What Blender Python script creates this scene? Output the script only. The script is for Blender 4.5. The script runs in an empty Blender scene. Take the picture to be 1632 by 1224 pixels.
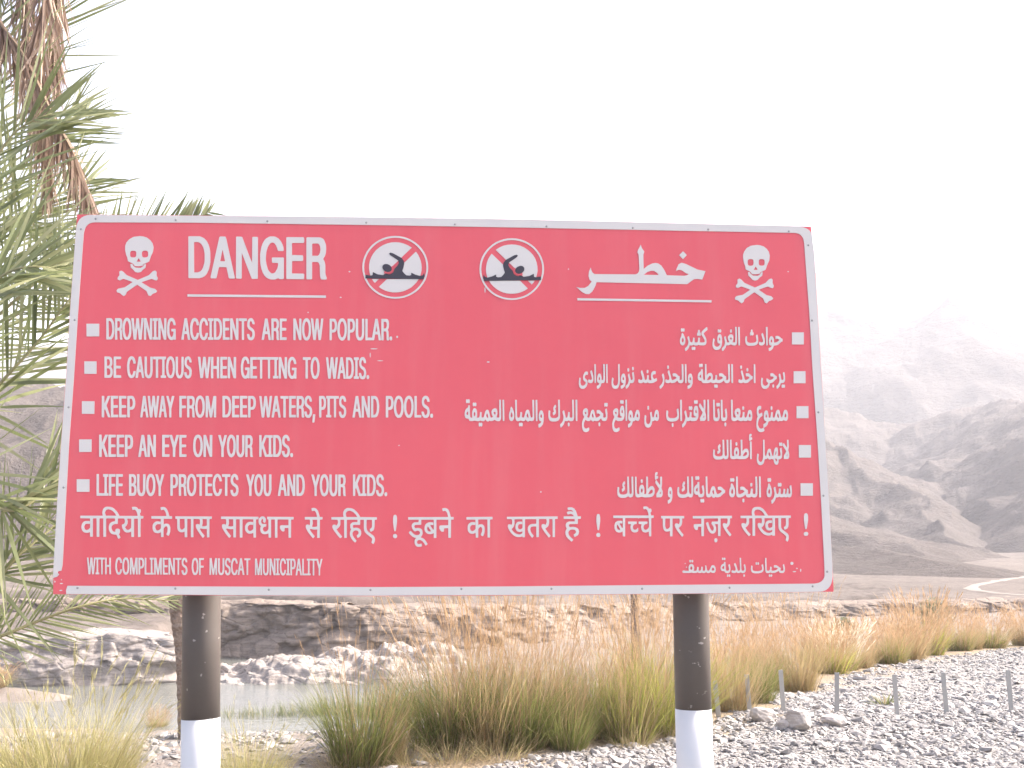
import bpy, bmesh, math, random
import numpy as np
from mathutils import Vector, Matrix

SC = bpy.context.scene
COL = SC.collection
rad = math.radians

# ------------------------------------------------------------ camera, sky, sun, exposure
F_PX, EYE = 1750.0, 1.6
PITCH = math.atan(238 / F_PX)
cam_d = bpy.data.cameras.new('camera')
cam_d.sensor_width = 36.0
cam_d.lens = F_PX / 1632 * 36.0
cam_d.clip_start, cam_d.clip_end = 0.1, 20000
cam = bpy.data.objects.new('camera', cam_d)
COL.objects.link(cam)
cam.location = (0, 0, EYE)
cam.rotation_euler = (math.pi / 2 + PITCH, 0, 0)
SC.camera = cam

SUN_AZ, SUN_EL = 74.0, 36.0
world = bpy.data.worlds.new('World')
SC.world = world
world.use_nodes = True
wn = world.node_tree
sky = wn.nodes.new('ShaderNodeTexSky')
sky.sky_type = 'NISHITA'
sky.sun_disc = False
sky.sun_elevation = rad(SUN_EL)
sky.sun_rotation = rad(SUN_AZ)
sky.air_density, sky.dust_density, sky.ozone_density = 0.7, 6.0, 0.6
wn.links.new(sky.outputs[0], wn.nodes['Background'].inputs[0])
wn.nodes['Background'].inputs[1].default_value = 0.15

sun_d = bpy.data.lights.new('sun', 'SUN')
sun_d.energy, sun_d.angle, sun_d.color = 3.5, rad(0.6), (1.0, 0.945, 0.89)
sun = bpy.data.objects.new('sun', sun_d)
COL.objects.link(sun)
TO_SUN = Vector((math.sin(rad(SUN_AZ)) * math.cos(rad(SUN_EL)), math.cos(rad(SUN_AZ)) * math.cos(rad(SUN_EL)), math.sin(rad(SUN_EL))))
sun.rotation_euler = TO_SUN.to_track_quat('Z', 'Y').to_euler()

vs = SC.view_settings
vs.view_transform, vs.look, vs.gamma, vs.exposure = 'Standard', 'None', 1.0, 2.02
SC.cycles.max_bounces = 8
SC.cycles.transparent_max_bounces = 8
SC.cycles.volume_bounces = 1

rnd = random.Random(7)
nrg = np.random.default_rng(11)


def ray(px, py):
    r, u = (px - 816) / F_PX, (612 - py) / F_PX
    s, c = math.sin(PITCH), math.cos(PITCH)
    return Vector((r, -s * u + c, c * u + s))


def P(px, py, Y):
    """the point at distance Y that the photo shows at px, py"""
    d = ray(px, py)
    return Vector((d.x / d.y * Y, Y, EYE + d.z / d.y * Y))


# ------------------------------------------------------------ numeric noise
_T = np.random.default_rng(5).random(1 << 16)


def _h(ix, iy, iz):
    n = (ix * 374761393 + iy * 668265263 + iz * 2147483647 + ix * iy * 31 + iz * 974711) & 0x7fffffff
    n = ((n ^ (n >> 13)) * 1274126177) & 0x7fffffff
    return _T[(n ^ (n >> 16)) & 0xffff]


def vnoise(x, y, z):
    x, y, z = np.broadcast_arrays(np.asarray(x, float), np.asarray(y, float), np.asarray(z, float))
    ix, iy, iz = [np.floor(a).astype(np.int64) for a in (x, y, z)]
    fx, fy, fz = x - ix, y - iy, z - iz
    fx, fy, fz = [f * f * f * (f * (f * 6 - 15) + 10) for f in (fx, fy, fz)]
    o = 0
    for dx in (0, 1):
        for dy in (0, 1):
            for dz in (0, 1):
                o = o + _h(ix + dx, iy + dy, iz + dz) * (fx if dx else 1 - fx) * (fy if dy else 1 - fy) * (fz if dz else 1 - fz)
    return o * 2 - 1


def fbm(x, y, z=0.0, oct=4, gain=0.5):
    a, s, o = 1.0, 1.0, 0
    for k in range(oct):
        o = o + a * vnoise(np.asarray(x) * s + 17.3 * k, np.asarray(y) * s - 9.1 * k, np.asarray(z) * s + 3.7 * k)
        a *= gain
        s *= 2.03
    return o


def ridged(x, y, oct=5, gain=0.52):
    a, s, o = 1.0, 1.0, 0
    for k in range(oct):
        o = o + a * (1 - 2 * np.abs(vnoise(np.asarray(x) * s + 31.7 * k, np.asarray(y) * s + 5.9 * k, 0.37 + k)))
        a *= gain
        s *= 2.07
    return o


def worley(x, y, z):
    """distance to the nearest and second nearest feature point, and the nearest cell's random value"""
    ix, iy, iz = [np.floor(a).astype(np.int64) for a in (x, y, z)]
    d1 = np.full(x.shape, 9.0)
    d2 = np.full(x.shape, 9.0)
    cid = np.zeros(x.shape)
    for dx in (-1, 0, 1):
        for dy in (-1, 0, 1):
            for dz in (-1, 0, 1):
                cx, cy, cz = ix + dx, iy + dy, iz + dz
                px, py, pz = cx + _h(cx, cy, cz), cy + _h(cx + 91, cy, cz), cz + _h(cx, cy + 57, cz)
                d = np.sqrt((px - x) ** 2 + (py - y) ** 2 + (pz - z) ** 2)
                n = d < d1
                d2 = np.where(n, d1, np.minimum(d2, d))
                cid = np.where(n, _h(cx, cy, cz + 13), cid)
                d1 = np.where(n, d, d1)
    return d1, d2, cid


def sstep(a, b, x):
    t = np.clip((np.asarray(x, float) - a) / (b - a), 0, 1)
    return t * t * (3 - 2 * t)


# ------------------------------------------------------------ mesh helpers
def mesh_np(name, V, Fq, mats=(), attrs=None, smooth=False, parent=None, fmat=None):
    """one mesh object from numpy vertices and faces of equal size (n x 3 or n x 4)"""
    V = np.ascontiguousarray(V, np.float32)
    Fq = np.ascontiguousarray(Fq, np.int32)
    n, k = Fq.shape
    me = bpy.data.meshes.new(name)
    me.vertices.add(len(V))
    me.vertices.foreach_set('co', V.ravel())
    me.loops.add(n * k)
    me.loops.foreach_set('vertex_index', Fq.ravel())
    me.polygons.add(n)
    me.polygons.foreach_set('loop_start', np.arange(0, n * k, k, dtype=np.int32))
    for m in mats:
        me.materials.append(m)
    if fmat is not None:
        me.polygons.foreach_set('material_index', np.ascontiguousarray(fmat, np.int32))
    me.polygons.foreach_set('use_smooth', np.full(n, smooth))
    for an, av in (attrs or {}).items():
        a = me.attributes.new(an, 'FLOAT', 'POINT')
        a.data.foreach_set('value', np.ascontiguousarray(av, np.float32))
    me.update(calc_edges=True)
    me.validate()
    return link(name, me, parent)


def link(name, me, parent=None):
    o = bpy.data.objects.new(name, me)
    COL.objects.link(o)
    if parent is not None:
        o.parent = parent
    return o


def grid_faces(nr, nc):
    i = np.arange(nr * nc).reshape(nr, nc)
    return np.stack([i[:-1, :-1], i[:-1, 1:], i[1:, 1:], i[1:, :-1]], -1).reshape(-1, 4)


def from_bm(name, bm, mat, parent=None, smooth=False):
    me = bpy.data.meshes.new(name)
    bm.normal_update()
    bm.to_mesh(me)
    bm.free()
    for m in (mat if isinstance(mat, (list, tuple)) else [mat]):
        me.materials.append(m)
    for p in me.polygons:
        p.use_smooth = smooth
    return link(name, me, parent)


def empty(name, loc):
    o = bpy.data.objects.new(name, None)
    COL.objects.link(o)
    o.location = loc
    o.empty_display_size = 0.2
    return o


def tag(o, label=None, cat=None, group=None, kind=None):
    if label:
        o['label'] = label
    if cat:
        o['category'] = cat
    if group:
        o['group'] = group
    if kind:
        o['kind'] = kind
    return o


def tube(pts, radii, n=10, caps=True):
    """V, F of a tapered tube along a polyline"""
    pts = [Vector(p) for p in pts]
    V, Fc = [], []
    up = Vector((0.31, 0.9, 0.2)).normalized()
    for i, p in enumerate(pts):
        t = (pts[min(i + 1, len(pts) - 1)] - pts[max(i - 1, 0)]).normalized()
        a = t.cross(up).normalized()
        b = t.cross(a)
        for k in range(n):
            w = 2 * math.pi * k / n
            V.append(p + (a * math.cos(w) + b * math.sin(w)) * radii[i])
    for i in range(len(pts) - 1):
        for k in range(n):
            Fc.append((i * n + k, i * n + (k + 1) % n, (i + 1) * n + (k + 1) % n, (i + 1) * n + k))
    return V, Fc


def pyd(name, V, Fc, mat, parent=None, smooth=False):
    me = bpy.data.meshes.new(name)
    me.from_pydata([tuple(v) for v in V], [], Fc)
    me.update()
    for m in (mat if isinstance(mat, (list, tuple)) else [mat]):
        me.materials.append(m)
    for p in me.polygons:
        p.use_smooth = smooth
    return link(name, me, parent)


# ------------------------------------------------------------ materials
class NT:
    def __init__(self, name):
        self.m = bpy.data.materials.new(name)
        self.m.use_nodes = True
        self.t = self.m.node_tree
        self.b = self.t.nodes['Principled BSDF']
        self.out = self.t.nodes['Material Output']
        self.co = None

    def n(self, kind, **kw):
        nd = self.t.nodes.new(kind)
        for k, v in kw.items():
            setattr(nd, k, v)
        return nd

    def l(self, a, b):
        self.t.links.new(a, b)

    def obj_co(self):
        if self.co is None:
            self.co = self.n('ShaderNodeTexCoord').outputs['Object']
        return self.co

    def noise(self, scale, detail=4, rough=0.55, stretch=None):
        nd = self.n('ShaderNodeTexNoise')
        nd.inputs['Scale'].default_value = scale
        nd.inputs['Detail'].default_value = detail
        nd.inputs['Roughness'].default_value = rough
        src = self.obj_co()
        if stretch:
            mp = self.n('ShaderNodeMapping')
            mp.inputs['Scale'].default_value = stretch
            self.l(src, mp.inputs[0])
            src = mp.outputs[0]
        self.l(src, nd.inputs['Vector'])
        return nd.outputs['Fac']

    def voro(self, scale, feature='F1', out='Distance', stretch=None):
        nd = self.n('ShaderNodeTexVoronoi', feature=feature)
        nd.inputs['Scale'].default_value = scale
        src = self.obj_co()
        if stretch:
            mp = self.n('ShaderNodeMapping')
            mp.inputs['Scale'].default_value = stretch
            self.l(src, mp.inputs[0])
            src = mp.outputs[0]
        self.l(src, nd.inputs['Vector'])
        return nd.outputs[out]

    def attr(self, name):
        return self.n('ShaderNodeAttribute', attribute_name=name).outputs['Fac']

    def ramp(self, fac, stops):
        nd = self.n('ShaderNodeValToRGB')
        e = nd.color_ramp.elements
        while len(e) < len(stops):
            e.new(0.5)
        for s, (p, c) in zip(e, stops):
            s.position = p
            s.color = (*c, 1)
        self.l(fac, nd.inputs[0])
        return nd.outputs[0]

    def mix(self, fac, a, b, blend='MIX'):
        nd = self.n('ShaderNodeMix', data_type='RGBA', blend_type=blend)
        for sock, v in ((nd.inputs[0], fac), (nd.inputs[6], a), (nd.inputs[7], b)):
            if isinstance(v, (int, float)):
                sock.default_value = v
            elif isinstance(v, tuple):
                sock.default_value = (*v, 1)
            else:
                self.l(v, sock)
        return nd.outputs[2]

    def math(self, op, a, b=0.0):
        nd = self.n('ShaderNodeMath', operation=op)
        for sock, v in zip(nd.inputs, (a, b)):
            if isinstance(v, (int, float)):
                sock.default_value = v
            else:
                self.l(v, sock)
        return nd.outputs[0]

    def bump(self, h, dist, strength=1.0):
        nd = self.n('ShaderNodeBump')
        nd.inputs['Distance'].default_value = dist
        nd.inputs['Strength'].default_value = strength
        self.l(h, nd.inputs['Height'])
        self.l(nd.outputs[0], self.b.inputs['Normal'])
        return nd

    def done(self, col=None, rough=0.8, spec=0.3):
        if col is not None:
            if isinstance(col, tuple):
                self.b.inputs['Base Color'].default_value = (*col, 1)
            else:
                self.l(col, self.b.inputs['Base Color'])
        self.b.inputs['Roughness'].default_value = rough
        self.b.inputs['Specular IOR Level'].default_value = spec
        return self.m


def m_rock(name, a, b, c, s=1.0, bump=0.08):
    k = NT(name)
    big = k.noise(0.35 * s, 5, 0.6)
    col = k.ramp(big, [(0.3, a), (0.5, b), (0.72, c)])
    fine = k.noise(6 * s, 9, 0.75)
    col = k.mix(0.35, col, k.ramp(fine, [(0.3, tuple(v * 0.45 for v in b)), (0.6, c)]))
    strata = k.noise(1.6 * s, 5, 0.6, (0.25, 0.25, 3.0))
    col = k.mix(0.3, col, k.ramp(strata, [(0.35, tuple(v * 0.6 for v in a)), (0.6, c)]))
    crack = k.voro(1.1 * s, 'DISTANCE_TO_EDGE', stretch=(0.7, 0.7, 1.3))
    h = k.math('ADD', k.math('MULTIPLY', k.math('MINIMUM', crack, 0.07), 5.0), k.math('ADD', k.math('MULTIPLY', fine, 0.5), k.math('MULTIPLY', strata, 0.9)))
    k.bump(h, bump)
    return k.done(col, 0.92, 0.15)


def m_leaf(name, stops, attr='tone', trans=0.4, tcol=None, rough=0.5, spec=0.25):
    k = NT(name)
    col = k.ramp(k.attr(attr), stops)
    k.done(col, rough, spec)
    tr = k.n('ShaderNodeBsdfTranslucent')
    k.l(col if tcol is None else k.mix(0.6, col, tcol), tr.inputs[0])
    mx = k.n('ShaderNodeMixShader')
    mx.inputs[0].default_value = trans
    k.l(k.b.outputs[0], mx.inputs[1])
    k.l(tr.outputs[0], mx.inputs[2])
    k.l(mx.outputs[0], k.out.inputs['Surface'])
    return k.m


def m_plain(name, col, rough=0.6, spec=0.3, var=0.12, scale=8, bump=0.0, metal=0.0):
    k = NT(name)
    nz = k.noise(scale, 5, 0.6)
    c = k.mix(nz, tuple(v * (1 - var) for v in col), tuple(min(1, v * (1 + var)) for v in col))
    if bump:
        k.bump(nz, bump)
    k.b.inputs['Metallic'].default_value = metal
    return k.done(c, rough, spec)


# ------------------------------------------------------------ terrain heights
def gravel_hit(px, py):
    """where the photo's px, py meets the gently falling gravel flat"""
    d = ray(px, py)
    Y = (EYE) / (-d.z / d.y)
    if Y > 10:
        Y = (EYE - 0.65) / (-d.z / d.y - 0.065)
    return d.x / d.y * Y, Y


GRASS_LINE = np.array([(-2.6, 4.0), (-1.1, 6.6)] + [gravel_hit(*q) for q in ((715, 1232), (790, 1216), (900, 1196), (1000, 1182), (1080, 1170), (1150, 1154), (1230, 1124), (1290, 1100), (1340, 1078), (1400, 1061), (1460, 1051), (1540, 1041), (1632, 1031))] + [(19, 33), (34, 50)], float)
CLIFF = np.array([(-90, 60), (-40, 47), (-17, 47), (-12, 47.5), (-7, 46), (-2, 48.5), (1.2, 52), (5, 57), (10, 62), (20, 67), (45, 73), (120, 90)], float)
CLIFF_TOP = np.array([-0.6, -1.2, -1.2, -1.3, -1.4, -1.5, -1.7, -2.0, -2.3, -2.5, -2.6, -2.6])


def side_dist(X, Y, L):
    """signed distance from a polyline, positive to the right of its direction"""
    best = np.full(X.shape, 1e9)
    sg = np.ones(X.shape)
    for (ax, ay), (bx, by) in zip(L[:-1], L[1:]):
        dx, dy = bx - ax, by - ay
        t = np.clip(((X - ax) * dx + (Y - ay) * dy) / (dx * dx + dy * dy), 0, 1)
        d = np.hypot(X - ax - t * dx, Y - ay - t * dy)
        c = dx * (Y - ay) - dy * (X - ax)
        n = d < best
        sg = np.where(n, np.where(c < 0, 1, -1), sg)
        best = np.where(n, d, best)
    return best * sg


def cliff_y(X):
    return np.interp(X, CLIFF[:, 0], CLIFF[:, 1])


def height(X, Y, detail=True):
    X, Y = np.asarray(X, float), np.asarray(Y, float)
    s = side_dist(X, Y, GRASS_LINE)
    zg = -0.065 * np.maximum(0, Y - 10)
    zl = np.maximum(-3.78, -0.155 * np.maximum(0, Y - 7.2))
    w = sstep(-4.6, -0.9, s)
    z = zl + (zg - zl) * w
    z = z + 0.75 * np.exp(-((X + 17.5) / 3.6) ** 2 - ((Y - 35.3) / 1.1) ** 2)          # the sand spit in the pool
    z = z + 0.5 * sstep(-4.6, -1.4, X) * sstep(20, 27, Y) * (1 - w)                     # the bed rises out of the pool
    if detail:
        z = z + 0.035 * fbm(X * 0.9, Y * 0.9, 0, 4) * (0.4 + (1 - w)) + 0.10 * fbm(X * 0.16, Y * 0.16, 2, 3) * (1 - w)
    f = sstep(39.4, 40.5, Y - 0.02 * X - 0.3) * sstep(-12.0, -14.2, X)
    z = z * (1 - f) + f * (-2.0 + 0.05 * (Y - 42) + 0.12 * fbm(X * 0.3, Y * 0.3, 5, 4))
    cy = cliff_y(X)
    top = np.interp(X, CLIFF[:, 0], CLIFF_TOP)
    p = sstep(0.6, 2.2, Y - cy)
    zt = top + 0.012 * np.minimum(Y - cy, 40) * (X < -2)
    if detail:
        calm = 1 - 0.85 * sstep(24, 32, X) * sstep(64, 70, Y) * sstep(125, 112, Y)
        zt = zt + calm * (0.26 * fbm(X * 0.12, Y * 0.12, 7, 5) + 0.13 * ridged(X * 0.2, Y * 0.3, 5))
    return z + (zt - z) * p


def ground_hit(px, py):
    d = ray(px, py)
    Ys = np.concatenate([np.arange(3, 60, 0.02), np.arange(60, 400, 0.5)])
    k = Ys / d.y
    zz = EYE + d.z * k
    hh = height(d.x * k, Ys, False)
    i = int(np.argmax(zz <= hh))
    return Vector((d.x * k[i], Ys[i], float(height(d.x * k[i], Ys[i]))))


# ------------------------------------------------------------ setting: ground
def ground_material():
    k = NT('wadi ground')
    g = k.attr('gravel')
    lit = k.attr('litter')
    far = k.attr('far')
    st = k.voro(34, 'F1', 'Color')
    stone = k.n('ShaderNodeSeparateColor')
    k.l(st, stone.inputs[0])
    gcol = k.ramp(stone.outputs[0], [(0.0, (0.13, 0.125, 0.12)), (0.35, (0.21, 0.20, 0.195)), (0.75, (0.275, 0.262, 0.253)), (1.0, (0.38, 0.365, 0.35))])
    gcol = k.mix(k.math('MULTIPLY', k.noise(1.3, 4), 0.35), gcol, (0.30, 0.265, 0.235))
    bn = k.noise(0.9, 6, 0.65)
    bcol = k.ramp(bn, [(0.3, (0.14, 0.112, 0.092)), (0.55, (0.225, 0.187, 0.158)), (0.8, (0.31, 0.27, 0.235))])
    bcol = k.mix(k.math('MULTIPLY', stone.outputs[1], 0.45), bcol, gcol)
    fn = k.noise(0.06, 8, 0.66)
    fcol = k.ramp(fn, [(0.35, (0.10, 0.083, 0.074)), (0.6, (0.175, 0.147, 0.13))])
    fs = k.noise(1.2, 5, 0.7)
    fcol = k.mix(0.45, fcol, k.ramp(fs, [(0.38, (0.05, 0.043, 0.038)), (0.55, (0.16, 0.135, 0.118)), (0.75, (0.25, 0.22, 0.195))]))
    col = k.mix(g, bcol, gcol)
    ln = k.noise(6, 6, 0.7)
    lf = k.math('MULTIPLY', lit, k.math('MULTIPLY', ln, 1.5))
    lf.node.use_clamp = True
    col = k.mix(lf, col, (0.27, 0.205, 0.13))
    col = k.mix(far, col, fcol)
    d = k.voro(34, 'F1', 'Distance')
    h = k.math('ADD', k.math('MULTIPLY', d, -0.8), k.math('MULTIPLY', k.noise(8, 6, 0.7), 1.2))
    k.bump(h, 0.022)
    return k.done(col, 0.95, 0.12)


M_GROUND = ground_material()
ys = np.concatenate([np.linspace(-8, 5, 40), np.geomspace(5.1, 110, 520), np.geomspace(113, 9000, 70)])
us = np.concatenate([np.linspace(-2.6, -0.62, 40), np.linspace(-0.6, 0.6, 300), np.linspace(0.62, 2.6, 40)])
GY, GU = np.meshgrid(ys, us, indexing='ij')
GX = GU * (np.abs(GY) + 7)
GZ = height(GX, GY)
gs = side_dist(GX, GY, GRASS_LINE)
jit = 0.5 * fbm(GX * 1.3, GY * 1.3, 4, 3)
grav = sstep(-0.25, 0.35, gs + jit * 0.6)
litter = np.exp(-((gs + 0.25 + jit * 0.5) / 0.55) ** 2) * 1.3
far = np.maximum(sstep(-1.5, 2.0, GY - cliff_y(GX)), sstep(38.9, 39.6, GY) * sstep(-11.0, -12.4, GX))
ground = mesh_np('ground', np.stack([GX, GY, GZ], -1).reshape(-1, 3), grid_faces(len(ys), len(us)), [M_GROUND],
                 {'gravel': grav.ravel(), 'litter': np.clip(litter, 0, 1).ravel(), 'far': far.ravel()}, True)
tag(ground, kind='structure')

# pool
k = NT('pool water')
wv = k.noise(2.2, 4, 0.6, (1, 2.6, 1))
k.bump(wv, 0.05, 0.5)
k.b.inputs['IOR'].default_value = 1.33
M_WATER = k.done(k.mix(k.noise(0.12, 3), (0.13, 0.135, 0.12), (0.17, 0.168, 0.15)), 0.12, 0.5)
wx, wy = np.meshgrid(np.linspace(-60, 8, 40), np.linspace(24, 47.2, 24), indexing='ij')
water = mesh_np('water', np.stack([wx, wy, np.full_like(wx, -3.5)], -1).reshape(-1, 3), grid_faces(40, 24)[:, ::-1], [M_WATER], smooth=True)
tag(water, kind='structure')

# ------------------------------------------------------------ setting: cliff, bank and outcrop
M_CLIFF = m_rock('brown cliff rock', (0.175, 0.133, 0.107), (0.225, 0.18, 0.15), (0.285, 0.237, 0.20), 1.0, 0.13)
M_PALE = m_rock('pale limestone', (0.235, 0.20, 0.178), (0.30, 0.262, 0.236), (0.365, 0.325, 0.298), 1.3, 0.09)


def ribbon_cliff(name, path, ztop, zbot, lean, mat, nu, nt, blk, amp, cap=3.0, seed=0.0):
    """a rock face along a path: foot, ledges, rounded brow and a strip of ground behind the brow"""
    path = np.asarray(path, float)
    seg = np.r_[0, np.cumsum(np.hypot(*np.diff(path, axis=0).T))]
    u = np.linspace(0, seg[-1], nu)
    x, y = np.interp(u, seg, path[:, 0]), np.interp(u, seg, path[:, 1])
    kern = np.hanning(9)
    kern /= kern.sum()
    xs_, ys_ = [np.convolve(np.pad(v, 4, 'edge'), kern, 'valid') for v in (x, y)]
    tx, ty = np.gradient(xs_), np.gradient(ys_)
    ln = np.hypot(tx, ty)
    nx, ny = ty / ln, -tx / ln                       # points to the viewer's side
    zt = np.interp(u, seg, ztop) if np.ndim(ztop) else np.full(nu, ztop)
    t = np.linspace(0, 1, nt)[:, None]
    tf = np.clip(t / 0.72, 0, 1)                      # face
    tb = np.clip((t - 0.72) / 0.28, 0, 1)             # strip behind the brow
    prof = lean * (1 - tf) ** 1.6
    zz = zbot + (zt[None] - zbot) * np.sin(tf * math.pi / 2) ** 0.9
    off = prof - tb * cap - 0.35 * tf ** 6
    U = np.broadcast_to(u[None], zz.shape)
    wu = U + 1.6 * fbm(U * 0.35, zz * 0.6, seed + 1, 3)
    wz = zz + 0.35 * fbm(U * 0.4, zz * 0.8, seed + 2, 3)
    d1, d2, cid = worley(wu * blk * 0.8 + seed, wz * blk * 1.2, np.full(zz.shape, seed + 0.5))
    e1, e2, eid = worley(wu * blk * 1.9 + seed, wz * blk * 3.6, np.full(zz.shape, seed + 7.5))
    msk = sstep(-0.2, 0.5, vnoise(U * 0.22, zz * 0.5, seed + 9))
    led = wz * 1.9 + 0.4 * vnoise(U * 0.06, 0.0, seed)
    fr_ = led - np.floor(led)
    ledge = (_h(np.floor(led).astype(np.int64), np.zeros(led.shape, np.int64) + 3, np.zeros(led.shape, np.int64)) - 0.5) * sstep(0, 0.16, fr_) * sstep(1.0, 0.8, fr_)
    disp = amp * ((cid - 0.5) * 1.3 - msk * np.exp(-((d2 - d1) / 0.09) ** 2) * 0.55 + 0.35 * (eid - 0.5) * msk + 0.65 * ledge + 0.75 * fbm(U * 0.7, zz * 0.9, seed, 8, 0.6))
    big = 1.1 * amp * fbm(U * 0.11 + seed, zz * 0.2, seed + 5, 3)
    off = off + (disp + big) * (1 - tb * 0.9) * np.minimum(1, 0.35 + tf * 1.5)
    zz = zz + (0.10 * fbm(U * 0.9, off * 0.9, seed + 8, 4)) * sstep(0.3, 1, tf) + tb * 0.03 - tb ** 2 * 0.10 * cap / 3
    V = np.stack([xs_[None] + nx[None] * off, ys_[None] + ny[None] * off, zz], -1).reshape(-1, 3)
    return tag(mesh_np(name, V, grid_faces(nt, nu), [mat], smooth=True), kind='structure')


ribbon_cliff('cliff', CLIFF[1:-1], CLIFF_TOP[1:-1], -4.2, 1.1, M_CLIFF, 900, 90, 0.55, 0.35, 3.4, 3.0)
ribbon_cliff('bank', [(-60, 37), (-34, 36.5), (-24, 38.0), (-18, 38.4), (-14, 39.0), (-11.9, 39.4), (-10.9, 40.8), (-11.6, 42.5)],
             [-1.8, -1.9, -2.1, -1.95, -1.85, -2.0, -2.3, -2.7], -4.2, 0.7, M_PALE, 620, 90, 0.6, 0.30, 1.3, 11.0)


def outcrop():
    nx, ny = 300, 170
    x, y = np.linspace(-5.6, 5.2, nx), np.linspace(-2.8, 3.4, ny)
    Y, X = np.meshgrid(y, x, indexing='ij')
    yy = Y - 0.22 * X
    e = 1 - (np.abs(X / 4.9) ** 2.2 + np.abs(yy / 2.5) ** 2.2)
    e = e + 0.34 * fbm(X * 0.55, Y * 0.55, 1, 4)
    hgt = np.clip(e, -0.2, 1) ** 1 * (0.85 + 0.10 * np.clip(X + 3, 0, 5))
    hgt = hgt + 0.20 * fbm(X * 1.1 + 4, Y * 1.1, 3, 4)
    tilt = 0.10 * X - 0.16 * Y
    q = (hgt + tilt) / 0.24
    hgt = (np.floor(q) + sstep(0.25, 0.95, q - np.floor(q))) * 0.24 - tilt
    d1, d2, cid = worley(X * 0.9, Y * 0.9, np.full(X.shape, 0.5))
    hgt = hgt + 0.09 * (cid - 0.4) - 0.05 * np.exp(-((d2 - d1) / 0.10) ** 2) + 0.05 * fbm(X * 3, Y * 3, 5, 4)
    hgt = np.where(e < 0.03, hgt - 0.7 * sstep(0.03, -0.25, e) - 0.25, hgt)
    V = np.stack([X - 5.9, Y + 40.9, -3.55 + hgt], -1).reshape(-1, 3)
    return tag(mesh_np('rock_outcrop', V, grid_faces(ny, nx), [M_PALE], smooth=True), kind='structure')


outcrop()

# ------------------------------------------------------------ setting: hills and mountains
def hill_material(name, a, b, c, s):
    k = NT(name)
    n1 = k.noise(0.02 * s, 8, 0.68)
    col = k.ramp(n1, [(0.3, a), (0.52, b), (0.72, c)])
    n2 = k.noise(0.16 * s, 7, 0.7, (1, 1, 1.6))
    col = k.mix(0.42, col, k.ramp(n2, [(0.36, tuple(v * 0.62 for v in a)), (0.5, b), (0.68, c)]))
    n3 = k.noise(1.1 * s, 6, 0.75)
    col = k.mix(0.32, col, k.ramp(n3, [(0.38, (0.07, 0.064, 0.054)), (0.5, b), (0.66, c)]))
    k.bump(k.math('ADD', n2, k.math('MULTIPLY', n3, 0.3)), 1.9 / s)
    return k.done(col, 0.95, 0.08)


M_HILL = hill_material('stony hill', (0.075, 0.063, 0.058), (0.105, 0.089, 0.082), (0.155, 0.133, 0.123), 1.0)
M_MOUNT = hill_material('far mountain', (0.07, 0.06, 0.057), (0.10, 0.085, 0.08), (0.15, 0.13, 0.12), 0.3)


def crest_field(X, Y, crests):
    z = np.full(X.shape, -60.0)
    for pts, slope, power in crests:
        W = [P(*p) for p in pts]
        for a, b in zip(W[:-1], W[1:]):
            dx, dy = b.x - a.x, b.y - a.y
            t = np.clip(((X - a.x) * dx + (Y - a.y) * dy) / (dx * dx + dy * dy), 0, 1)
            d = np.hypot(X - a.x - t * dx, Y - a.y - t * dy)
            z = np.maximum(z, a.z + t * (b.z - a.z) - slope * d ** power)
    return z


def polar_hills(name, crests, r0, r1, nr, mat, nscale, namp, gully, base):
    us = np.concatenate([np.linspace(-1.7, -0.56, 60), np.linspace(-0.55, -0.3, 90), np.linspace(-0.295, 0.24, 90), np.linspace(0.245, 0.56, 300), np.linspace(0.57, 1.7, 60)])
    ysr = np.geomspace(r0, r1, nr)
    Y, U = np.meshgrid(ysr, us, indexing='ij')
    X = U * Y
    wx = X + nscale * 0.2 * fbm(X / nscale, Y / nscale, 3, 3)
    wy = Y + nscale * 0.2 * fbm(X / nscale + 50, Y / nscale, 4, 3)
    z = crest_field(wx, wy, crests)
    lift = np.clip((z - base) / 9.0, 0.06, 1.0)
    z = z + lift * (namp * (ridged(X / nscale, Y / nscale, 6) - 0.3) + gully * ridged(X / (nscale * 0.28) + 9, Y / (nscale * 0.5), 4))
    z = np.maximum(z, base - 1.5 - 0.002 * (Y - r0))
    V = np.stack([X, Y, z], -1).reshape(-1, 3)
    return tag(mesh_np(name, V, grid_faces(nr, len(us)), [mat], smooth=True), kind='structure')


polar_hills('hills', [
    ([(-1500, 560, 260), (-700, 600, 210), (-250, 585, 180), (20, 604, 165), (90, 622, 165), (230, 680, 175), (480, 770, 205), (800, 840, 260)], 0.30, 1.0),
    ([(1080, 760, 260), (1240, 812, 215), (1326, 841, 200), (1371, 855, 190), (1454, 887, 165), (1532, 908, 140)], 0.24, 1.0),
    ([(900, 600, 430), (1130, 650, 400), (1316, 706, 380), (1381, 742, 350), (1431, 790, 310), (1500, 846, 255), (1540, 884, 215)], 0.42, 1.0),
    ([(1000, 600, 620), (1200, 640, 600), (1316, 656, 590), (1394, 675, 580), (1463, 680, 570), (1527, 658, 550), (1640, 640, 530), (1800, 600, 520), (2300, 560, 560), (3200, 600, 700)], 0.44, 1.0),
    ([(1527, 660, 550), (1640, 640, 480), (1760, 630, 380), (1900, 700, 260), (1960, 800, 200)], 0.50, 1.0),
    ([(1040, 850, 160), (1240, 864, 150), (1340, 878, 138), (1410, 893, 124), (1450, 903, 116)], 0.13, 1.0),
], 62, 900, 360, M_HILL, 34.0, 1.9, 0.8, -2.6)
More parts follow.
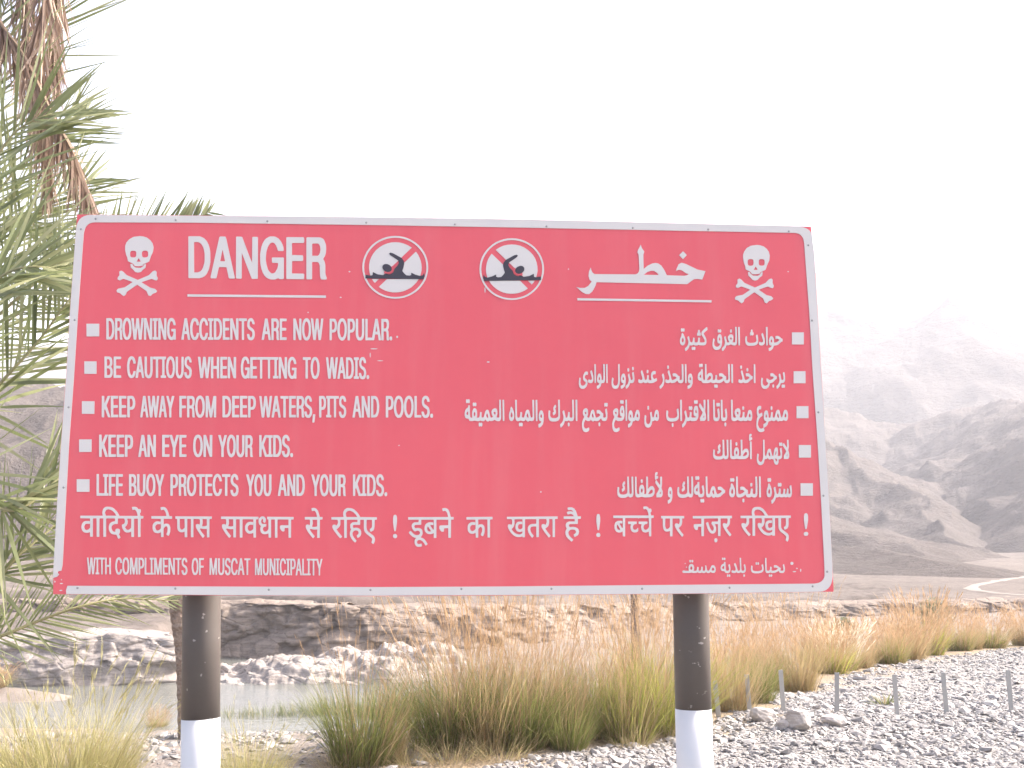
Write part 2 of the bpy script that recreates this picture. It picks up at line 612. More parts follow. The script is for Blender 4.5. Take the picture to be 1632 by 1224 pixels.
polar_hills('mountains', [
    ([(-2500, 500, 1050), (-900, 560, 980), (-300, 640, 1050), (100, 660, 1050), (500, 600, 1050), (900, 560, 1015), (1200, 560, 950), (1350, 548, 900), (1430, 516, 870), (1485, 492, 855), (1505, 482, 852), (1525, 481, 849), (1550, 494, 845), (1580, 512, 835), (1640, 532, 820), (1800, 560, 805), (2400, 520, 840), (3800, 560, 980)], 0.60, 1.0),
    ([(-300, 560, 1150), (300, 540, 1120), (700, 490, 1080), (1000, 446, 1050), (1200, 432, 1020), (1300, 428, 1010), (1370, 436, 1010), (1430, 458, 1010), (1480, 490, 1010), (1580, 540, 1020), (1900, 540, 1050)], 0.58, 1.0),
], 560, 1900, 260, M_MOUNT, 100.0, 4.0, 1.8, -2.6)


# dirt track on the plain below the hill
def track():
    k = NT('pale track dust')
    mt = k.done(k.mix(k.noise(0.8, 5, 0.7), (0.20, 0.175, 0.155), (0.27, 0.24, 0.215)), 0.95, 0.1)
    pts = []
    for px, py in [(1720, 908), (1660, 914), (1632, 918), (1600, 923), (1572, 928), (1552, 933), (1547, 937), (1556, 941), (1580, 944), (1610, 947), (1650, 949), (1720, 950)]:
        d = ray(px, py)
        kk = (-2.5 - EYE) / d.z
        pts.append(np.array((d.x * kk, d.y * kk)))
    pts = np.array(pts)
    seg = np.r_[0, np.cumsum(np.hypot(*np.diff(pts, axis=0).T))]
    u = np.linspace(0, seg[-1], 260)
    x, y = [np.convolve(np.pad(np.interp(u, seg, pts[:, i]), 6, 'edge'), np.ones(13) / 13, 'valid') for i in (0, 1)]
    tx, ty = np.gradient(x), np.gradient(y)
    ln = np.hypot(tx, ty)
    V = []
    for o in np.linspace(-1, 1, 7):
        wd = 0.5 + 0.1 * fbm(u * 0.4, o * 0, 2, 3)
        X, Y = x - ty / ln * o * wd, y + tx / ln * o * wd
        V.append(np.stack([X, Y, height(X, Y) + 0.04 * (1 - o * o) + 0.02], -1))
    V = np.stack(V, 0)
    tag(mesh_np('dirt_track', V.reshape(-1, 3), grid_faces(7, 260), [mt], smooth=True), kind='structure')


track()

# ------------------------------------------------------------ stones
def ico():
    t = (1 + 5 ** 0.5) / 2
    v = np.array([(-1, t, 0), (1, t, 0), (-1, -t, 0), (1, -t, 0), (0, -1, t), (0, 1, t), (0, -1, -t), (0, 1, -t), (t, 0, -1), (t, 0, 1), (-t, 0, -1), (-t, 0, 1)], float)
    f = np.array([(0, 11, 5), (0, 5, 1), (0, 1, 7), (0, 7, 10), (0, 10, 11), (1, 5, 9), (5, 11, 4), (11, 10, 2), (10, 7, 6), (7, 1, 8), (3, 9, 4), (3, 4, 2), (3, 2, 6), (3, 6, 8), (3, 8, 9), (4, 9, 5), (2, 4, 11), (6, 2, 10), (8, 6, 7), (9, 8, 1)])
    return v / np.linalg.norm(v[0]), f


def pebbles(name, X, Y, size, mat, label, lo=0.0, hi=1.0):
    n = len(X)
    v, f = ico()
    V = v[None] * (1 + 0.2 * nrg.standard_normal((n, 12, 1)).clip(-1.6, 1.6))
    sc = size[:, None] * np.stack([0.8 + 0.6 * nrg.random(n), 0.55 + 0.4 * nrg.random(n), 0.32 + 0.28 * nrg.random(n)], -1)
    V = V * sc[:, None, :]
    a = nrg.random(n) * 2 * math.pi
    tl = nrg.normal(0, 0.25, n)
    x, y, z = V[..., 0], V[..., 1], V[..., 2]
    z, x = z * np.cos(tl)[:, None] + x * np.sin(tl)[:, None], x * np.cos(tl)[:, None] - z * np.sin(tl)[:, None]
    x, y = x * np.cos(a)[:, None] - y * np.sin(a)[:, None], x * np.sin(a)[:, None] + y * np.cos(a)[:, None]
    zz = height(X, Y) + size * 0.16
    V = np.stack([x + X[:, None], y + Y[:, None], z + zz[:, None]], -1).reshape(-1, 3)
    Fc = (f[None] + (np.arange(n) * 12)[:, None, None]).reshape(-1, 3)
    tone = np.repeat(lo + (hi - lo) * nrg.beta(2.0, 2.2, n), 12)
    o = mesh_np(name, V, Fc, [mat], {'tone': tone})
    tag(o, label, 'gravel', kind='stuff')
    return o


k = NT('gravel stone')
sc_ = k.ramp(k.attr('tone'), [(0.0, (0.09, 0.086, 0.085)), (0.35, (0.205, 0.197, 0.193)), (0.7, (0.295, 0.283, 0.275)), (1.0, (0.44, 0.425, 0.41))])
sc_ = k.mix(k.math('MULTIPLY', k.noise(30, 4), 0.3), sc_, (0.24, 0.20, 0.17))
M_PEBBLE = k.done(sc_, 0.85, 0.25)


def scatter(n, ylo, yhi, xlo, xhi, cond, power=1.0):
    Y = ylo + (yhi - ylo) * nrg.random(n) ** power
    X = xlo + (xhi - xlo) * nrg.random(n)
    m = cond(X, Y)
    return X[m], Y[m]


X1, Y1 = scatter(66000, 6.0, 12.5, -1.2, 9.0, lambda x, y: (side_dist(x, y, GRASS_LINE) > -0.1 + 0.3 * vnoise(x * 2, y * 2, 0)) & (np.abs(x) < 0.62 * y + 1.5))
X2, Y2 = scatter(34000, 12.5, 30, 2.5, 21, lambda x, y: (side_dist(x, y, GRASS_LINE) > 0.0) & (x < 0.62 * y + 3), 1.3)
X3, Y3 = np.concatenate([X1, X2]), np.concatenate([Y1, Y2])
sz = np.exp(nrg.normal(math.log(0.0150), 0.48, len(X3))).clip(0.009, 0.07) * (1 + 0.03 * (Y3 - 8))
pebbles('gravel', X3, Y3, sz, M_PEBBLE, 'loose grey and white gravel stones covering the flat beside the grass', 0.32, 1.0)
X4, Y4 = scatter(16000, 5.0, 30, -9, 2.5, lambda x, y: (side_dist(x, y, GRASS_LINE) < -0.3) & (x > -0.5 * y - 1) & (vnoise(x * 0.7, y * 0.7, 3) > -0.25), 1.2)
sz = np.exp(nrg.normal(math.log(0.021), 0.5, len(X4))).clip(0.008, 0.12) * (1 + 0.045 * (Y4 - 6))
pebbles('bank_stones', X4, Y4, sz, M_PEBBLE, 'scattered pale stones on the dirt bank sloping down to the pool', 0.1, 0.9)


def boulder(px, py, w, hgt, depth, seed, label, tiltx=0.0, yaw=0.0):
    base = ground_hit(px, py)
    bm = bmesh.new()
    bmesh.ops.create_icosphere(bm, subdivisions=5, radius=1.0)
    r = random.Random(seed)
    cuts = [(Vector((r.gauss(0, 1), r.gauss(0, 1), r.gauss(0, 0.8))).normalized(), r.uniform(0.62, 0.9)) for _ in range(11)]
    co = np.array([v.co[:] for v in bm.verts])
    n1 = fbm(co[:, 0] * 1.3 + seed, co[:, 1] * 1.3, co[:, 2] * 1.3, 4)
    n2 = fbm(co[:, 0] * 6 + seed, co[:, 1] * 6, co[:, 2] * 6, 3)
    for v, a, b in zip(bm.verts, n1, n2):
        p = v.co.copy()
        for n, d in cuts:
            e = p.dot(n) - d
            if e > 0:
                p -= n * e * 0.9
        p *= 1 + 0.10 * a + 0.02 * b
        v.co = Vector((p.x * w / 2, p.y * depth / 2, p.z * hgt / 2))
    o = from_bm('boulder', bm, M_BOULDER, smooth=True)
    o.rotation_euler = (0, tiltx, yaw)
    o.location = base + Vector((0, 0, hgt * 0.33))
    tag(o, label, 'rock', 'loose rocks on the gravel in front of the stakes')
    return o


M_BOULDER = m_rock('boulder stone', (0.36, 0.32, 0.29), (0.44, 0.40, 0.37), (0.54, 0.50, 0.47), 4.0, 0.012)
boulder(1217, 1153, 0.25, 0.145, 0.19, 3, 'smooth rounded pinkish rock on gravel, leftmost of the loose rocks', 0.22, 0.3)
boulder(1273, 1166, 0.215, 0.235, 0.2, 8, 'tallest loose rock, an upright angular stone with a pointed top', -0.25, 0.5)
boulder(1249, 1166, 0.14, 0.10, 0.12, 15, 'small low stone touching the left side of the tall upright rock', 0.0, 0.2)
boulder(1327, 1157, 0.23, 0.125, 0.16, 21, 'flat whitish rock sloping down to the right, rightmost of the loose rocks', 0.18, -0.2)

# ------------------------------------------------------------ the sign
ART = {
    'heading_latin': [
        [-1187,795, -21,9, -9,7, -12,13, -9,17, -10,26, -7,31, -2,18, -2,48, 6,48, 8,26, 13,25, 9,9, 19,12, 9,2, 23,0, 9,-2, 19,-11, 17,-19, 10,-19, 6,-16,
         4,-26, -5,-5, -29,0, -4,3, -11,31, -13,18, -9,5, -7,0, -13,-8, -13,-23, -8,-31, -2,-32, 0,-24, 6,-33, 9,-29, 9,-15, 11,-11, 8,-4, 12,2, 9,7, 12,23,
         5,24, -1,13, -2,3, -32,0, -5,2, -2,32, 8,2, 65,1, 5,-3, 4,-138, -6,-5, -21,0, -6,3, -2,4, -17,-8, -9,-3],
        [-1710,796, -3,3, -1,3, -13,272, 2,3, 6,1, 64,1, 9,-3, 20,-9, 18,-18, 14,-26, 8,-26, 5,-27, 3,-65, -7,-47, -11,-28, -5,-8, -11,-12, -13,-8, -19,-6],
        [-1567,797, -4,2, -1,9, 45,267, 6,5, 31,0, 4,-3, 5,-15, 65,-260, -2,-4, -6,-1, -24,0, -7,4, -17,68, -2,4, -44,0, -4,-2, -12,-72, -5,-2],
        [-1404,798, -4,2, -1,3, -10,275, 5,3, 28,0, 8,-5, 57,-144, 12,-25, -5,170, 6,4, 26,0, 4,-2, 1,-4, 9,-275, -5,-2, -9,0, -21,-1, -5,3, -68,167, -2,2,
         6,-167, -6,-5],
        [-1080,799, -4,2, 0,4, -9,275, 7,3, 105,1, 4,-5, 1,-9, 0,-20, -4,-5, -71,-1, -4,-2, 3,-80, 68,-1, 4,-4, 1,-26, -1,-6, -5,-3, -65,-1, 1,-79, 3,-5,
         72,0, 5,-4, 0,-32, -7,-2],
        [-950,799, -3,2, -1,4, -8,274, 2,4, 6,1, 74,1, 13,-2, 15,-8, 8,-11, 11,-28, 2,-26, -1,-27, -5,-22, -12,-22, 9,-15, 5,-17, 2,-14, 1,-47, 3,-16,
         7,-17, 0,-9, -2,-3, -6,-2, -24,0, -7,4, -5,21, -4,68, -5,15, -4,7, -7,3, -30,0, -4,-1, 0,-4, 3,-109, -6,-4],
        [-1679,835, 23,0, 16,7, 10,11, 6,14, 8,33, 1,16, -2,46, -7,31, -6,15, -11,18, -12,10, -10,4, -23,0, -3,-3],
        [-1514,913, 28,-1, 2,3, -18,75, -2,-2, -11,-71],
        [-921,959, 36,0, 8,7, 6,12, 3,24, -2,17, -6,16, -10,8, -37,-1],
    ],
    'latin_one': [
        [-2088,382, -5,2, -8,9, -5,10, -4,14, -5,25, -1,35, 4,25, 6,16, 6,6, 3,2, 11,1, 5,-3, 7,-6, 5,-8, 4,-12, 3,-14, 3,-23, 1,-29, -2,-22, -3,-11, -4,-8,
         -8,-8, -4,-1],
        [-1807,384, -7,4, -5,6, -4,8, -4,8, -6,29, -1,35, 3,28, 5,16, 5,7, 4,3, 4,1, 9,0, 7,-3, 7,-9, 5,-11, 5,-22, -2,-2, -11,0, -2,3, -3,12, -4,9, -6,4,
         -5,-4, -4,-11, -3,-20, 2,-36, 1,-7, 2,-11, 7,-13, 5,-5, 3,1, 4,5, 3,9, 1,9, 1,12, -2,2, -11,0, -1,1, -1,14, 2,1, 23,1, 2,-1, 4,-69, -3,-2, -8,0,
         -2,3, -8,-5],
        [-2211,383, -2,3, -8,135, 2,2, 24,1, 8,-3, 7,-9, 5,-10, 4,-10, 4,-22, 2,-33, -1,-16, -4,-20, -4,-8, -7,-8, -6,-2],
        [-2156,383, -2,3, -8,136, 2,2, 28,0, 4,-1, 6,-5, 5,-11, 1,-6, 2,-14, 0,-13, -2,-13, -4,-9, 4,-6, 2,-10, 3,-38, 4,-13, -2,-2, -5,0, -6,0, -2,2,
         -2,6, -1,23, -3,22, -2,4, -3,2, -9,0, -2,-2, 4,-55, -2,-2],
        [-2039,384, -2,3, -22,131, 0,6, 2,1, 5,0, 5,0, 2,-1, 12,-75, 1,-2, 1,5, 4,72, 2,1, 10,0, 2,-1, 2,-4, 11,-74, 2,2, 0,8, 3,68, 2,2, 11,0, 1,-2, 0,-7,
         -7,-131, -2,-2, -4,0, -8,0, -2,1, -11,72, -1,2, -2,-4, -3,-70, -2,-1],
        [-1974,385, -2,3, -7,136, 2,2, 4,0, 8,0, 2,-1, 23,-78, 2,-4, -3,81, 2,2, 10,0, 2,-3, 7,-137, -2,-1, -12,0, -3,3, -22,73, -2,5, 3,-79, -2,-3],
        [-1920,385, -1,2, -1,14, 2,1, 5,1, 2,1, -6,102, 0,2, -6,1, -3,1, 0,14, 2,2, 28,1, 3,-3, 0,-14, -2,-1, -6,0, -1,-2, 5,-102, 1,-2, 7,0, 2,-2, 1,-14,
         -2,-2],
        [-1884,385, -2,3, -6,137, 2,2, 4,0, 7,0, 2,-2, 23,-77, 3,-5, -4,82, 2,2, 10,0, 2,-3, 6,-137, -2,-1, -10,-1, -4,4, -22,73, -2,5, 4,-79, -2,-3],
        [-2085,401, 2,-1, 3,2, 4,10, 3,15, 1,15, -1,25, -4,20, -6,15, -4,4, -2,2, -5,-3, -4,-9, -2,-9, -2,-20, 2,-28, 4,-18, 3,-9, 4,-8],
        [-2199,401, 5,-1, 6,3, 5,10, 3,15, 1,22, -3,22, -3,16, -4,8, -3,5, -3,3, -4,2, -5,0, -2,-1],
        [-2148,461, 10,0, 3,3, 2,4, 1,10, -1,13, -2,10, -2,3, -3,1, -10,0, -1,-1],
        [-1303,388, -5,2, -6,5, -5,9, -4,17, 0,7, 2,1, 11,0, 4,-14, 3,-5, 2,-3, 3,-1, 5,3, 3,9, 1,5, 0,13, -2,4, -2,5, -6,6, -11,7, -6,6, -3,5, -5,13,
         0,23, 2,12, 6,11, 6,5, 10,2, 7,-3, 8,-9, 6,-14, 1,-13, -2,-2, -11,1, -3,10, -3,7, -4,4, -3,0, -4,-6, -2,-6, 0,-9, 1,-8, 5,-10, 15,-11, 9,-10,
         3,-8, 2,-10, 1,-17, -2,-11, -5,-14, -8,-7, -3,-1],
        [-1661,386, -7,4, -4,5, -5,9, -3,9, -4,14, -2,17, -2,27, 2,24, 6,21, 4,8, 6,5, 6,2, 6,0, 4,-1, 5,-3, 6,-6, 7,-16, 4,-20, -3,-2, -10,0, -1,1, -4,16,
         -4,7, -4,4, -4,0, -5,-7, -4,-13, -2,-19, 1,-28, 4,-20, 7,-16, 3,-3, 3,-1, 4,3, 4,7, 4,19, 12,0, 1,-2, 0,-4, -3,-18, -2,-8, -4,-7, -5,-6, -4,-2],
        [-1604,386, -5,3, -4,4, -6,9, -4,10, -3,14, -3,16, -1,32, 2,22, 3,13, 4,11, 7,9, 7,3, 6,0, 7,-3, 9,-10, 5,-11, 4,-13, 1,-9, -2,-3, -11,0, -1,2,
         -5,17, -4,8, -5,2, -6,-5, -5,-14, -2,-19, 2,-32, 2,-14, 6,-16, 5,-6, 3,-1, 4,2, 4,8, 3,14, 1,4, 12,1, 1,-2, 1,-2, -3,-17, -2,-9, -5,-10, -5,-6,
         -4,-2],
        [-1739,387, -1,2, 14,138, 2,2, 13,0, 1,-3, 27,-137, -3,-2, -10,0, -2,1, -7,36, -2,1, -13,0, -2,-1, -3,-36, -2,-1],
        [-1569,388, -2,2, 0,13, 2,2, 6,0, 2,1, -5,104, -1,2, -7,0, -2,2, -1,14, 2,2, 30,0, 3,-2, 0,-14, -2,-1, -6,-1, -2,-1, 5,-104, 1,-2, 7,0, 2,-1, 1,-13,
         -3,-3],
        [-1531,389, -2,3, -6,136, 2,2, 23,1, 7,-2, 8,-7, 7,-12, 4,-13, 4,-26, 1,-25, -2,-22, -4,-17, -2,-6, -9,-10, -5,-2],
        [-1475,389, -1,3, -6,138, 3,1, 38,0, 2,-2, 0,-5, 0,-8, -1,-2, -25,-1, -2,-1, 2,-42, 24,-1, 1,-2, 1,-11, 0,-3, -2,-1, -23,-1, 2,-43, 1,-2, 25,0,
         2,-2, 0,-13, -3,-2],
        [-1428,390, -1,3, -6,137, 2,1, 11,1, 3,-3, 22,-72, 3,-7, -3,79, 2,3, 11,0, 2,-3, 5,-138, -2,-1, -11,0, -3,2, -20,68, -4,10, -1,1, 3,-79, -2,-3],
        [-1354,390, -1,3, -5,120, -1,1, -16,1, -1,2, -1,13, 2,2, 47,0, 2,-2, 0,-14, -2,-1, -14,-1, -2,-1, 5,-121, -2,-2],
        [-1519,406, 3,-1, 5,2, 7,5, 4,11, 3,22, -2,29, -4,23, -7,12, -4,3, -4,1, -4,0, -2,-2],
        [-1720,443, 10,0, 1,1, -6,34, -1,2, -4,-31],
        [-1227,391, -2,2, 17,139, 2,1, 13,0, 2,-4, 26,-136, -1,-2, -11,0, -3,2, -6,34, -2,3, -15,0, -2,-1, -5,-37, -2,-1],
        [-1165,391, -1,3, -5,137, 2,3, 31,0, 4,-2, 7,-8, 3,-7, 2,-7, 1,-13, 0,-15, -4,-14, -3,-7, 4,-6, 2,-10, 2,-37, 3,-14, -2,-2, -11,0, -2,1, -2,14,
         -1,29, -2,7, -2,5, -2,2, -3,1, -8,0, -2,-1, 2,-57, -2,-2],
        [-1112,392, -1,3, -4,138, 2,1, 40,0, 2,-2, 0,-4, 0,-9, -1,-2, -27,-1, -1,-1, 1,-42, 26,-1, 1,-2, 1,-11, -1,-3, -2,-1, -24,-1, 1,-42, 1,-2, 28,0,
         1,-3, 0,-14, -3,-1],
        [-1206,448, 10,0, 1,1, -7,37, -1,-1, -1,-7],
        [-1154,470, 12,0, 3,2, 2,7, 2,14, -2,11, -2,7, -5,4, -11,0, -1,-1],
        [-946,391, -6,3, -4,4, -5,9, -4,11, -6,29, -1,34, 3,26, 6,18, 4,6, 6,5, 3,2, 9,0, 7,-3, 5,-5, 6,-10, 3,-9, 3,-13, 2,-15, 1,-37, -1,-15, -3,-13,
         -6,-16, -4,-6, -5,-4, -3,-1],
        [-1024,393, -2,3, -4,138, 2,1, 11,0, 3,-2, 23,-81, 1,-1, -2,82, 2,2, 10,0, 2,-3, 4,-138, -2,-1, -11,0, -3,3, -21,74, -2,4, 2,-79, -2,-3],
        [-896,394, -2,2, -2,14, -17,125, 2,1, 10,0, 3,-3, 10,-76, 1,-1, 6,75, 1,4, 2,1, 10,1, 3,-2, 9,-73, 2,-3, 1,2, 6,74, 2,2, 11,0, 1,-2, 0,-5, -11,-133,
         -3,-3, -11,0, -2,1, -9,69, -2,6, -1,-2, -6,-73, -2,-1],
        [-944,411, 3,-1, 2,2, 3,3, 4,8, 3,16, 1,21, -1,24, -4,17, -6,13, -3,3, -3,1, -5,-4, -4,-8, -2,-11, -2,-13, 1,-35, 2,-9, 4,-15, 4,-8],
        [-716,393, -5,2, -6,5, -5,6, -6,13, -5,26, -2,27, 1,16, 3,22, 4,11, 4,9, 6,7, 5,2, 13,1, 5,-3, 6,-6, 6,-11, 3,-8, 3,-13, 2,-15, 1,-35, -3,-25,
         -4,-11, -4,-9, -6,-7, -5,-3, -4,-1],
        [-603,394, -5,2, -8,9, -5,11, -3,13, -1,10, -2,97, 1,2, 6,1, 7,-1, 1,-2, 3,-101, 2,-9, 4,-8, 3,-4, 3,-1, 4,2, 3,4, 3,6, 1,10, 1,11, -2,91, 2,2,
         10,0, 2,-1, 1,-2, 2,-99, -2,-14, -5,-16, -8,-10, -7,-3],
        [-400,397, -4,4, -2,6, -1,5, 1,5, 2,3, 3,3, 8,0, 3,-3, 1,-4, 1,-12, -2,-4, -3,-3],
        [-791,394, -2,3, -3,138, 2,2, 28,0, 5,-2, 5,-5, 6,-14, 3,-12, 0,-25, 0,-6, -4,-13, -6,-10, -8,-4, -14,-1, 0,-50, -2,-1],
        [-676,395, -1,3, -3,138, 2,2, 30,0, 6,-3, 4,-6, 6,-15, 2,-19, 0,-8, -2,-15, -1,-8, -5,-9, -4,-5, -3,-2, -4,-1, -13,-1, 0,-50, -2,-1],
        [-561,396, -1,3, -3,139, 2,1, 10,0, 3,-2, 2,-122, 2,-1, 24,0, 3,-1, 18,125, 2,2, 13,0, 2,-5, 24,-134, -1,-3, -3,-1, -10,0, -2,1, -5,34, -2,4, -15,0,
         -2,-1, -4,-32, -3,-6],
        [-457,397, -2,3, -2,139, 2,1, 33,0, 5,-2, 5,-6, 3,-8, 2,-11, -1,-25, -2,-12, -4,-7, -1,-2, 4,-5, 2,-9, 1,-10, 1,-27, 3,-13, 0,-4, -2,-2, -11,0,
         -3,2, -1,6, -1,40, -2,6, -1,3, -3,3, -11,0, -2,-1, 1,-58, -2,-1],
        [-714,413, 3,0, 3,1, 5,10, 4,14, 1,15, 0,28, -3,15, -4,13, -3,6, -3,3, -3,3, -5,-2, -4,-7, -5,-15, -1,-14, 0,-35, 3,-12, 6,-17, 2,-3],
        [-498,454, 11,0, 2,1, -7,38, -1,-1],
        [-780,464, 10,0, 4,3, 3,7, 2,10, -1,16, -2,10, -4,7, -6,3, -6,0, -1,-1],
        [-663,465, 9,0, 3,2, 4,7, 2,8, -1,21, -2,9, -5,7, -5,2, -5,0, -1,-1],
        [-445,476, 10,0, 4,1, 4,7, 2,11, -1,11, -2,10, -4,5, -13,0, -1,-1],
    ],
    'latin_two': [
        [-2209,134, -1,3, -8,133, 2,2, 30,0, 6,-3, 5,-4, 4,-7, 3,-11, 2,-16, 0,-8, -3,-10, -5,-7, 7,-8, 4,-10, 3,-19, -1,-14, -4,-12, -5,-6, -4,-2, -4,-1],
        [-2151,134, -2,3, -7,134, 3,1, 42,0, 1,-2, 1,-4, 0,-8, -1,-2, -29,-1, -1,-1, 2,-41, 28,-1, 1,-2, 1,-11, 0,-2, -2,-2, -27,0, 2,-41, 2,-2, 29,-1,
         1,-2, 1,-13, -3,-2],
        [-2196,152, 12,-1, 3,1, 3,3, 3,8, 0,11, -2,10, -4,7, -5,5, -12,0, -1,-2],
        [-2199,212, 8,0, 4,1, 3,3, 3,8, 0,10, -2,10, -3,7, -4,4, -11,0, -1,-2],
        [-1939,133, -4,2, -8,7, -4,8, -4,13, -1,7, -6,102, 1,2, 6,0, 6,0, 1,-2, 6,-100, 2,-9, 3,-6, 3,-4, 4,-2, 4,4, 2,6, 3,11, 0,9, -5,91, 2,2, 10,0,
         2,-1, 1,-2, 4,-90, -1,-19, -2,-10, -4,-10, -3,-5, -8,-4],
        [-1743,134, -6,2, -7,9, -5,11, -3,9, -1,7, -5,101, 1,2, 6,0, 6,0, 1,-2, 5,-99, 2,-6, 4,-10, 2,-4, 4,-2, 4,3, 3,6, 2,7, 1,12, -4,93, 2,2, 9,0, 2,-1,
         1,-2, 4,-92, -1,-17, -4,-15, -5,-9, -8,-5],
        [-1691,134, -5,3, -6,5, -3,5, -4,13, -2,13, 2,2, 11,-1, 1,-1, 2,-10, 4,-8, 2,-2, 3,-1, 4,3, 2,4, 2,6, 0,13, -2,8, -2,4, -5,5, -10,7, -7,7, -4,7,
         -4,11, -1,21, 3,15, 4,8, 4,3, 3,2, 4,1, 6,1, 5,-2, 3,-2, 6,-7, 5,-12, 2,-15, -1,-2, -11,1, -2,3, -2,9, -3,5, -3,3, -3,0, -3,-4, -2,-7, -1,-8,
         1,-10, 2,-5, 3,-4, 13,-9, 7,-7, 5,-8, 3,-11, 1,-22, -2,-13, -3,-7, -4,-6, -7,-4],
        [-2047,133, -8,7, -5,7, -4,9, -6,24, -1,11, -2,26, 2,23, 2,14, 4,10, 7,8, 7,3, 6,0, 8,-3, 7,-8, 3,-6, 4,-11, 3,-11, 0,-6, -2,-2, -11,0, -1,1, -4,17,
         -5,8, -3,2, -2,0, -5,-5, -4,-14, -2,-18, 2,-30, 2,-14, 5,-13, 3,-6, 5,-5, 2,1, 4,4, 3,6, 3,17, 11,0, 2,-2, 0,-5, -3,-20, -3,-6, -3,-7, -8,-5],
        [-1801,135, -5,2, -8,9, -3,5, -5,16, -2,10, -2,21, -1,2, 0,25, 2,23, 5,16, 5,7, 4,4, 6,2, 5,0, 7,-2, 7,-7, 3,-5, 4,-9, 5,-17, 2,-14, 2,-35, -3,-25,
         -1,-6, -5,-12, -6,-8, -4,-2],
        [-2014,135, -2,2, 13,133, 1,3, 13,1, 2,-5, 26,-132, -2,-2, -4,0, -5,0, -2,2, -8,35, -14,1, -2,-2, -3,-34, -2,-2],
        [-1887,136, -1,3, -6,117, -2,1, -15,0, -1,2, -1,14, 3,1, 78,1, 1,-2, 1,-14, -2,-2, -6,0, -2,-1, 5,-101, 2,-3, 6,0, 2,-1, 1,-14, -2,-1, -5,0, -24,0,
         -2,1, -1,14, 2,1, 6,0, 1,2, -5,101, -1,2, -9,1, -15,-1, -1,-1, 6,-118, -2,-2],
        [-1797,153, 2,0, 3,2, 3,5, 3,10, 2,17, -1,13, 1,4, -2,19, -4,17, -5,12, -3,4, -3,2, -2,-1, -3,-3, -4,-8, -3,-15, -1,-18, 1,-17, 4,-23, 6,-15, 3,-3],
        [-1996,190, 9,0, 1,1, -5,30, -2,3, -1,-2],
        [-1606,137, -2,3, -21,134, 2,2, 10,0, 3,-2, 10,-72, 2,-4, 1,2, 5,75, 3,1, 10,0, 1,-1, 2,-3, 10,-70, 2,-4, 1,2, 0,8, 4,64, 2,4, 11,0, 2,-1, 0,-4,
         -10,-133, -1,-1, -5,0, -7,0, -2,1, -12,72, -1,2, -1,-3, -4,-69, -3,-3],
        [-1539,137, -2,3, -5,135, 2,1, 4,0, 6,0, 2,-1, 3,-58, 20,0, 2,0, 0,2, -2,56, 2,2, 12,-1, 1,-3, 6,-135, -2,-1, -5,0, -6,0, -2,1, -3,61, -21,0, -1,0,
         -1,-2, 3,-59, -2,-1],
        [-1480,137, -2,3, -5,135, 2,2, 39,0, 1,-2, 0,-5, 1,-8, -1,-2, -26,-1, -2,-1, 3,-42, 25,0, 1,-2, 0,-11, 0,-3, -2,-1, -24,-1, 2,-41, 1,-2, 26,-1,
         1,-2, 1,-13, -3,-2],
        [-1433,138, -2,3, -5,135, 2,1, 11,0, 3,-3, 22,-70, 3,-7, -3,78, 2,2, 12,0, 1,-3, 5,-135, -1,-1, -12,0, -3,2, -21,69, -3,8, 2,-77, -2,-3],
        [-1328,136, -4,2, -7,6, -6,11, -3,8, -3,14, -2,16, -2,29, 2,16, 2,14, 2,8, 4,10, 7,7, 4,2, 11,1, 8,-5, 6,-8, 6,-14, 3,-18, -2,-2, -11,0, -2,4,
         -2,11, -4,8, -6,5, -4,-2, -5,-10, -4,-19, 0,-13, 1,-24, 1,-8, 3,-14, 3,-7, 5,-8, 5,-1, 3,2, 4,7, 3,15, 1,12, -2,1, -11,0, -2,1, -1,14, 3,2, 24,0,
         2,-1, 2,-68, -2,-2, -8,0, -3,3, -8,-5],
        [-1031,137, -5,3, -5,5, -8,14, -3,11, -3,16, -2,34, 1,19, 2,10, 2,11, 4,10, 7,8, 3,2, 4,1, 9,0, 7,-3, 7,-9, 6,-13, 3,-15, 0,-4, -2,-3, -11,1, -1,1,
         -4,16, -4,7, -3,3, -3,1, -5,-6, -5,-11, -2,-15, 0,-32, 2,-17, 4,-12, 3,-7, 5,-6, 3,-1, 2,1, 3,3, 4,10, 2,9, 0,13, -1,2, -12,0, -2,1, 0,14, 2,1,
         26,0, 1,-3, 2,-66, -2,-2, -9,0, -3,3, -8,-5],
        [-1290,138, -2,3, -5,135, 3,2, 38,0, 1,-3, 1,-12, -1,-2, -25,-1, -1,-1, 2,-41, 23,-1, 2,-2, 0,-11, 0,-3, -2,-1, -22,-1, 1,-41, 1,-3, 25,0, 2,-2,
         0,-14, -3,-1],
        [-1229,138, -1,3, -4,118, -2,2, -15,0, -1,2, 0,14, 2,1, 131,1, 1,-2, 0,-14, -2,-2, -6,0, -1,-1, 3,-102, 1,-2, 7,0, 2,-1, 0,-15, -2,-1, -28,0, -3,1,
         -1,15, 2,1, 7,0, 1,3, -4,101, -1,1, -8,1, -17,-1, -2,-1, 4,-119, -2,-3, -10,0, -1,1, -5,121, -1,1, -18,1, -16,-1, -1,-2, 4,-118, -2,-3],
        [-1109,139, -2,3, -4,136, 2,1, 4,0, 7,0, 2,-1, 22,-74, 3,-8, -2,81, 2,2, 11,0, 2,-3, 4,-136, -2,-1, -12,0, -3,3, -23,78, -1,1, 2,-80, -2,-2],
        [-884,138, -5,3, -8,8, -2,6, -5,16, -4,18, 0,13, -1,3, 0,26, 4,26, 5,14, 3,4, 7,6, 2,1, 10,0, 5,-2, 6,-5, 7,-15, 5,-17, 2,-15, 1,-36, -3,-25, -2,-6,
         -5,-12, -5,-7, -4,-3, -3,-1],
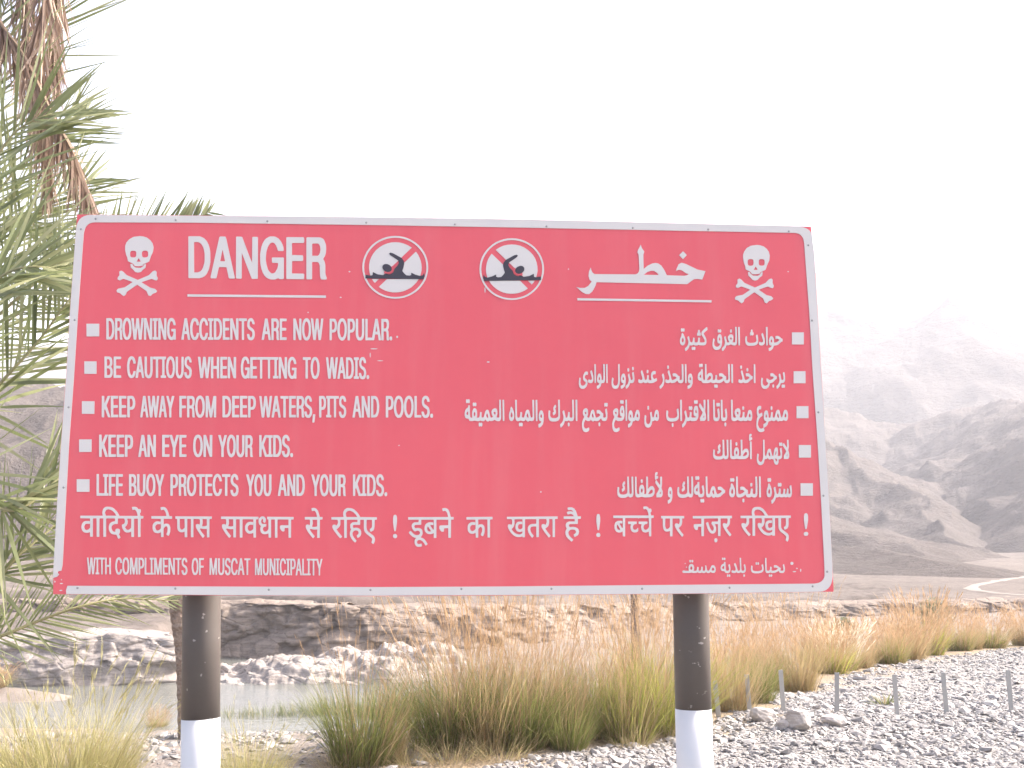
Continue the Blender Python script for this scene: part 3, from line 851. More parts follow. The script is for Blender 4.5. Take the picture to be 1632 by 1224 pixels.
        [-938,140, -2,3, -3,118, -2,1, -15,1, -1,2, 0,13, 2,2, 45,0, 3,-2, 0,-14, -2,-1, -15,0, -1,-2, 4,-119, -3,-2],
        [-880,157, 1,0, 3,2, 5,7, 4,18, 1,19, -2,27, -3,16, -5,12, -2,3, -4,3, -4,-3, -5,-9, -3,-15, -1,-16, 0,-23, 4,-21, 6,-15, 2,-3],
        [-580,139, -4,2, -6,5, -5,9, -3,12, -1,12, 2,1, 11,0, 5,-17, 4,-5, 3,-1, 4,4, 3,7, 1,5, -1,13, -1,5, -3,7, -15,11, -8,11, -4,15, -1,18, 3,14, 4,10,
         8,7, 10,1, 4,-1, 3,-2, 6,-7, 5,-12, 2,-17, -2,-1, -12,0, -3,14, -3,5, -3,2, -3,-2, -3,-6, -2,-9, 0,-8, 2,-8, 2,-4, 6,-5, 9,-7, 5,-5, 3,-5, 5,-15,
         1,-15, -2,-19, -5,-11, -2,-4, -8,-4],
        [-544,140, -3,3, -2,5, 0,11, 1,4, 3,3, 8,0, 2,-2, 2,-4, 1,-7, -1,-6, -3,-6, -3,-1],
        [-793,141, -1,1, -2,6, -17,132, 2,1, 5,0, 5,0, 2,-1, 10,-75, 2,2, 5,73, 3,2, 10,0, 2,-1, 9,-70, 1,-6, 1,2, 5,71, 2,3, 12,1, 1,-2, 0,-7, -11,-129,
         -3,-3, -11,0, -2,1, -10,72, -1,-2, -1,-8, -4,-59, -2,-4],
        [-735,141, -1,2, 0,4, 16,133, 2,2, 11,0, 2,-1, 1,-6, 22,-133, -3,-1, -9,0, -2,1, -1,3, -4,30, -2,3, -13,1, -1,-1, -2,-4, -3,-32, -2,-1],
        [-679,141, -2,2, -3,137, 2,2, 22,0, 6,-2, 7,-5, 7,-13, 3,-9, 3,-18, 1,-14, 1,-20, -2,-20, -1,-11, -4,-12, -4,-8, -6,-6, -5,-3],
        [-629,141, -2,2, 0,13, 2,2, 6,0, 1,1, -2,103, -1,2, -6,1, -2,1, -1,14, 2,2, 28,1, 3,-3, 0,-14, -2,-1, -6,0, -1,-1, 2,-104, 1,-2, 6,0, 2,-1, 1,-13,
         -2,-3],
        [-667,158, 3,0, 4,1, 7,6, 4,11, 2,17, 0,37, -3,13, -2,7, -4,9, -3,4, -6,2, -4,0, -1,-2],
        [-715,197, 8,-1, 1,2, -4,29, -1,3, -1,-2, -1,-7, -3,-20],
    ],
    'latin_three': [
        [-2210,-120, -2,3, -7,133, 2,1, 4,0, 6,0, 2,-1, 4,-49, 2,3, 16,46, 3,1, 13,0, 1,-1, -1,-3, -20,-56, 29,-76, -2,-1, -4,0, -7,0, -2,1, -22,54, -4,-10,
         2,-44, -2,-2],
        [-2154,-120, -1,3, -8,133, 3,2, 41,0, 1,-2, 0,-5, 1,-8, -1,-2, -28,-1, -1,-1, 3,-41, 26,0, 2,-2, 0,-11, 0,-3, -2,-1, -25,-1, 2,-41, 1,-2, 28,0,
         2,-2, 0,-14, -2,-1],
        [-2103,-120, -1,3, -8,134, 3,1, 41,0, 1,-2, 1,-4, 0,-9, -1,-2, -28,0, -1,-2, 3,-40, 26,-1, 2,-2, 1,-11, -1,-3, -1,-1, -26,-1, 2,-40, 1,-3, 29,0,
         1,-2, 0,-13, -2,-2],
        [-2052,-119, -1,2, -7,133, 2,2, 27,1, 7,-3, 3,-3, 8,-14, 4,-17, 1,-16, -1,-11, -3,-12, -3,-5, -4,-4, -6,-4, -15,0, 2,-48, -2,-2],
        [-2041,-53, 5,0, 5,1, 3,2, 3,4, 1,7, 1,5, -1,16, -2,6, -2,6, -2,3, -2,3, -3,1, -8,0, -2,-1],
        [-1971,-119, -1,3, 10,132, 2,3, 11,0, 2,-1, 1,-4, 25,-132, -3,-1, -9,0, -2,1, -7,37, -12,0, -1,0, -1,-5, -3,-32, -1,-1],
        [-1910,-119, -1,2, -2,6, -19,123, 0,6, 2,1, 5,0, 4,0, 2,-1, 10,-68, 2,-2, 1,4, 3,66, 2,2, 9,0, 2,-1, 2,-4, 10,-69, 1,2, 3,70, 2,2, 10,0, 1,-2,
         0,-8, -7,-127, -1,-2, -10,0, -3,4, -11,68, -1,-2, 0,-8, -3,-60, -2,-2],
        [-1856,-118, -1,1, 1,13, 10,119, 1,5, 11,0, 2,-1, 1,-2, 25,-133, -2,-2, -9,0, -3,1, -1,2, -5,31, -1,3, -12,1, -2,-2, -3,-35, -2,-1],
        [-1790,-118, -1,3, -3,54, -22,80, 2,1, 9,0, 3,-2, 11,-38, 2,-5, 2,8, 6,35, 3,2, 10,0, 2,-2, -15,-79, 3,-55, -2,-2],
        [-1954,-63, 7,-1, 2,2, -6,29, -1,2, -2,-28],
        [-1839,-63, 7,0, 2,1, -6,31, -1,-1],
        [-1604,-119, -6,3, -6,6, -5,9, -4,10, -6,28, -1,30, 3,28, 3,11, 4,8, 9,8, 3,1, 10,1, 6,-3, 7,-7, 6,-10, 3,-8, 4,-13, 2,-15, 1,-32, -1,-14, -2,-13,
         -2,-8, -5,-10, -9,-9, -3,-1],
        [-1727,-117, -1,2, -6,134, 2,2, 40,0, 1,-2, 0,-5, 1,-8, -2,-2, -25,-1, -2,-1, 3,-43, 24,0, 1,-2, 1,-13, -2,-2, -23,-1, 2,-57, -2,-2],
        [-1678,-117, -1,3, -7,133, 3,2, 30,0, 6,-3, 5,-5, 3,-7, 2,-10, 2,-23, -1,-5, -3,-10, -4,-7, 4,-6, 2,-6, 4,-43, 3,-11, -1,-2, -5,0, -7,0, -2,2,
         -2,7, -2,38, -2,5, -1,3, -2,2, -4,1, -7,0, -3,-1, 3,-56, -2,-1],
        [-1562,-116, -1,2, -6,135, 2,1, 5,0, 9,0, 2,-1, 18,-85, 1,-3, 1,3, 11,85, 2,1, 14,0, 2,-3, 5,-134, -1,-1, -10,0, -3,2, -3,63, -1,-2, -7,-59, -1,-3,
         -2,-1, -9,-1, -3,3, -13,59, -1,2, 2,-61, -2,-3],
        [-1600,-100, 1,0, 5,3, 4,7, 4,16, 1,18, -1,18, -3,16, -2,9, -4,10, -4,5, -5,3, -2,-1, -4,-4, -4,-8, -3,-15, -1,-18, 2,-26, 4,-15, 6,-13],
        [-1668,-40, 11,-1, 4,3, 2,7, 1,6, 0,15, -4,10, -4,3, -11,0, -2,-1],
        [-1456,-116, -1,3, -6,133, 2,3, 27,0, 7,-3, 8,-7, 5,-9, 5,-14, 4,-21, 1,-31, -2,-20, -3,-12, -4,-10, -6,-6, -4,-4, -6,-2],
        [-1395,-115, -2,2, -5,135, 3,1, 40,0, 2,-2, 0,-4, 0,-9, -1,-2, -27,0, -1,-2, 2,-41, 26,0, 1,-2, 1,-11, 0,-3, -2,-1, -25,-1, 1,-41, 1,-2, 27,0,
         1,-2, 1,-14, -3,-1],
        [-1345,-115, -2,3, -5,134, 3,2, 41,0, 2,-2, 0,-5, 0,-8, -1,-2, -28,-1, -1,-1, 2,-41, 26,-1, 1,-2, 1,-11, 0,-3, -2,-1, -25,-1, 1,-41, 1,-2, 28,0,
         1,-2, 1,-14, -3,-1],
        [-1294,-115, -2,3, -5,134, 2,2, 28,0, 4,-1, 7,-6, 4,-7, 2,-6, 4,-17, 0,-15, -1,-12, -4,-14, -7,-8, -5,-3, -15,0, 1,-49, -2,-1],
        [-1442,-98, 8,0, 5,3, 4,4, 4,14, 2,22, -2,28, -3,15, -3,7, -4,5, -3,3, -5,2, -7,0, -1,-1],
        [-1283,-48, 6,0, 7,2, 3,7, 2,10, -1,18, -2,9, -4,6, -5,3, -7,0, -1,-2],
        [-887,-145, -1,2, 0,12, 2,38, 2,1, 11,0, 2,-1, 0,-3, -4,-46, -3,-3],
        [-922,-115, -4,2, -6,6, -4,7, -5,17, 0,8, 2,1, 11,0, 1,-2, 2,-9, 3,-7, 3,-4, 3,-1, 4,2, 4,5, 2,12, 0,8, -1,5, -4,7, -5,4, -14,10, -6,7, -5,14,
         -1,14, 2,18, 6,12, 5,5, 3,2, 12,0, 4,-1, 4,-3, 5,-7, 5,-15, 1,-11, -2,-1, -11,0, -5,16, -2,3, -3,2, -2,0, -4,-5, -3,-8, -1,-8, 2,-8, 4,-9, 16,-12,
         7,-7, 4,-8, 2,-8, 2,-17, -3,-17, -6,-12, -4,-4, -4,-3],
        [-1208,-115, -2,3, -20,135, 2,1, 9,0, 3,-2, 10,-71, 2,-3, 1,2, 1,7, 4,63, 1,3, 2,1, 11,0, 1,-1, 2,-3, 10,-70, 1,-3, 1,3, 5,71, 3,4, 11,0, 1,-2,
         0,-2, -11,-133, -3,-2, -10,-1, -2,2, -2,3, -9,68, -2,2, -1,-3, 0,-7, -5,-62, -2,-3],
        [-1146,-114, -1,1, 0,5, 15,130, 3,3, 13,0, 1,-2, 25,-136, -3,-1, -10,0, -1,1, -7,36, -2,1, -13,0, -2,-1, -5,-36, -2,-1],
        [-1071,-114, -2,3, -4,117, -1,2, -16,0, -1,2, -1,13, 2,2, 47,0, 2,-2, 0,-14, -1,-1, -15,0, -1,-1, 4,-119, -2,-2],
        [-1035,-113, -2,2, -4,135, 3,2, 39,0, 1,-2, 0,-5, 0,-8, -1,-2, -26,-1, -1,-1, 2,-41, 25,-1, 1,-2, 0,-10, 0,-3, -2,-1, -24,-1, 1,-42, 1,-2, 26,0,
         2,-2, 0,-14, -3,-1],
        [-988,-113, -1,3, -4,135, 2,1, 31,0, 5,-3, 5,-6, 3,-7, 2,-11, 1,-17, -1,-8, -3,-11, -4,-8, 4,-5, 2,-9, 1,-9, 1,-26, 3,-13, 0,-5, -2,-1, -10,0,
         -3,2, -1,7, -2,39, -1,4, -2,3, -2,3, -10,0, -3,-1, 2,-56, -2,-1],
        [-1126,-58, 10,0, 1,1, -5,32, -2,2, -1,-4],
        [-977,-36, 11,0, 3,2, 2,5, 2,9, 0,14, -2,9, -4,4, -12,1, -1,-2],
        [-703,-114, -7,5, -6,8, -4,14, -1,13, 2,1, 11,0, 4,-15, 3,-5, 2,-2, 2,0, 4,1, 3,5, 1,8, 1,11, -1,6, -3,7, -6,5, -13,10, -7,10, -3,11, 0,22, 3,15,
         4,7, 7,6, 10,1, 7,-2, 5,-5, 3,-5, 4,-12, 1,-14, -2,-1, -10,0, -2,4, -3,11, -2,4, -3,2, -4,-2, -3,-6, -2,-8, 1,-9, 1,-6, 3,-6, 5,-5, 8,-5, 7,-7,
         5,-9, 3,-13, 1,-18, -4,-17, -5,-9, -3,-3, -5,-3],
        [-845,-112, -1,3, -4,134, 2,2, 24,1, 7,-3, 2,-2, 5,-8, 3,-7, 2,-10, 1,-12, -1,-23, -3,-11, -6,-11, -8,-3, -11,-1, 1,-48, -2,-1],
        [-800,-111, -1,2, -1,12, 2,2, 6,0, 1,1, -3,102, 0,2, -6,0, -2,2, -1,14, 3,2, 77,0, 1,-2, 0,-14, -2,-1, -14,0, -1,-2, 2,-119, -2,-1, -9,0, -2,2,
         -3,118, -1,2, -17,0, -7,-1, -1,-1, 3,-101, 0,-3, 6,0, 2,-1, 1,-14, -2,-2],
        [-833,-45, 5,0, 5,2, 3,8, 2,10, -1,15, -2,11, -3,7, -5,2, -5,0, -1,-1],
        [-632,-111, -2,2, 1,7, 16,126, 2,5, 14,0, 1,-2, 21,-123, 2,-11, 1,-1, -2,-3, -12,1, -2,6, -4,22, -2,9, -15,1, -2,-3, -4,-35, -2,-1],
        [-574,-110, -1,2, -3,136, 2,1, 5,0, 7,0, 2,-1, 21,-74, 3,-7, -1,80, 2,2, 11,0, 1,-3, 3,-135, -2,-1, -12,0, -3,3, -22,78, -1,1, 1,-80, -2,-3],
        [-514,-110, -1,3, -3,134, 2,3, 25,0, 7,-3, 6,-7, 4,-6, 5,-14, 3,-18, 2,-13, 0,-19, -2,-25, -5,-16, -3,-8, -6,-7, -9,-4],
        [-501,-92, 6,-1, 3,1, 3,2, 4,5, 5,17, 1,16, 0,24, -3,20, -6,14, -4,4, -5,2, -5,0, -1,-1],
        [-612,-54, 10,-1, 1,2, -5,32, -1,2, -2,-5],
        [-171,-110, -7,3, -7,8, -5,12, -2,12, 0,4, 2,2, 12,-1, 5,-17, 5,-5, 4,0, 5,5, 3,6, 1,5, 0,13, -2,6, -3,4, -18,12, -7,9, -3,6, -2,7, -1,5, 0,15,
         3,17, 5,7, 6,7, 7,2, 6,0, 9,-3, 7,-8, 3,-6, 3,-10, 1,-11, -2,-1, -13,0, -2,10, -3,7, -3,3, -4,1, -3,-2, -4,-7, -2,-11, 2,-9, 2,-7, 5,-4, 15,-11,
         7,-7, 2,-5, 3,-11, 2,-16, -3,-17, -6,-12, -5,-5, -6,-2],
        [-345,-111, -4,3, -7,7, -6,10, -2,8, -4,13, -2,16, 0,29, 1,16, 3,13, 3,8, 4,9, 4,6, 5,4, 7,2, 6,0, 8,-3, 6,-6, 6,-9, 3,-9, 5,-26, 1,-15, 1,-4,
         -1,-5, 0,-15, -2,-17, -3,-11, -7,-15, -5,-5, -6,-3],
        [-279,-110, -6,3, -5,5, -6,10, -3,8, -5,25, -2,27, 3,27, 4,17, 5,9, 8,9, 8,3, 7,1, 6,-3, 5,-4, 6,-9, 6,-13, 3,-14, 2,-17, 0,-26, -3,-26, -3,-10,
         -4,-10, -8,-10, -5,-2],
        [-129,-109, -4,2, -2,4, -1,7, 1,6, 1,3, 3,4, 9,0, 2,-2, 2,-5, 1,-7, -1,-6, -1,-3, -4,-3],
        [-419,-109, -2,3, -2,134, 2,3, 27,0, 6,-2, 6,-6, 5,-7, 1,-6, 4,-20, 0,-9, -2,-15, -4,-14, -8,-9, -8,-3, -12,0, 1,-48, -2,-1],
        [-236,-108, -1,3, -2,135, 2,2, 11,0, 2,-1, 0,-2, 2,-119, 1,-2, 27,0, 1,-2, 0,-12, -2,-2],
        [-340,-92, 3,0, 5,3, 5,11, 4,17, 0,9, 0,27, -2,14, -6,17, -6,7, -2,1, -6,-3, -5,-8, -4,-18, -2,-19, 2,-24, 3,-16, 6,-12, 2,-4],
        [-275,-92, 3,0, 4,3, 6,10, 3,16, 2,22, -1,20, -4,16, -3,10, -3,5, -3,3, -4,1, -2,0, -5,-5, -3,-7, -4,-13, -1,-14, 0,-29, 2,-14, 6,-16, 3,-4],
        [-406,-42, 7,0, 6,3, 4,7, 1,10, 0,15, -2,11, -4,6, -5,3, -7,0, -1,-1],
    ],
    'latin_four': [
        [-2211,-372, -2,3, -8,136, 2,2, 5,0, 6,0, 2,-2, 4,-49, 3,5, 15,44, 2,2, 14,0, 1,-2, 0,-3, -20,-57, 23,-61, 5,-17, -2,-1, -4,0, -7,0, -2,1, -20,52,
         -2,3, -4,-10, 3,-45, -2,-1],
        [-2154,-372, -2,3, -8,136, 3,2, 41,0, 2,-2, 0,-5, 0,-8, -1,-2, -27,-1, -1,-1, 2,-42, 27,-1, 1,-2, 1,-11, 0,-3, -2,-1, -25,0, 2,-42, 1,-2, 28,-1,
         2,-2, 0,-13, -3,-2],
        [-2103,-372, -1,3, -8,137, 3,1, 41,0, 1,-2, 1,-5, 0,-8, -1,-2, -28,-1, -1,-1, 2,-42, 28,0, 1,-2, 1,-12, 0,-2, -2,-2, -27,0, 2,-42, 2,-2, 28,0,
         1,-2, 1,-14, -3,-2],
        [-2052,-371, -2,3, -7,135, 2,2, 28,0, 6,-2, 4,-3, 5,-6, 3,-7, 3,-14, 2,-13, -1,-23, -4,-12, -6,-7, -6,-3, -15,0, 2,-49, -2,-1],
        [-2041,-304, 5,0, 6,2, 5,7, 1,7, 0,17, -1,8, -4,10, -3,3, -3,2, -8,0, -2,-2],
        [-1969,-371, -2,2, 1,7, 12,130, 2,1, 12,0, 2,-3, 25,-127, 3,-8, -3,-2, -10,0, -2,1, -8,37, -14,1, -1,-1, -1,-3, -2,-31, -1,-3, -2,-1],
        [-1912,-371, -2,2, -7,137, 2,2, 11,0, 3,-3, 20,-67, 4,-10, 1,-1, -4,78, 2,3, 11,0, 2,-3, 7,-136, -2,-2, -5,0, -7,0, -2,2, -20,66, -4,10, -1,1,
         4,-77, -2,-2],
        [-1951,-314, 9,-1, 1,2, -6,31, -1,2, -3,-32],
        [-1821,-370, -2,3, -6,136, 2,1, 39,0, 1,0, 2,-2, 3,2, 13,0, 1,-1, 16,-49, 2,8, 9,40, 2,2, 13,0, 1,-3, -1,-5, -17,-74, 2,-57, -2,-1, -10,0, -3,1,
         -3,57, -22,71, -4,8, 0,-12, -1,-2, -26,-1, -1,-1, 2,-42, 26,0, 1,-2, 1,-11, -1,-3, -1,-2, -25,0, 2,-41, 0,-2, 1,-1, 27,0, 2,-2, 0,-14, -3,-1],
        [-1715,-370, -1,3, -6,136, 2,1, 40,0, 2,-2, 0,-5, 0,-8, -1,-2, -27,0, -1,-2, 2,-41, 26,-1, 2,-2, 0,-11, 0,-3, -2,-1, -25,-1, 2,-41, 1,-2, 27,-1,
         2,-2, 0,-13, -3,-2],
        [-1605,-371, -4,2, -4,3, -4,4, -6,10, -3,9, -4,13, -2,17, -1,27, 2,27, 3,12, 4,7, 4,7, 4,3, 6,2, 9,0, 6,-2, 7,-7, 4,-7, 4,-10, 6,-25, 2,-19, 0,-22,
         -4,-25, -3,-10, -3,-7, -9,-8, -4,-1],
        [-1563,-369, -2,3, -6,135, 2,2, 5,0, 7,0, 2,-2, 24,-75, 2,-4, -3,79, 2,2, 12,0, 2,-3, 5,-136, -2,-1, -11,0, -3,3, -24,75, -2,3, 3,-79, -2,-2],
        [-1601,-352, 1,-1, 4,3, 5,11, 4,23, -1,35, -3,12, -3,10, -4,7, -3,4, -4,2, -5,-3, -5,-10, -3,-14, -1,-18, 1,-18, 4,-22, 6,-15, 3,-4],
        [-1395,-370, -7,2, -4,5, -6,10, -4,11, -5,24, -2,39, 4,26, 6,16, 4,6, 5,4, 12,0, 6,-3, 7,-8, 4,-7, 4,-12, 5,-29, 1,-25, -3,-29, -3,-12, -4,-9,
         -9,-8, -5,-2],
        [-1340,-370, -7,4, -4,5, -5,10, -4,13, -1,8, -4,99, 1,2, 6,0, 6,0, 2,-2, 3,-99, 2,-6, 4,-10, 3,-4, 4,-2, 3,3, 4,8, 2,14, -4,96, 3,2, 9,0, 2,-1,
         1,-2, 3,-93, -1,-20, -3,-9, -3,-8, -6,-6, -5,-2],
        [-1452,-369, -2,3, -2,57, -23,78, 2,2, 5,0, 6,0, 2,-2, 13,-45, 1,-1, 10,46, 3,2, 10,0, 2,-2, 0,-2, -16,-79, 2,-55, -2,-2],
        [-1302,-368, -2,3, -5,134, 2,2, 31,0, 6,-5, 3,-4, 3,-9, 2,-7, 0,-22, 0,-6, -3,-11, -3,-7, 4,-6, 2,-10, 2,-39, 4,-11, -2,-2, -5,0, -6,0, -3,2, -1,6,
         -2,39, -2,5, -2,5, -2,1, -10,0, -1,-2, 2,-54, -2,-2],
        [-1393,-351, 2,0, 1,1, 6,8, 2,9, 2,18, -1,34, -2,12, -7,17, -3,5, -4,1, -3,-3, -4,-5, -4,-18, -1,-17, 1,-21, 4,-21, 5,-14],
        [-1292,-291, 9,0, 2,1, 2,2, 3,7, 1,9, -2,16, -3,8, -2,1, -11,0, -1,-2],
        [-1054,-369, -8,4, -6,8, -6,16, -1,11, 2,2, 12,-1, 2,-1, 1,-10, 3,-7, 4,-4, 3,0, 3,2, 4,7, 2,8, -1,11, -1,5, -4,6, -4,4, -13,8, -8,10, -3,6, -2,10,
         0,18, 2,13, 5,10, 4,4, 4,3, 4,1, 6,0, 8,-3, 5,-6, 3,-5, 5,-12, 1,-12, -2,-2, -12,1, -2,10, -3,6, -4,4, -2,0, -3,-2, -4,-7, -1,-6, 0,-11, 2,-4,
         3,-7, 4,-4, 14,-9, 6,-8, 4,-8, 3,-10, 0,-17, -3,-16, -5,-9, -4,-4, -5,-3],
        [-1015,-368, -4,4, -2,5, -1,7, 1,4, 1,3, 3,3, 8,0, 3,-4, 2,-6, 0,-10, -5,-6],
        [-1215,-367, -1,3, -5,135, 2,1, 4,0, 6,0, 2,-1, 2,-49, 2,3, 17,47, 48,0, 2,-2, 0,-14, -2,-1, -6,0, -2,-1, 4,-102, 1,-2, 7,0, 2,-2, 0,-13, -3,-2,
         -45,0, -18,53, -2,1, -3,-9, 1,-44, -2,-1],
        [-1127,-367, -2,3, -4,134, 2,3, 23,0, 8,-2, 7,-7, 5,-7, 6,-18, 4,-22, 1,-29, -2,-21, -3,-11, -4,-10, -8,-10, -6,-3],
        [-1168,-356, 2,5, 8,1, 1,0, 0,3, -3,101, -1,1, -9,0, -1,2, -1,6, -2,-3, -17,-49, 20,-60],
        [-1114,-350, 3,0, 6,1, 6,6, 4,10, 3,21, -1,29, -4,22, -7,12, -4,3, -4,1, -5,0, -1,-1],
    ],
    'latin_five': [
        [-2213,-616, -1,3, -8,131, 2,2, 10,0, 2,-2, 7,-116, 1,-1, 25,-1, 8,1, 1,1, -6,98, 0,2, -7,1, -2,1, -1,15, 2,1, 29,0, 1,-2, 1,-14, -2,-1, -5,0,
         -2,-1, 6,-99, 1,-2, 6,0, 2,-2, 1,-14, -3,-1],
        [-2137,-616, -2,3, -7,132, 3,1, 36,0, 1,-3, 1,-12, -1,-2, -24,0, -1,-1, 3,-43, 22,0, 1,-2, 1,-13, -2,-2, -21,-1, 3,-55, -3,-2],
        [-2093,-616, -2,3, -7,132, 3,1, 37,0, 1,-2, 1,-5, 0,-8, -1,-2, -25,0, -1,-1, 3,-41, 24,0, 1,-2, 1,-11, -1,-3, -1,-1, -23,-1, 2,-40, 1,-2, 25,0,
         1,-2, 1,-14, -3,-1],
        [-1944,-618, -8,4, -6,8, -4,9, -3,13, -2,10, -5,92, 2,2, 5,0, 6,0, 1,-2, 5,-88, 2,-10, 5,-14, 3,-4, 4,-2, 3,2, 4,8, 2,14, -5,94, 3,2, 9,0, 2,-1,
         1,-2, 5,-97, -1,-7, -3,-16, -4,-7, -4,-5, -7,-3],
        [-1884,-618, -7,3, -4,4, -6,10, -5,9, -3,14, -3,15, -1,31, 1,15, 3,16, 5,13, 4,6, 5,4, 13,0, 5,-2, 6,-7, 5,-8, 4,-10, 5,-22, 2,-30, 0,-19, -2,-10,
         -2,-10, -4,-10, -8,-10, -6,-2],
        [-2013,-616, -2,3, -7,131, 2,2, 27,0, 4,-2, 6,-6, 4,-8, 2,-9, 2,-22, -3,-10, -4,-8, 5,-6, 3,-6, 2,-8, 2,-20, -1,-12, -3,-10, -3,-5, -5,-3, -7,-1],
        [-1831,-616, -1,3, -3,55, -24,77, 2,1, 10,0, 3,-2, 12,-37, 3,-8, 1,2, 9,44, 2,1, 11,0, 2,-1, -1,-4, -16,-76, 3,-54, -2,-1],
        [-2001,-599, 8,0, 3,1, 4,4, 1,4, 1,5, 0,13, -3,8, -3,5, -3,3, -10,0, -1,-1],
        [-1883,-599, 3,0, 2,2, 5,9, 3,14, 1,17, -1,19, -4,22, -6,14, -3,4, -4,2, -2,-1, -3,-3, -4,-9, -2,-11, -1,-13, 1,-30, 3,-12, 4,-14, 4,-6],
        [-2004,-538, 9,0, 3,4, 2,8, 1,12, -3,10, -4,6, -5,2, -5,0, -1,-2],
        [-1368,-617, -5,2, -6,7, -3,4, -4,10, -2,16, 2,1, 12,0, 1,-2, 1,-9, 4,-8, 4,-3, 3,0, 3,2, 5,9, 1,4, -1,13, -5,10, -4,3, -12,8, -8,9, -3,6, -3,7,
         -1,5, 0,15, 3,16, 5,9, 7,6, 4,1, 7,0, 7,-3, 8,-8, 5,-14, 1,-4, 0,-9, -2,-1, -11,1, -3,9, -2,7, -4,4, -3,0, -3,-3, -2,-3, -3,-11, 0,-7, 3,-8, 3,-6,
         18,-12, 8,-10, 4,-13, 1,-20, -2,-10, -2,-7, -3,-5, -4,-5, -7,-3],
        [-1635,-617, -5,3, -7,8, -4,8, -4,10, -5,24, -2,34, 3,23, 3,11, 4,9, 8,8, 6,2, 6,0, 6,-2, 7,-5, 7,-11, 4,-11, 5,-22, 0,-17, 1,-2, 0,-3, 0,-16,
         -1,-14, -2,-11, -3,-10, -4,-7, -6,-6, -4,-3],
        [-1474,-616, -4,2, -6,6, -6,10, -3,8, -4,12, -2,15, -1,32, 1,14, 2,13, 6,15, 8,10, 7,3, 6,0, 8,-4, 8,-8, 6,-15, 4,-18, -2,-2, -11,0, -2,3, -2,9,
         -5,11, -4,4, -2,1, -4,-1, -2,-3, -4,-8, -1,-5, -3,-23, 1,-24, 4,-19, 5,-13, 6,-7, 2,-1, 4,2, 3,5, 4,9, 0,9, 2,3, 12,0, 1,-1, 0,-4, -1,-11, -3,-12,
         -7,-12, -5,-4, -3,-1],
        [-1757,-615, -2,3, -6,131, 2,2, 25,0, 6,-2, 6,-5, 4,-6, 3,-8, 2,-12, 1,-23, 0,-5, -3,-11, -2,-5, -6,-8, -7,-3, -12,0, 1,-47, -2,-1],
        [-1706,-615, -1,3, -7,132, 3,1, 27,0, 5,-1, 5,-3, 3,-4, 4,-9, 1,-7, 1,-24, 0,-5, -2,-7, -4,-10, 3,-5, 3,-11, 3,-37, 3,-9, 0,-3, -2,-1, -4,0, -7,0,
         -2,1, -2,10, -1,28, -2,10, -2,5, -2,2, -11,0, -2,-1, 3,-54, -2,-1],
        [-1578,-615, -1,3, -5,115, -2,1, -16,1, -1,2, -1,12, 2,2, 47,1, 3,-3, 0,-13, -2,-2, -15,0, -1,-1, 5,-116, -2,-2],
        [-1541,-615, -2,3, -6,132, 3,2, 39,-1, 2,-2, 0,-4, 0,-8, -1,-2, -27,-1, -1,-1, 2,-40, 25,-1, 2,-2, 0,-11, 0,-2, -2,-2, -24,0, 2,-41, 1,-3, 27,0,
         1,-2, 0,-12, -2,-2],
        [-1419,-614, -2,3, -4,114, -2,2, -16,0, -1,2, -1,13, 2,2, 48,0, 2,-2, 0,-14, -2,-1, -15,0, -1,-2, 5,-115, -2,-3],
        [-1631,-598, 3,-1, 3,2, 5,11, 3,11, 1,13, -1,31, -3,12, -6,17, -4,4, -4,2, -5,-2, -4,-9, -3,-9, -1,-19, 1,-26, 2,-13, 6,-15, 4,-8],
        [-1747,-549, 7,-1, 3,1, 2,2, 4,7, 1,10, -1,15, -2,10, -4,6, -6,3, -6,0, -1,-1],
        [-1696,-540, 9,-1, 3,1, 2,2, 2,7, 1,5, -1,17, -2,7, -3,4, -5,1, -7,0, -2,-1],
        [-1213,-617, -6,2, -4,4, -6,8, -5,13, -4,21, -3,33, 2,26, 4,16, 4,9, 9,8, 12,0, 4,-2, 5,-4, 8,-15, 4,-16, 2,-14, 2,-36, -3,-24, -5,-16, -3,-5,
         -6,-6, -6,-2],
        [-1161,-616, -6,3, -5,6, -5,10, -3,13, -1,8, -4,95, 2,2, 5,1, 6,-1, 2,-2, 3,-97, 2,-9, 3,-6, 3,-4, 3,-1, 4,2, 2,5, 3,16, -3,94, 2,3, 10,0, 2,-1,
         0,-2, 4,-91, -2,-16, -4,-16, -6,-9, -6,-3],
        [-1268,-615, -2,3, -2,54, -22,78, 2,1, 4,0, 7,0, 2,-1, 13,-45, 2,5, 7,39, 3,2, 10,0, 2,-1, 0,-2, -16,-74, 3,-57, -3,-2],
        [-1212,-597, 3,-1, 2,2, 4,8, 3,15, 1,16, -1,22, -3,21, -6,14, -3,4, -3,1, -4,-3, -3,-6, -3,-12, -2,-14, 2,-33, 2,-13, 3,-11, 4,-7],
        [-1090,-614, -1,2, 1,6, 15,127, 2,1, 13,0, 1,-1, 2,-12, 23,-122, -3,-1, -10,0, -2,1, -6,35, -2,1, -13,0, -2,0, -1,-2, -3,-34, -2,-1],
        [-1031,-614, -1,3, -4,132, 1,1, 11,0, 3,-2, 22,-73, 2,-3, -2,76, 2,2, 11,0, 1,-3, 4,-132, -2,-1, -4,0, -8,0, -2,1, -21,73, -2,4, 2,-76, -2,-2],
        [-973,-614, -2,3, -4,131, 3,2, 25,0, 7,-2, 5,-6, 6,-10, 4,-12, 3,-17, 1,-11, 1,-4, 0,-26, -2,-13, -1,-9, -5,-13, -5,-7, -5,-4, -5,-2],
        [-960,-597, 6,0, 3,1, 3,2, 3,4, 3,7, 2,6, 2,22, -2,29, -3,15, -6,12, -3,2, -4,2, -7,0, -1,-1],
        [-1069,-559, 9,-1, 1,2, -6,32, -1,2, -4,-31],
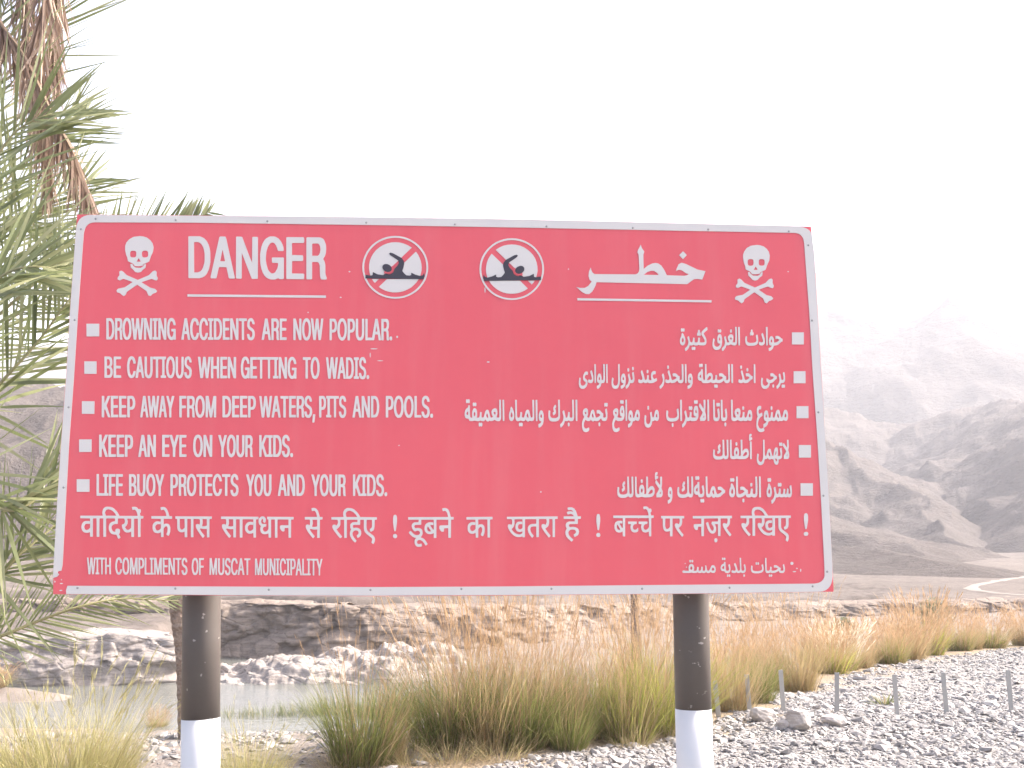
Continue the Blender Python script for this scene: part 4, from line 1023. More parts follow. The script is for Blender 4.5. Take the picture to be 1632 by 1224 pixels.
        [-803,-616, -5,2, -5,3, -6,9, -4,12, -6,26, -1,37, 4,26, 3,10, 4,7, 7,7, 4,1, 10,0, 5,-2, 4,-4, 5,-8, 4,-9, 5,-23, 2,-12, 0,-24, -2,-23, -3,-14,
         -4,-10, -8,-8, -7,-3],
        [-748,-616, -5,3, -7,7, -4,10, -4,14, -1,9, -2,93, 1,2, 5,1, 7,-1, 1,-2, 3,-93, 4,-16, 4,-7, 3,-2, 5,4, 2,5, 2,6, 2,12, -2,91, 2,3, 10,0, 1,-1,
         1,-3, 2,-90, -2,-20, -5,-15, -7,-7, -6,-3],
        [-860,-614, -1,3, -2,53, -22,79, 1,1, 11,0, 3,-2, 13,-44, 1,0, 1,4, 9,41, 2,1, 11,0, 2,-1, 0,-3, -18,-74, 2,-56, -2,-2],
        [-710,-614, -2,3, -3,131, 2,3, 31,-1, 4,-2, 3,-3, 3,-6, 3,-13, 1,-22, -1,-6, -2,-10, -4,-7, 4,-6, 2,-10, 2,-38, 3,-11, -1,-2, -6,0, -6,0, -2,2,
         -3,17, 0,26, -1,7, -2,3, -2,2, -9,0, -2,-1, 1,-55, -2,-1],
        [-802,-597, 3,0, 3,2, 5,10, 3,16, 1,9, -1,30, -3,17, -6,14, -6,5, -4,-3, -5,-11, -3,-12, -1,-19, 1,-26, 4,-16, 5,-12],
        [-699,-538, 8,-1, 4,2, 4,6, 1,18, -2,12, -1,3, -3,2, -11,1, -1,-2],
        [-454,-615, -7,3, -4,4, -4,6, -4,13, -1,12, 2,2, 11,-1, 2,-3, 1,-9, 3,-6, 3,-3, 4,-1, 5,4, 3,6, 2,9, -1,7, -2,8, -3,5, -17,12, -6,7, -2,4, -4,13,
         -1,20, 2,9, 6,12, 4,5, 4,2, 4,1, 6,0, 8,-3, 7,-8, 6,-14, 1,-13, -2,-1, -11,0, -6,16, -2,3, -4,2, -5,-5, -2,-5, -1,-4, 0,-13, 4,-10, 4,-3, 12,-8,
         9,-10, 5,-12, 1,-21, -3,-14, -3,-8, -3,-5, -5,-4, -5,-1],
        [-415,-614, -3,2, -2,4, -1,6, 1,7, 4,6, 8,0, 4,-3, 1,-3, 0,-12, -2,-4, -2,-2, -2,-2],
        [-618,-613, -1,3, -3,132, 2,1, 4,1, 6,0, 2,-2, 1,-49, 3,5, 15,40, 3,5, 48,0, 2,-2, 0,-13, -2,-1, -7,0, -1,-2, 2,-100, 2,-2, 6,0, 2,-1, 0,-14, -3,-1,
         -46,0, -18,54, -5,-11, 1,-42, -2,-1],
        [-529,-613, -1,3, -3,131, 2,3, 25,0, 8,-3, 5,-4, 5,-7, 5,-11, 5,-25, 1,-37, -2,-14, -5,-18, -5,-9, -6,-6, -6,-3],
        [-569,-604, 1,7, 9,0, 0,3, -2,99, -1,1, -7,1, -2,1, -1,8, -2,-3, -18,-49, 18,-56],
        [-516,-596, 5,-1, 4,1, 4,2, 3,3, 5,11, 3,20, 0,30, -3,17, -3,8, -5,8, -8,4, -6,0, -1,-2],
    ],
    'latin_credit': [
        [-2233,-1100, -14,86, -2,16, 7,0, 2,-2, 8,-55, 1,-2, 1,1, 2,57, 1,1, 9,0, 1,-5, 8,-54, 1,-1, 1,3, 1,54, 1,3, 28,0, 2,-1, 2,1, 32,-1, 0,-11, -11,0,
         -1,-1, 5,-90, -7,0, -1,1, -6,89, -1,1, -10,0, -1,1, -2,-1, -4,0, -1,-2, 5,-76, 1,-1, 5,-1, 1,-11, -20,0, -2,1, 0,10, 5,1, 1,1, -4,76, -2,2, -6,1,
         -4,-91, -9,-1, -1,1, -8,52, -1,6, -1,1, -2,-59, -1,-1],
        [-2132,-1101, -6,101, 1,1, 3,0, 3,0, 1,-1, 3,-43, 15,0, 1,0, 0,1, -2,42, 1,1, 7,0, 1,-1, 6,-100, -1,-1, -4,0, -3,0, -1,1, -3,45, -15,0, -1,0, 0,-2,
         2,-43, -1,-1],
        [-1653,-1106, -4,2, -4,4, -2,3, -4,11, -1,8, 1,1, 9,0, 1,-7, 3,-7, 2,-2, 4,-1, 3,4, 3,7, 0,7, -1,5, -3,8, -3,2, -9,6, -4,5, -4,5, -2,8, -1,16,
         2,11, 3,6, 5,3, 3,1, 5,0, 6,-2, 3,-4, 3,-6, 2,-5, 1,-10, -1,-1, -8,0, -1,6, -2,5, -3,3, -2,2, -4,-3, -2,-4, -1,-7, 0,-5, 2,-6, 3,-4, 3,-3, 8,-5,
         4,-4, 4,-7, 3,-10, 1,-14, -3,-12, -4,-7, -5,-3],
        [-2054,-1103, -4,2, -2,3, -4,5, -3,7, -5,18, -1,8, -1,20, 2,20, 1,7, 3,8, 5,5, 5,3, 5,0, 6,-3, 5,-6, 5,-10, 3,-15, -1,-1, -9,1, -4,13, -1,3, -5,4,
         -3,0, -3,-4, -2,-5, -1,-5, -2,-14, 2,-23, 3,-14, 4,-10, 6,-5, 2,1, 2,2, 2,5, 2,6, 1,7, 8,0, 1,-1, 0,-2, -1,-9, -2,-9, -5,-9, -5,-3],
        [-2012,-1103, -3,2, -5,6, -3,6, -4,10, -3,14, -1,29, 2,20, 4,10, 3,5, 3,2, 4,1, 4,0, 5,-1, 4,-4, 5,-8, 3,-6, 2,-11, 2,-12, 2,-22, -2,-20, -2,-9,
         -3,-5, -4,-5, -3,-2],
        [-1982,-1102, -5,102, 11,1, 1,-1, 13,-61, 2,-7, 1,1, 6,67, 1,1, 11,-1, 6,-102, -9,0, -1,1, -3,52, -1,-2, -5,-48, 0,-3, -8,0, -2,2, -9,45, -1,5,
         -1,0, 2,-51, -1,-1],
        [-1929,-1102, -6,101, 1,1, 18,0, 6,-2, 2,-2, 3,-5, 3,-6, 2,-10, 1,-16, -1,-5, -2,-10, -4,-7, -6,-2, -10,-1, 2,-35, -1,-1],
        [-1892,-1102, -5,101, 1,1, 7,0, 1,-2, 5,-89, 1,-1, 18,0, 1,-10, -1,-1],
        [-1861,-1102, -1,10, 6,0, 1,1, -4,78, -1,1, -6,1, -1,10, 2,1, 21,0, 1,-1, 1,-10, -7,-1, -1,-1, 4,-77, 2,-2, 6,0, 0,-10, -1,-1],
        [-1834,-1103, -5,103, 10,0, 2,-2, 13,-62, 1,-5, 1,-1, 7,67, 2,3, 10,-1, 5,-102, -8,0, -1,1, -3,49, -1,0, 0,-5, -5,-44, -2,-1, -6,0, -1,1, -11,48,
         -1,1, 2,-49, 0,-1],
        [-1781,-1103, -6,102, 2,1, 28,-1, 1,-1, 0,-10, -19,0, -1,-1, 2,-32, 18,-1, 1,-9, 0,-2, -1,-1, -18,0, 2,-33, 1,-1, 20,-1, 0,-9, -1,-1],
        [-1746,-1103, -6,101, 1,1, 10,0, 20,-65, 1,0, -3,64, 1,1, 8,0, 1,-2, 5,-100, -1,-1, -10,1, -20,64, -1,0, 3,-63, -1,-1],
        [-1691,-1103, -4,89, -2,1, -12,1, -1,10, 2,1, 34,0, 1,-1, 0,-10, -12,-1, -1,-1, 4,-89, -1,-1],
        [-2009,-1090, 2,-1, 3,2, 4,8, 1,8, 1,10, -1,24, -2,11, -5,12, -3,4, -3,1, -2,0, -2,-3, -3,-6, -2,-12, -1,-13, 2,-20, 2,-9, 2,-6, 3,-6, 2,-2],
        [-1922,-1053, 5,-1, 4,2, 3,5, 1,7, -1,15, -1,4, -2,5, -2,2, -1,2, -3,1, -5,0, -1,-1],
        [-1588,-1106, -3,2, -4,3, -4,8, -2,6, -3,11, -2,12, -1,21, 2,21, 2,9, 3,5, 4,5, 3,2, 8,0, 5,-2, 3,-4, 5,-9, 2,-5, 3,-18, 2,-29, -2,-18, -2,-5,
         -3,-9, -3,-3, -3,-2, -2,-1],
        [-1559,-1105, -5,102, 1,1, 27,0, 1,-1, 0,-11, -18,0, -1,-1, 2,-33, 17,-1, 1,-11, -1,-1, -17,0, 2,-43, -1,-1],
        [-1586,-1093, 2,0, 2,1, 2,3, 2,4, 3,11, 0,11, 0,19, -3,15, -3,7, -2,5, -4,4, -3,-1, -3,-4, -3,-9, -1,-12, 0,-11, -1,-2, 2,-15, 2,-10, 3,-9],
        [-1428,-1107, -3,1, -5,4, -3,7, -4,11, -1,6, -3,74, 1,1, 4,0, 4,0, 1,-1, 3,-73, 2,-8, 3,-6, 2,-2, 3,-2, 4,3, 2,5, 1,4, 1,10, -3,69, 1,1, 8,0, 1,-1,
         3,-68, -1,-14, -3,-12, -4,-6, -6,-3],
        [-1388,-1108, -5,4, -5,7, -3,12, -1,6, 1,1, 9,-1, 1,-8, 2,-5, 4,-3, 2,0, 3,2, 3,6, 1,4, -1,10, -1,3, -3,6, -12,8, -4,5, -3,5, -2,6, -1,13, 2,12,
         3,8, 5,5, 4,0, 4,0, 7,-2, 3,-4, 4,-8, 1,-9, 1,-4, -1,-1, -9,1, -1,7, -2,4, -3,3, -3,1, -2,-2, -2,-4, -2,-7, 1,-6, 1,-5, 3,-4, 4,-4, 8,-6, 6,-7,
         3,-9, 1,-16, -1,-8, -4,-11, -4,-3, -3,-2],
        [-1347,-1107, -3,2, -5,6, -3,6, -4,9, -2,15, -2,29, 3,19, 4,11, 3,5, 3,2, 5,1, 4,0, 6,-2, 4,-4, 3,-6, 4,-12, 1,-10, -9,0, -3,13, -3,5, -3,3, -3,0,
         -3,-4, -4,-9, -2,-12, 0,-20, 3,-18, 2,-6, 3,-6, 3,-4, 3,-1, 3,2, 3,4, 3,15, 9,0, 0,-6, -3,-13, -4,-10, -3,-3, -3,-1],
        [-1495,-1105, -4,102, 10,1, 2,-2, 12,-62, 1,-5, 1,-1, 8,67, 1,3, 11,-1, 4,-102, -8,0, -1,1, -3,49, 0,-1, -1,-4, -5,-44, -2,-1, -6,0, -1,1, -10,48,
         -1,1, 1,-49, -1,-1],
        [-1322,-1106, 11,101, 1,2, 9,0, 0,-1, 1,-3, 19,-99, -10,0, -5,27, -1,1, -10,0, -2,0, -1,-1, -2,-27],
        [-1267,-1106, -4,90, -1,1, -12,0, 0,10, 1,1, 34,0, 1,-1, 0,-10, -12,0, -1,-1, 3,-89, -1,-1],
        [-1308,-1066, 9,0, 1,0, -5,29, -1,2, -1,-1],
        [-1153,-1109, -3,2, -4,4, -4,8, -2,10, -1,7, -3,72, 1,1, 3,0, 4,0, 1,-1, 2,-64, 1,-11, 2,-6, 2,-5, 3,-3, 3,-2, 2,2, 3,6, 2,10, -3,73, 1,1, 8,0,
         1,-2, 2,-70, -1,-15, -4,-11, -4,-4, -4,-2],
        [-1044,-1110, -4,2, -5,4, -3,5, -4,10, -3,19, -1,26, 2,16, 2,8, 2,7, 2,4, 4,4, 2,1, 8,0, 4,-2, 2,-2, 5,-7, 4,-13, 1,-9, -1,-1, -8,0, -4,14, -4,7,
         -3,0, -4,-5, -2,-4, -2,-9, -1,-13, 1,-18, 2,-12, 4,-12, 2,-4, 3,-3, 2,0, 2,3, 3,6, 2,12, 9,0, 0,-5, -2,-14, -5,-10, -5,-4, -3,-1],
        [-1215,-1107, -4,102, 10,0, 1,-1, 11,-61, 1,-4, 1,-1, 8,66, 2,1, 9,0, 4,-102, -8,0, -1,1, -2,50, -1,-2, -5,-48, -2,-1, -7,0, -1,3, -7,42, -1,5,
         -1,1, 1,-50, -1,-1],
        [-1125,-1108, -4,102, 1,1, 4,0, 4,0, 2,-1, 16,-58, 1,-3, -1,61, 1,1, 7,0, 1,-2, 4,-100, -1,-1, -9,0, -1,2, -16,57, -2,4, 2,-62, -1,-1],
        [-1086,-1108, -1,11, 6,1, 1,1, -3,77, -1,2, -5,0, -1,10, 1,1, 21,0, 1,-1, 0,-10, -5,0, -1,-1, 2,-78, 2,-2, 5,0, 1,-10, -2,-1],
        [-1022,-1108, -1,11, 6,0, 1,1, -3,78, -1,1, -5,1, -1,9, 1,1, 21,0, 2,-1, 0,-9, -6,-1, -1,-1, 3,-77, 1,-2, 5,0, 1,-11, -2,-1],
        [-996,-1108, -4,101, 1,1, 20,0, 2,-1, 5,-6, 3,-8, 2,-9, 0,-17, 0,-5, -3,-11, -4,-6, -5,-2, -9,0, 1,-37, -1,-1],
        [-964,-1109, 11,102, 1,1, 8,0, 1,-1, 1,-2, 16,-99, 0,-1, -4,0, -3,0, -2,1, -5,27, -10,1, -2,-1, 0,-1, -2,-18, -1,-9],
        [-923,-1109, -3,102, 8,1, 1,-1, 3,-90, 1,-1, 17,0, 1,-1, 1,1, 5,0, 1,2, -2,77, -1,1, -6,1, 0,10, 1,1, 21,-1, 0,-10, -5,-1, -1,-1, 2,-76, 0,-2,
         7,-1, 0,-11, -21,0, -2,1, -2,-1],
        [-858,-1109, -2,90, -2,1, -11,1, 0,10, 44,0, 10,-37, 2,4, 6,31, 2,2, 8,0, 0,-3, -12,-58, 0,-41, -7,-1, -1,1, -1,41, -15,52, -1,3, -1,-5, -11,0,
         -1,-1, 2,-90, -1,-1],
        [-951,-1068, 8,-1, 1,1, -4,29, -1,1, -1,-4],
        [-988,-1059, 6,0, 3,2, 2,5, 1,9, 0,9, -2,9, -3,6, -4,2, -4,0, -1,-1],
    ],
    'arabic_one': [
        [2101,353, -1,12, 0,7, 13,6, 6,6, 3,5, -1,1, -7,1, -4,2, -4,4, -2,9, 0,19, 2,10, 6,12, 4,5, 3,2, 7,-1, 7,-7, 4,-14, 0,-21, 1,-1, 10,1, 7,2, 10,6,
         10,9, -4,4, -7,4, -5,1, -6,-2, -4,0, 0,17, 1,2, 6,2, 9,0, 3,-1, 9,-5, 11,-11, 7,-2, 1,-8, -1,-11, -4,0, -5,-3, -19,-17, -9,-5, -11,-2, -11,-1,
         -6,-15, -6,-10, -5,-5, -7,-4, -8,-3],
        [1968,387, -12,3, -7,6, -2,5, -3,13, 0,20, 4,17, 5,0, 4,-2, -2,-26, 2,-8, 4,-4, 6,-3, 9,-2, 21,1, 11,3, 5,2, 5,5, 2,5, 0,9, -3,20, 1,7, 6,5, 4,0,
         3,-21, 0,-23, -3,-13, -4,-7, -8,-6, -13,-5, -12,-1],
        [2048,390, -8,3, -4,4, -1,8, 5,10, 2,0, 5,-3, 4,-2, 6,0, 4,3, 2,2, 2,6, -1,6, -9,33, 0,8, 6,7, 2,0, 4,-8, 7,-27, 1,-9, 0,-20, -3,-10, -5,-7, -9,-4],
        [2084,391, 3,124, 1,1, 8,0, 2,-4, -4,-120, -1,-1],
        [2119,411, 6,0, 2,1, -2,14, -3,7, -4,-3, -3,-8, 0,-7],
        [1979,457, -2,5, 1,12, 1,4, 5,2, 0,12, 2,4, 2,1, 6,0, 2,-4, 0,-14, 4,-1, 2,-3, -1,-14, -4,-4, -5,0, -3,4, -3,-4],
        [1787,350, -3,9, 1,9, 13,13, 4,6, 4,13, 1,13, -4,24, 0,6, 1,2, 5,5, 3,0, 1,-2, 7,-37, 2,-3, 4,-1, 7,2, 4,3, -8,14, -1,7, 0,11, 3,6, 8,10, 4,2,
         11,1, 4,-2, 4,-4, 3,-10, -2,-20, -5,-16, 4,-2, 5,-1, 5,0, 3,2, 2,3, 1,8, 1,92, 1,1, 9,0, 1,-8, -2,-91, -2,-15, -4,-7, -2,-2, -6,-3, -12,0, -4,1,
         -12,7, -9,-6, -7,-2, -11,0, -3,1, -5,-14, -9,-14, -9,-10, -3,-1],
        [1745,356, -8,3, -3,2, -6,7, -3,7, -2,13, 1,19, 4,24, 1,2, 4,1, 5,-5, 0,-9, -4,-13, 0,-11, 2,-9, 3,-4, 3,-3, 7,-3, 8,1, 5,2, 8,8, 5,10, -1,2, -8,0,
         -4,1, -5,7, -1,7, 1,23, 3,12, 6,10, 4,3, 7,0, 4,-3, 3,-5, 2,-10, 2,-12, -1,-30, -4,-19, -6,-13, -9,-10, -11,-4],
        [1897,390, 2,123, 2,1, 8,0, 1,-1, 0,-17, -3,-106, -1,-1],
        [1770,420, 5,0, 2,1, 0,12, -4,9, -4,-3, -2,-9, 0,-7],
        [1848,423, 1,0, 3,6, 2,7, -2,5, -4,2, -5,-2, -3,-3],
        [1847,474, -3,5, 1,12, 2,5, 4,1, 3,-1, 1,-3, 1,-12, -1,-4, -3,-3],
        [1764,474, -3,4, 0,13, 2,4, 2,1, 4,0, 4,-4, 5,5, 4,-1, 3,-8, 0,-7, -3,-6, -2,-1, -5,0, -3,4, -3,-4],
        [1540,347, -3,11, 1,7, 14,13, 5,8, 3,10, 2,10, -1,12, -4,16, 0,6, 1,3, 5,4, 4,0, 7,-36, 2,-4, 4,-2, 6,1, 4,5, 3,12, 1,11, 2,5, 3,-1, 6,-2, -2,-24,
         2,-4, 3,-2, 9,-1, 5,2, 2,2, 2,7, 3,22, 1,1, 7,-1, 3,-2, -2,-22, 0,-4, 2,-3, 6,-2, 15,1, 7,1, 3,4, 2,4, -4,12, -18,32, 1,14, 2,5, 4,6, 13,13, 15,13,
         4,0, 2,-11, 0,-8, -16,-13, -11,-11, 14,-27, 4,-13, 0,-21, -3,-9, -2,-4, -5,-4, -8,-3, -24,0, -6,1, -4,4, -4,-3, -6,-3, -16,0, -6,3, -3,3, -4,-4,
         -6,-2, -12,0, -4,2, -4,-14, -10,-16, -10,-8, -3,-2],
        [1586,354, -3,5, 0,11, 2,4, 2,2, 4,0, 2,-1, 2,-4, 2,4, 3,1, 6,-1, 2,-6, -1,-9, -2,-5, -2,-1, -5,0, -3,5, -4,-5],
        [1517,385, -4,4, -5,6, -2,10, 0,17, 3,11, 8,18, 0,8, 4,9, 3,1, 2,-1, 5,-9, 8,-20, 3,-12, -1,-19, -3,-11, -6,-9, -4,-3],
        [1522,405, 4,1, 3,3, 3,8, -2,12, -5,9, -3,-5, -5,-14, 1,-9],
        [1625,450, -2,2, -2,5, 2,12, 1,3, 4,1, 0,11, 3,6, 3,1, 4,0, 3,-5, 0,-13, 4,-1, 1,-4, 0,-13, -2,-4, -2,-1, -5,0, -3,5, -4,-5],
        [1518,477, -4,4, 0,4, 0,8, 2,6, 2,1, 5,0, 4,-5, 3,5, 6,0, 3,-5, -1,-12, -1,-4, -3,-1, -3,0, -3,1, -2,4, -3,-5],
    ],
    'arabic_two': [
        [2058,98, -7,3, -6,6, -3,6, -3,10, 0,6, 0,22, 5,22, 3,0, 6,-6, -4,-25, 3,-14, 5,-7, 4,-2, 5,-1, 6,1, 10,7, 5,9, -1,5, -10,9, 2,19, 4,0, 10,-8,
         8,-3, 6,1, 10,5, 9,7, 2,4, -5,6, -5,3, -12,-2, -1,19, 2,2, 7,2, 8,-1, 4,-3, 15,-15, 6,-2, 0,-18, -8,-3, -16,-17, -9,-5, -8,-3, -8,-1, -1,-10,
         -3,-9, -5,-8, -4,-4, -11,-6, -4,-1],
        [2144,99, -3,12, 1,7, 9,8, 6,8, 6,18, 1,15, -4,21, 0,8, 6,5, 4,-1, 6,-38, 4,-4, 7,1, 4,5, 1,11, -3,24, 0,8, 5,4, 4,1, 2,-8, 2,-21, -1,-24, -4,-11,
         -4,-6, -5,-3, -12,-2, -5,2, -3,-12, -7,-14, -11,-12, -3,-2],
        [2179,106, -3,5, 1,12, 2,4, 2,2, 3,-1, 3,-4, 4,5, 5,-1, 2,-3, 1,-4, 0,-8, -3,-6, -2,-1, -4,0, -3,4, -4,-4],
        [2117,107, -3,5, 1,12, 3,5, 5,0, 3,-5, -1,-13, -3,-4],
        [1900,135, -7,2, -5,5, 0,7, 4,12, 3,0, 8,-5, 5,0, 4,1, 3,5, 1,4, -1,9, -8,31, 0,9, 5,5, 3,1, 2,-2, 5,-20, 7,-35, 2,-5, 2,-3, 7,0, 11,5, 7,5, 6,6,
         -2,4, -8,5, -5,1, -6,-2, -3,0, -1,18, 3,3, 11,1, 5,-1, 5,-3, 14,-15, 6,-1, 1,-2, -1,-17, -8,-3, -15,-14, -7,-6, -10,-4, -13,-1, -4,2, -5,5, -6,-5,
         -6,-2],
        [1992,137, -1,13, 4,112, 1,1, 7,0, 2,-5, -3,-120, -1,-2],
        [1947,213, -2,5, 0,13, 4,5, 3,0, 3,-1, 1,-3, 1,-6, -1,-9, -3,-4],
        [1906,230, -2,3, -1,3, 0,11, 4,6, 4,1, 3,-2, 1,-4, 0,-12, -1,-3, -2,-2],
        [1728,102, -1,2, -2,4, 0,10, 3,6, 2,1, 4,0, 4,-6, 2,5, 2,1, 5,-1, 2,-5, 0,-12, -2,-4, -2,-1, -5,0, -3,4, -4,-4],
        [1653,133, -7,4, -3,6, -1,5, -11,0, -4,2, -5,4, -3,5, -2,8, 1,15, 2,9, 6,11, 6,6, 9,6, 1,12, 10,0, 0,-61, 3,-9, 4,-3, 4,0, 3,8, 2,99, 9,1, 1,-2,
         -1,-74, 1,0, 9,11, 7,5, 11,1, 4,-2, 3,-3, 3,-5, 3,-11, -1,-19, -1,-7, 7,-1, 5,1, 4,3, 3,10, 2,19, 1,1, 4,0, 5,-3, -2,-24, 2,-4, 3,-2, 9,-1, 9,3,
         9,5, 7,5, 2,4, -6,6, -6,3, -12,-2, -2,12, 1,7, 4,2, 5,1, 5,0, 6,-1, 6,-4, 12,-13, 7,-2, 1,-17, -3,-2, 0,-2, 3,-3, 5,-2, 4,1, 3,1, 2,4, 1,8, 1,93,
         1,1, 9,0, 1,-6, -2,-96, -2,-13, -4,-7, -2,-3, -7,-3, -12,0, -3,1, -6,6, -4,12, -7,-7, -11,-8, -11,-4, -16,0, -6,2, -3,3, -4,-4, -4,-1, -13,-1,
         -6,2, -7,5, -11,-5, -9,-2],
        [1842,136, -1,10, 3,115, 1,1, 8,0, 2,-4, -3,-121, -1,-2],
        [1678,154, 6,-1, 9,2, 7,3, 3,4, 4,5, 0,5, -4,9, -4,1, -4,-2, -5,-5, -6,-9],
        [1637,168, 4,1, 0,22, -1,1, -7,-6, -5,-10, 3,-5],
        [1632,239, -3,3, 0,3, 0,12, 2,5, 6,0, 4,-4, 4,4, 4,1, 2,-1, 2,-6, 0,-11, -2,-4, -2,-1, -4,0, -5,5, -2,-5],
        [1365,93, -3,11, 1,7, 6,5, 8,9, 6,12, 3,13, -1,11, -5,21, 0,5, 6,7, 4,0, 1,-3, 3,-9, 2,-16, -1,-26, -2,-10, -5,-15, -8,-12, -8,-8, -4,-2],
        [1549,94, -1,12, 0,8, 12,6, 6,5, 3,6, -1,1, -7,0, -3,1, -4,4, -2,5, -1,5, 2,26, 3,12, 5,8, 4,2, 7,1, 4,-3, 3,-6, 4,-15, 0,-10, -1,-31, -4,-13,
         -7,-13, -11,-8, -8,-3],
        [1414,131, -7,2, -5,5, 0,9, 3,9, 4,0, 7,-5, 5,0, 5,3, 3,5, 0,6, -1,8, -9,30, 0,6, 7,8, 2,-1, 1,-2, 8,-29, 5,-26, 4,-7, 6,0, 11,4, 8,5, 6,6, -2,3,
         -6,5, -6,2, -7,-1, -3,0, -2,17, 4,3, 4,1, 9,0, 4,-2, 7,-4, 9,-11, 5,-2, 4,-1, 0,-17, -1,-1, -2,-1, 0,-2, 3,-2, 4,-2, 5,0, 4,2, 2,6, 1,97, 1,2,
         9,-1, 1,-10, -1,-84, -2,-19, -4,-9, -6,-4, -5,-1, -7,0, -7,2, -6,6, -4,11, -13,-13, -13,-5, -13,-1, -4,2, -5,5, -4,-5, -4,-2, -4,-1],
        [1532,133, 2,125, 1,1, 8,0, 1,-1, 0,-16, -2,-109, -1,-1],
        [1565,152, 5,0, 3,2, 0,6, -2,8, -1,4, -3,3, -3,-5, -2,-7, 0,-6],
        [1418,226, -2,4, 0,14, 2,4, 5,1, 2,-1, 2,-4, 1,-10, -1,-5, -2,-3],
        [1234,129, -7,3, -5,4, 0,8, 3,11, 4,0, 7,-5, 7,0, 4,2, 3,5, 0,8, -10,35, 1,8, 6,7, 3,0, 1,-4, 8,-26, 5,-28, 2,-4, 4,-3, 5,1, 3,4, 2,7, 3,21, 2,1,
         8,-3, -2,-23, 1,-4, 5,-4, 7,-1, 7,2, -4,15, 0,19, 3,11, 4,7, 5,5, 4,2, 11,0, 5,-2, 0,-12, -2,-7, -3,0, -6,1, -3,-1, -6,-7, -1,-9, 4,-10, 7,-6,
         5,2, 7,5, 3,0, 2,-11, -1,-8, -19,-11, -12,-4, -18,-1, -6,2, -6,5, -7,-6, -11,-1, -5,3, -4,5, -6,-5, -3,-2, -3,-1],
        [1283,195, -4,3, 0,13, 2,6, 6,1, 3,-2, 1,-4, 0,-10, -3,-6],
        [1066,90, -6,2, -6,5, -4,7, -3,7, -1,10, 0,21, 3,17, 1,5, 2,0, 1,0, 6,-5, 0,-9, -3,-12, 0,-8, 3,-10, 2,-5, 4,-3, 6,-2, 7,2, 5,5, 5,11, 2,20, 1,106,
         1,1, 8,0, 1,-2, -1,-81, 1,-4, 0,-20, -3,-26, -5,-15, -5,-10, -4,-4, -5,-2, -4,-1],
        [1140,91, -2,11, 0,7, 11,10, 5,8, 3,8, 3,12, -1,12, -4,19, 0,8, 6,6, 3,0, 8,-39, 3,-3, 5,-1, 4,3, 3,8, -4,29, 0,9, 6,5, 3,0, 2,-6, 3,-25, 0,-20,
         -3,-12, -4,-7, -5,-3, -4,-1, -9,0, -4,1, -5,-15, -7,-13, -11,-10],
        [1107,91, -2,10, 1,9, 11,6, 5,4, 3,6, -1,1, -4,1, -5,1, -5,6, -2,13, 1,17, 3,12, 3,8, 4,5, 7,2, 4,-1, 3,-3, 4,-12, 3,-18, -2,-28, -4,-18, -8,-12,
         -9,-7, -5,-2],
        [1122,148, 4,0, 3,2, 0,6, -1,8, -3,5, -1,2, -4,-6, -2,-8, 1,-5],
        [1155,205, -2,3, -1,3, 0,11, 1,4, 2,2, 5,0, 2,-2, 2,-7, -1,-9, -3,-5],
        [1186,214, -1,1, -2,4, 0,13, 3,5, 5,0, 1,-1, 2,-4, 0,-13, -2,-4],
        [850,88, -6,2, -5,5, -4,5, -3,9, -2,10, 1,21, 3,21, 1,1, 3,0, 5,-5, -1,-9, -2,-18, 2,-8, 2,-6, 4,-5, 7,-3, 5,1, 6,3, 7,8, 4,9, -2,4, -11,9, -4,7,
         -1,3, 0,21, 4,12, 7,13, 5,4, 9,1, 4,-1, 3,-4, 0,-8, -2,-8, -2,-2, -2,0, -5,3, -3,-2, -6,-8, -2,-9, 3,-6, 11,-10, 4,-7, 0,-18, -1,-5, -6,-15, -7,-8,
         -10,-6, -4,-1],
        [950,90, -2,9, 1,10, 10,5, 4,5, 4,7, -1,1, -4,0, -4,1, -4,5, -3,6, 0,18, 2,17, 4,9, 4,6, 5,2, 6,-2, 5,-8, 1,-7, 2,-9, 0,-18, 6,0, 5,3, 1,4, 1,44,
         -1,55, 1,1, 8,0, 2,-2, 0,-78, 0,-22, -2,-13, -4,-8, -4,-3, -14,-1, -4,-16, -6,-11, -9,-8, -5,-2],
        [905,126, -9,3, -3,3, -2,3, 0,5, 4,11, 3,1, 3,-3, 7,-3, 4,2, 4,4, 1,5, -1,8, -9,33, 0,7, 5,6, 3,1, 2,-4, 4,-13, 5,-21, 0,-28, -3,-9, -4,-7, -6,-3],
        [934,128, 0,124, 1,1, 7,0, 1,-1, 1,-12, -1,-111, -1,-1],
        [1011,128, 0,125, 1,1, 8,0, 1,-1, 0,-16, -1,-108, -1,-1],
        [966,147, 4,0, 0,9, -1,8, -4,5, -3,-6, -1,-10, 2,-4],
    ],
    'arabic_three': [
        [2021,-189, -9,3, -7,8, -5,10, -3,19, 2,34, 4,17, 6,11, -4,9, -2,12, 1,26, 3,11, 7,10, 4,3, 7,1, 5,-1, 4,-3, -2,-20, -10,1, -6,-6, -2,-6, 0,-6,
         2,-8, 5,-5, 14,8, 3,0, 1,-3, 0,-18, -10,-6, -11,-12, -6,-14, -4,-16, 0,-14, 5,-13, 4,-6, 10,-4, 8,2, 10,5, -1,10, 1,14, 10,5, 7,6, 3,6, 0,3, -7,0,
         -5,4, -3,5, -2,8, 1,21, 2,13, 6,14, 5,5, 5,1, 6,-2, 4,-7, 3,-15, 1,-25, 7,0, 5,4, 3,12, 3,21, 3,2, 6,-2, 2,-2, -3,-21, 1,-9, 3,-4, 5,-1, 3,2,
         2,4, 8,27, 6,13, 5,7, 9,1, 3,-3, 3,-5, 8,-39, 2,-4, 3,-2, 5,7, 8,28, 5,12, 4,4, 4,2, 5,-1, 4,-2, 5,-10, 3,-20, -2,-25, -3,-7, -5,-8, -3,-1, -9,0,
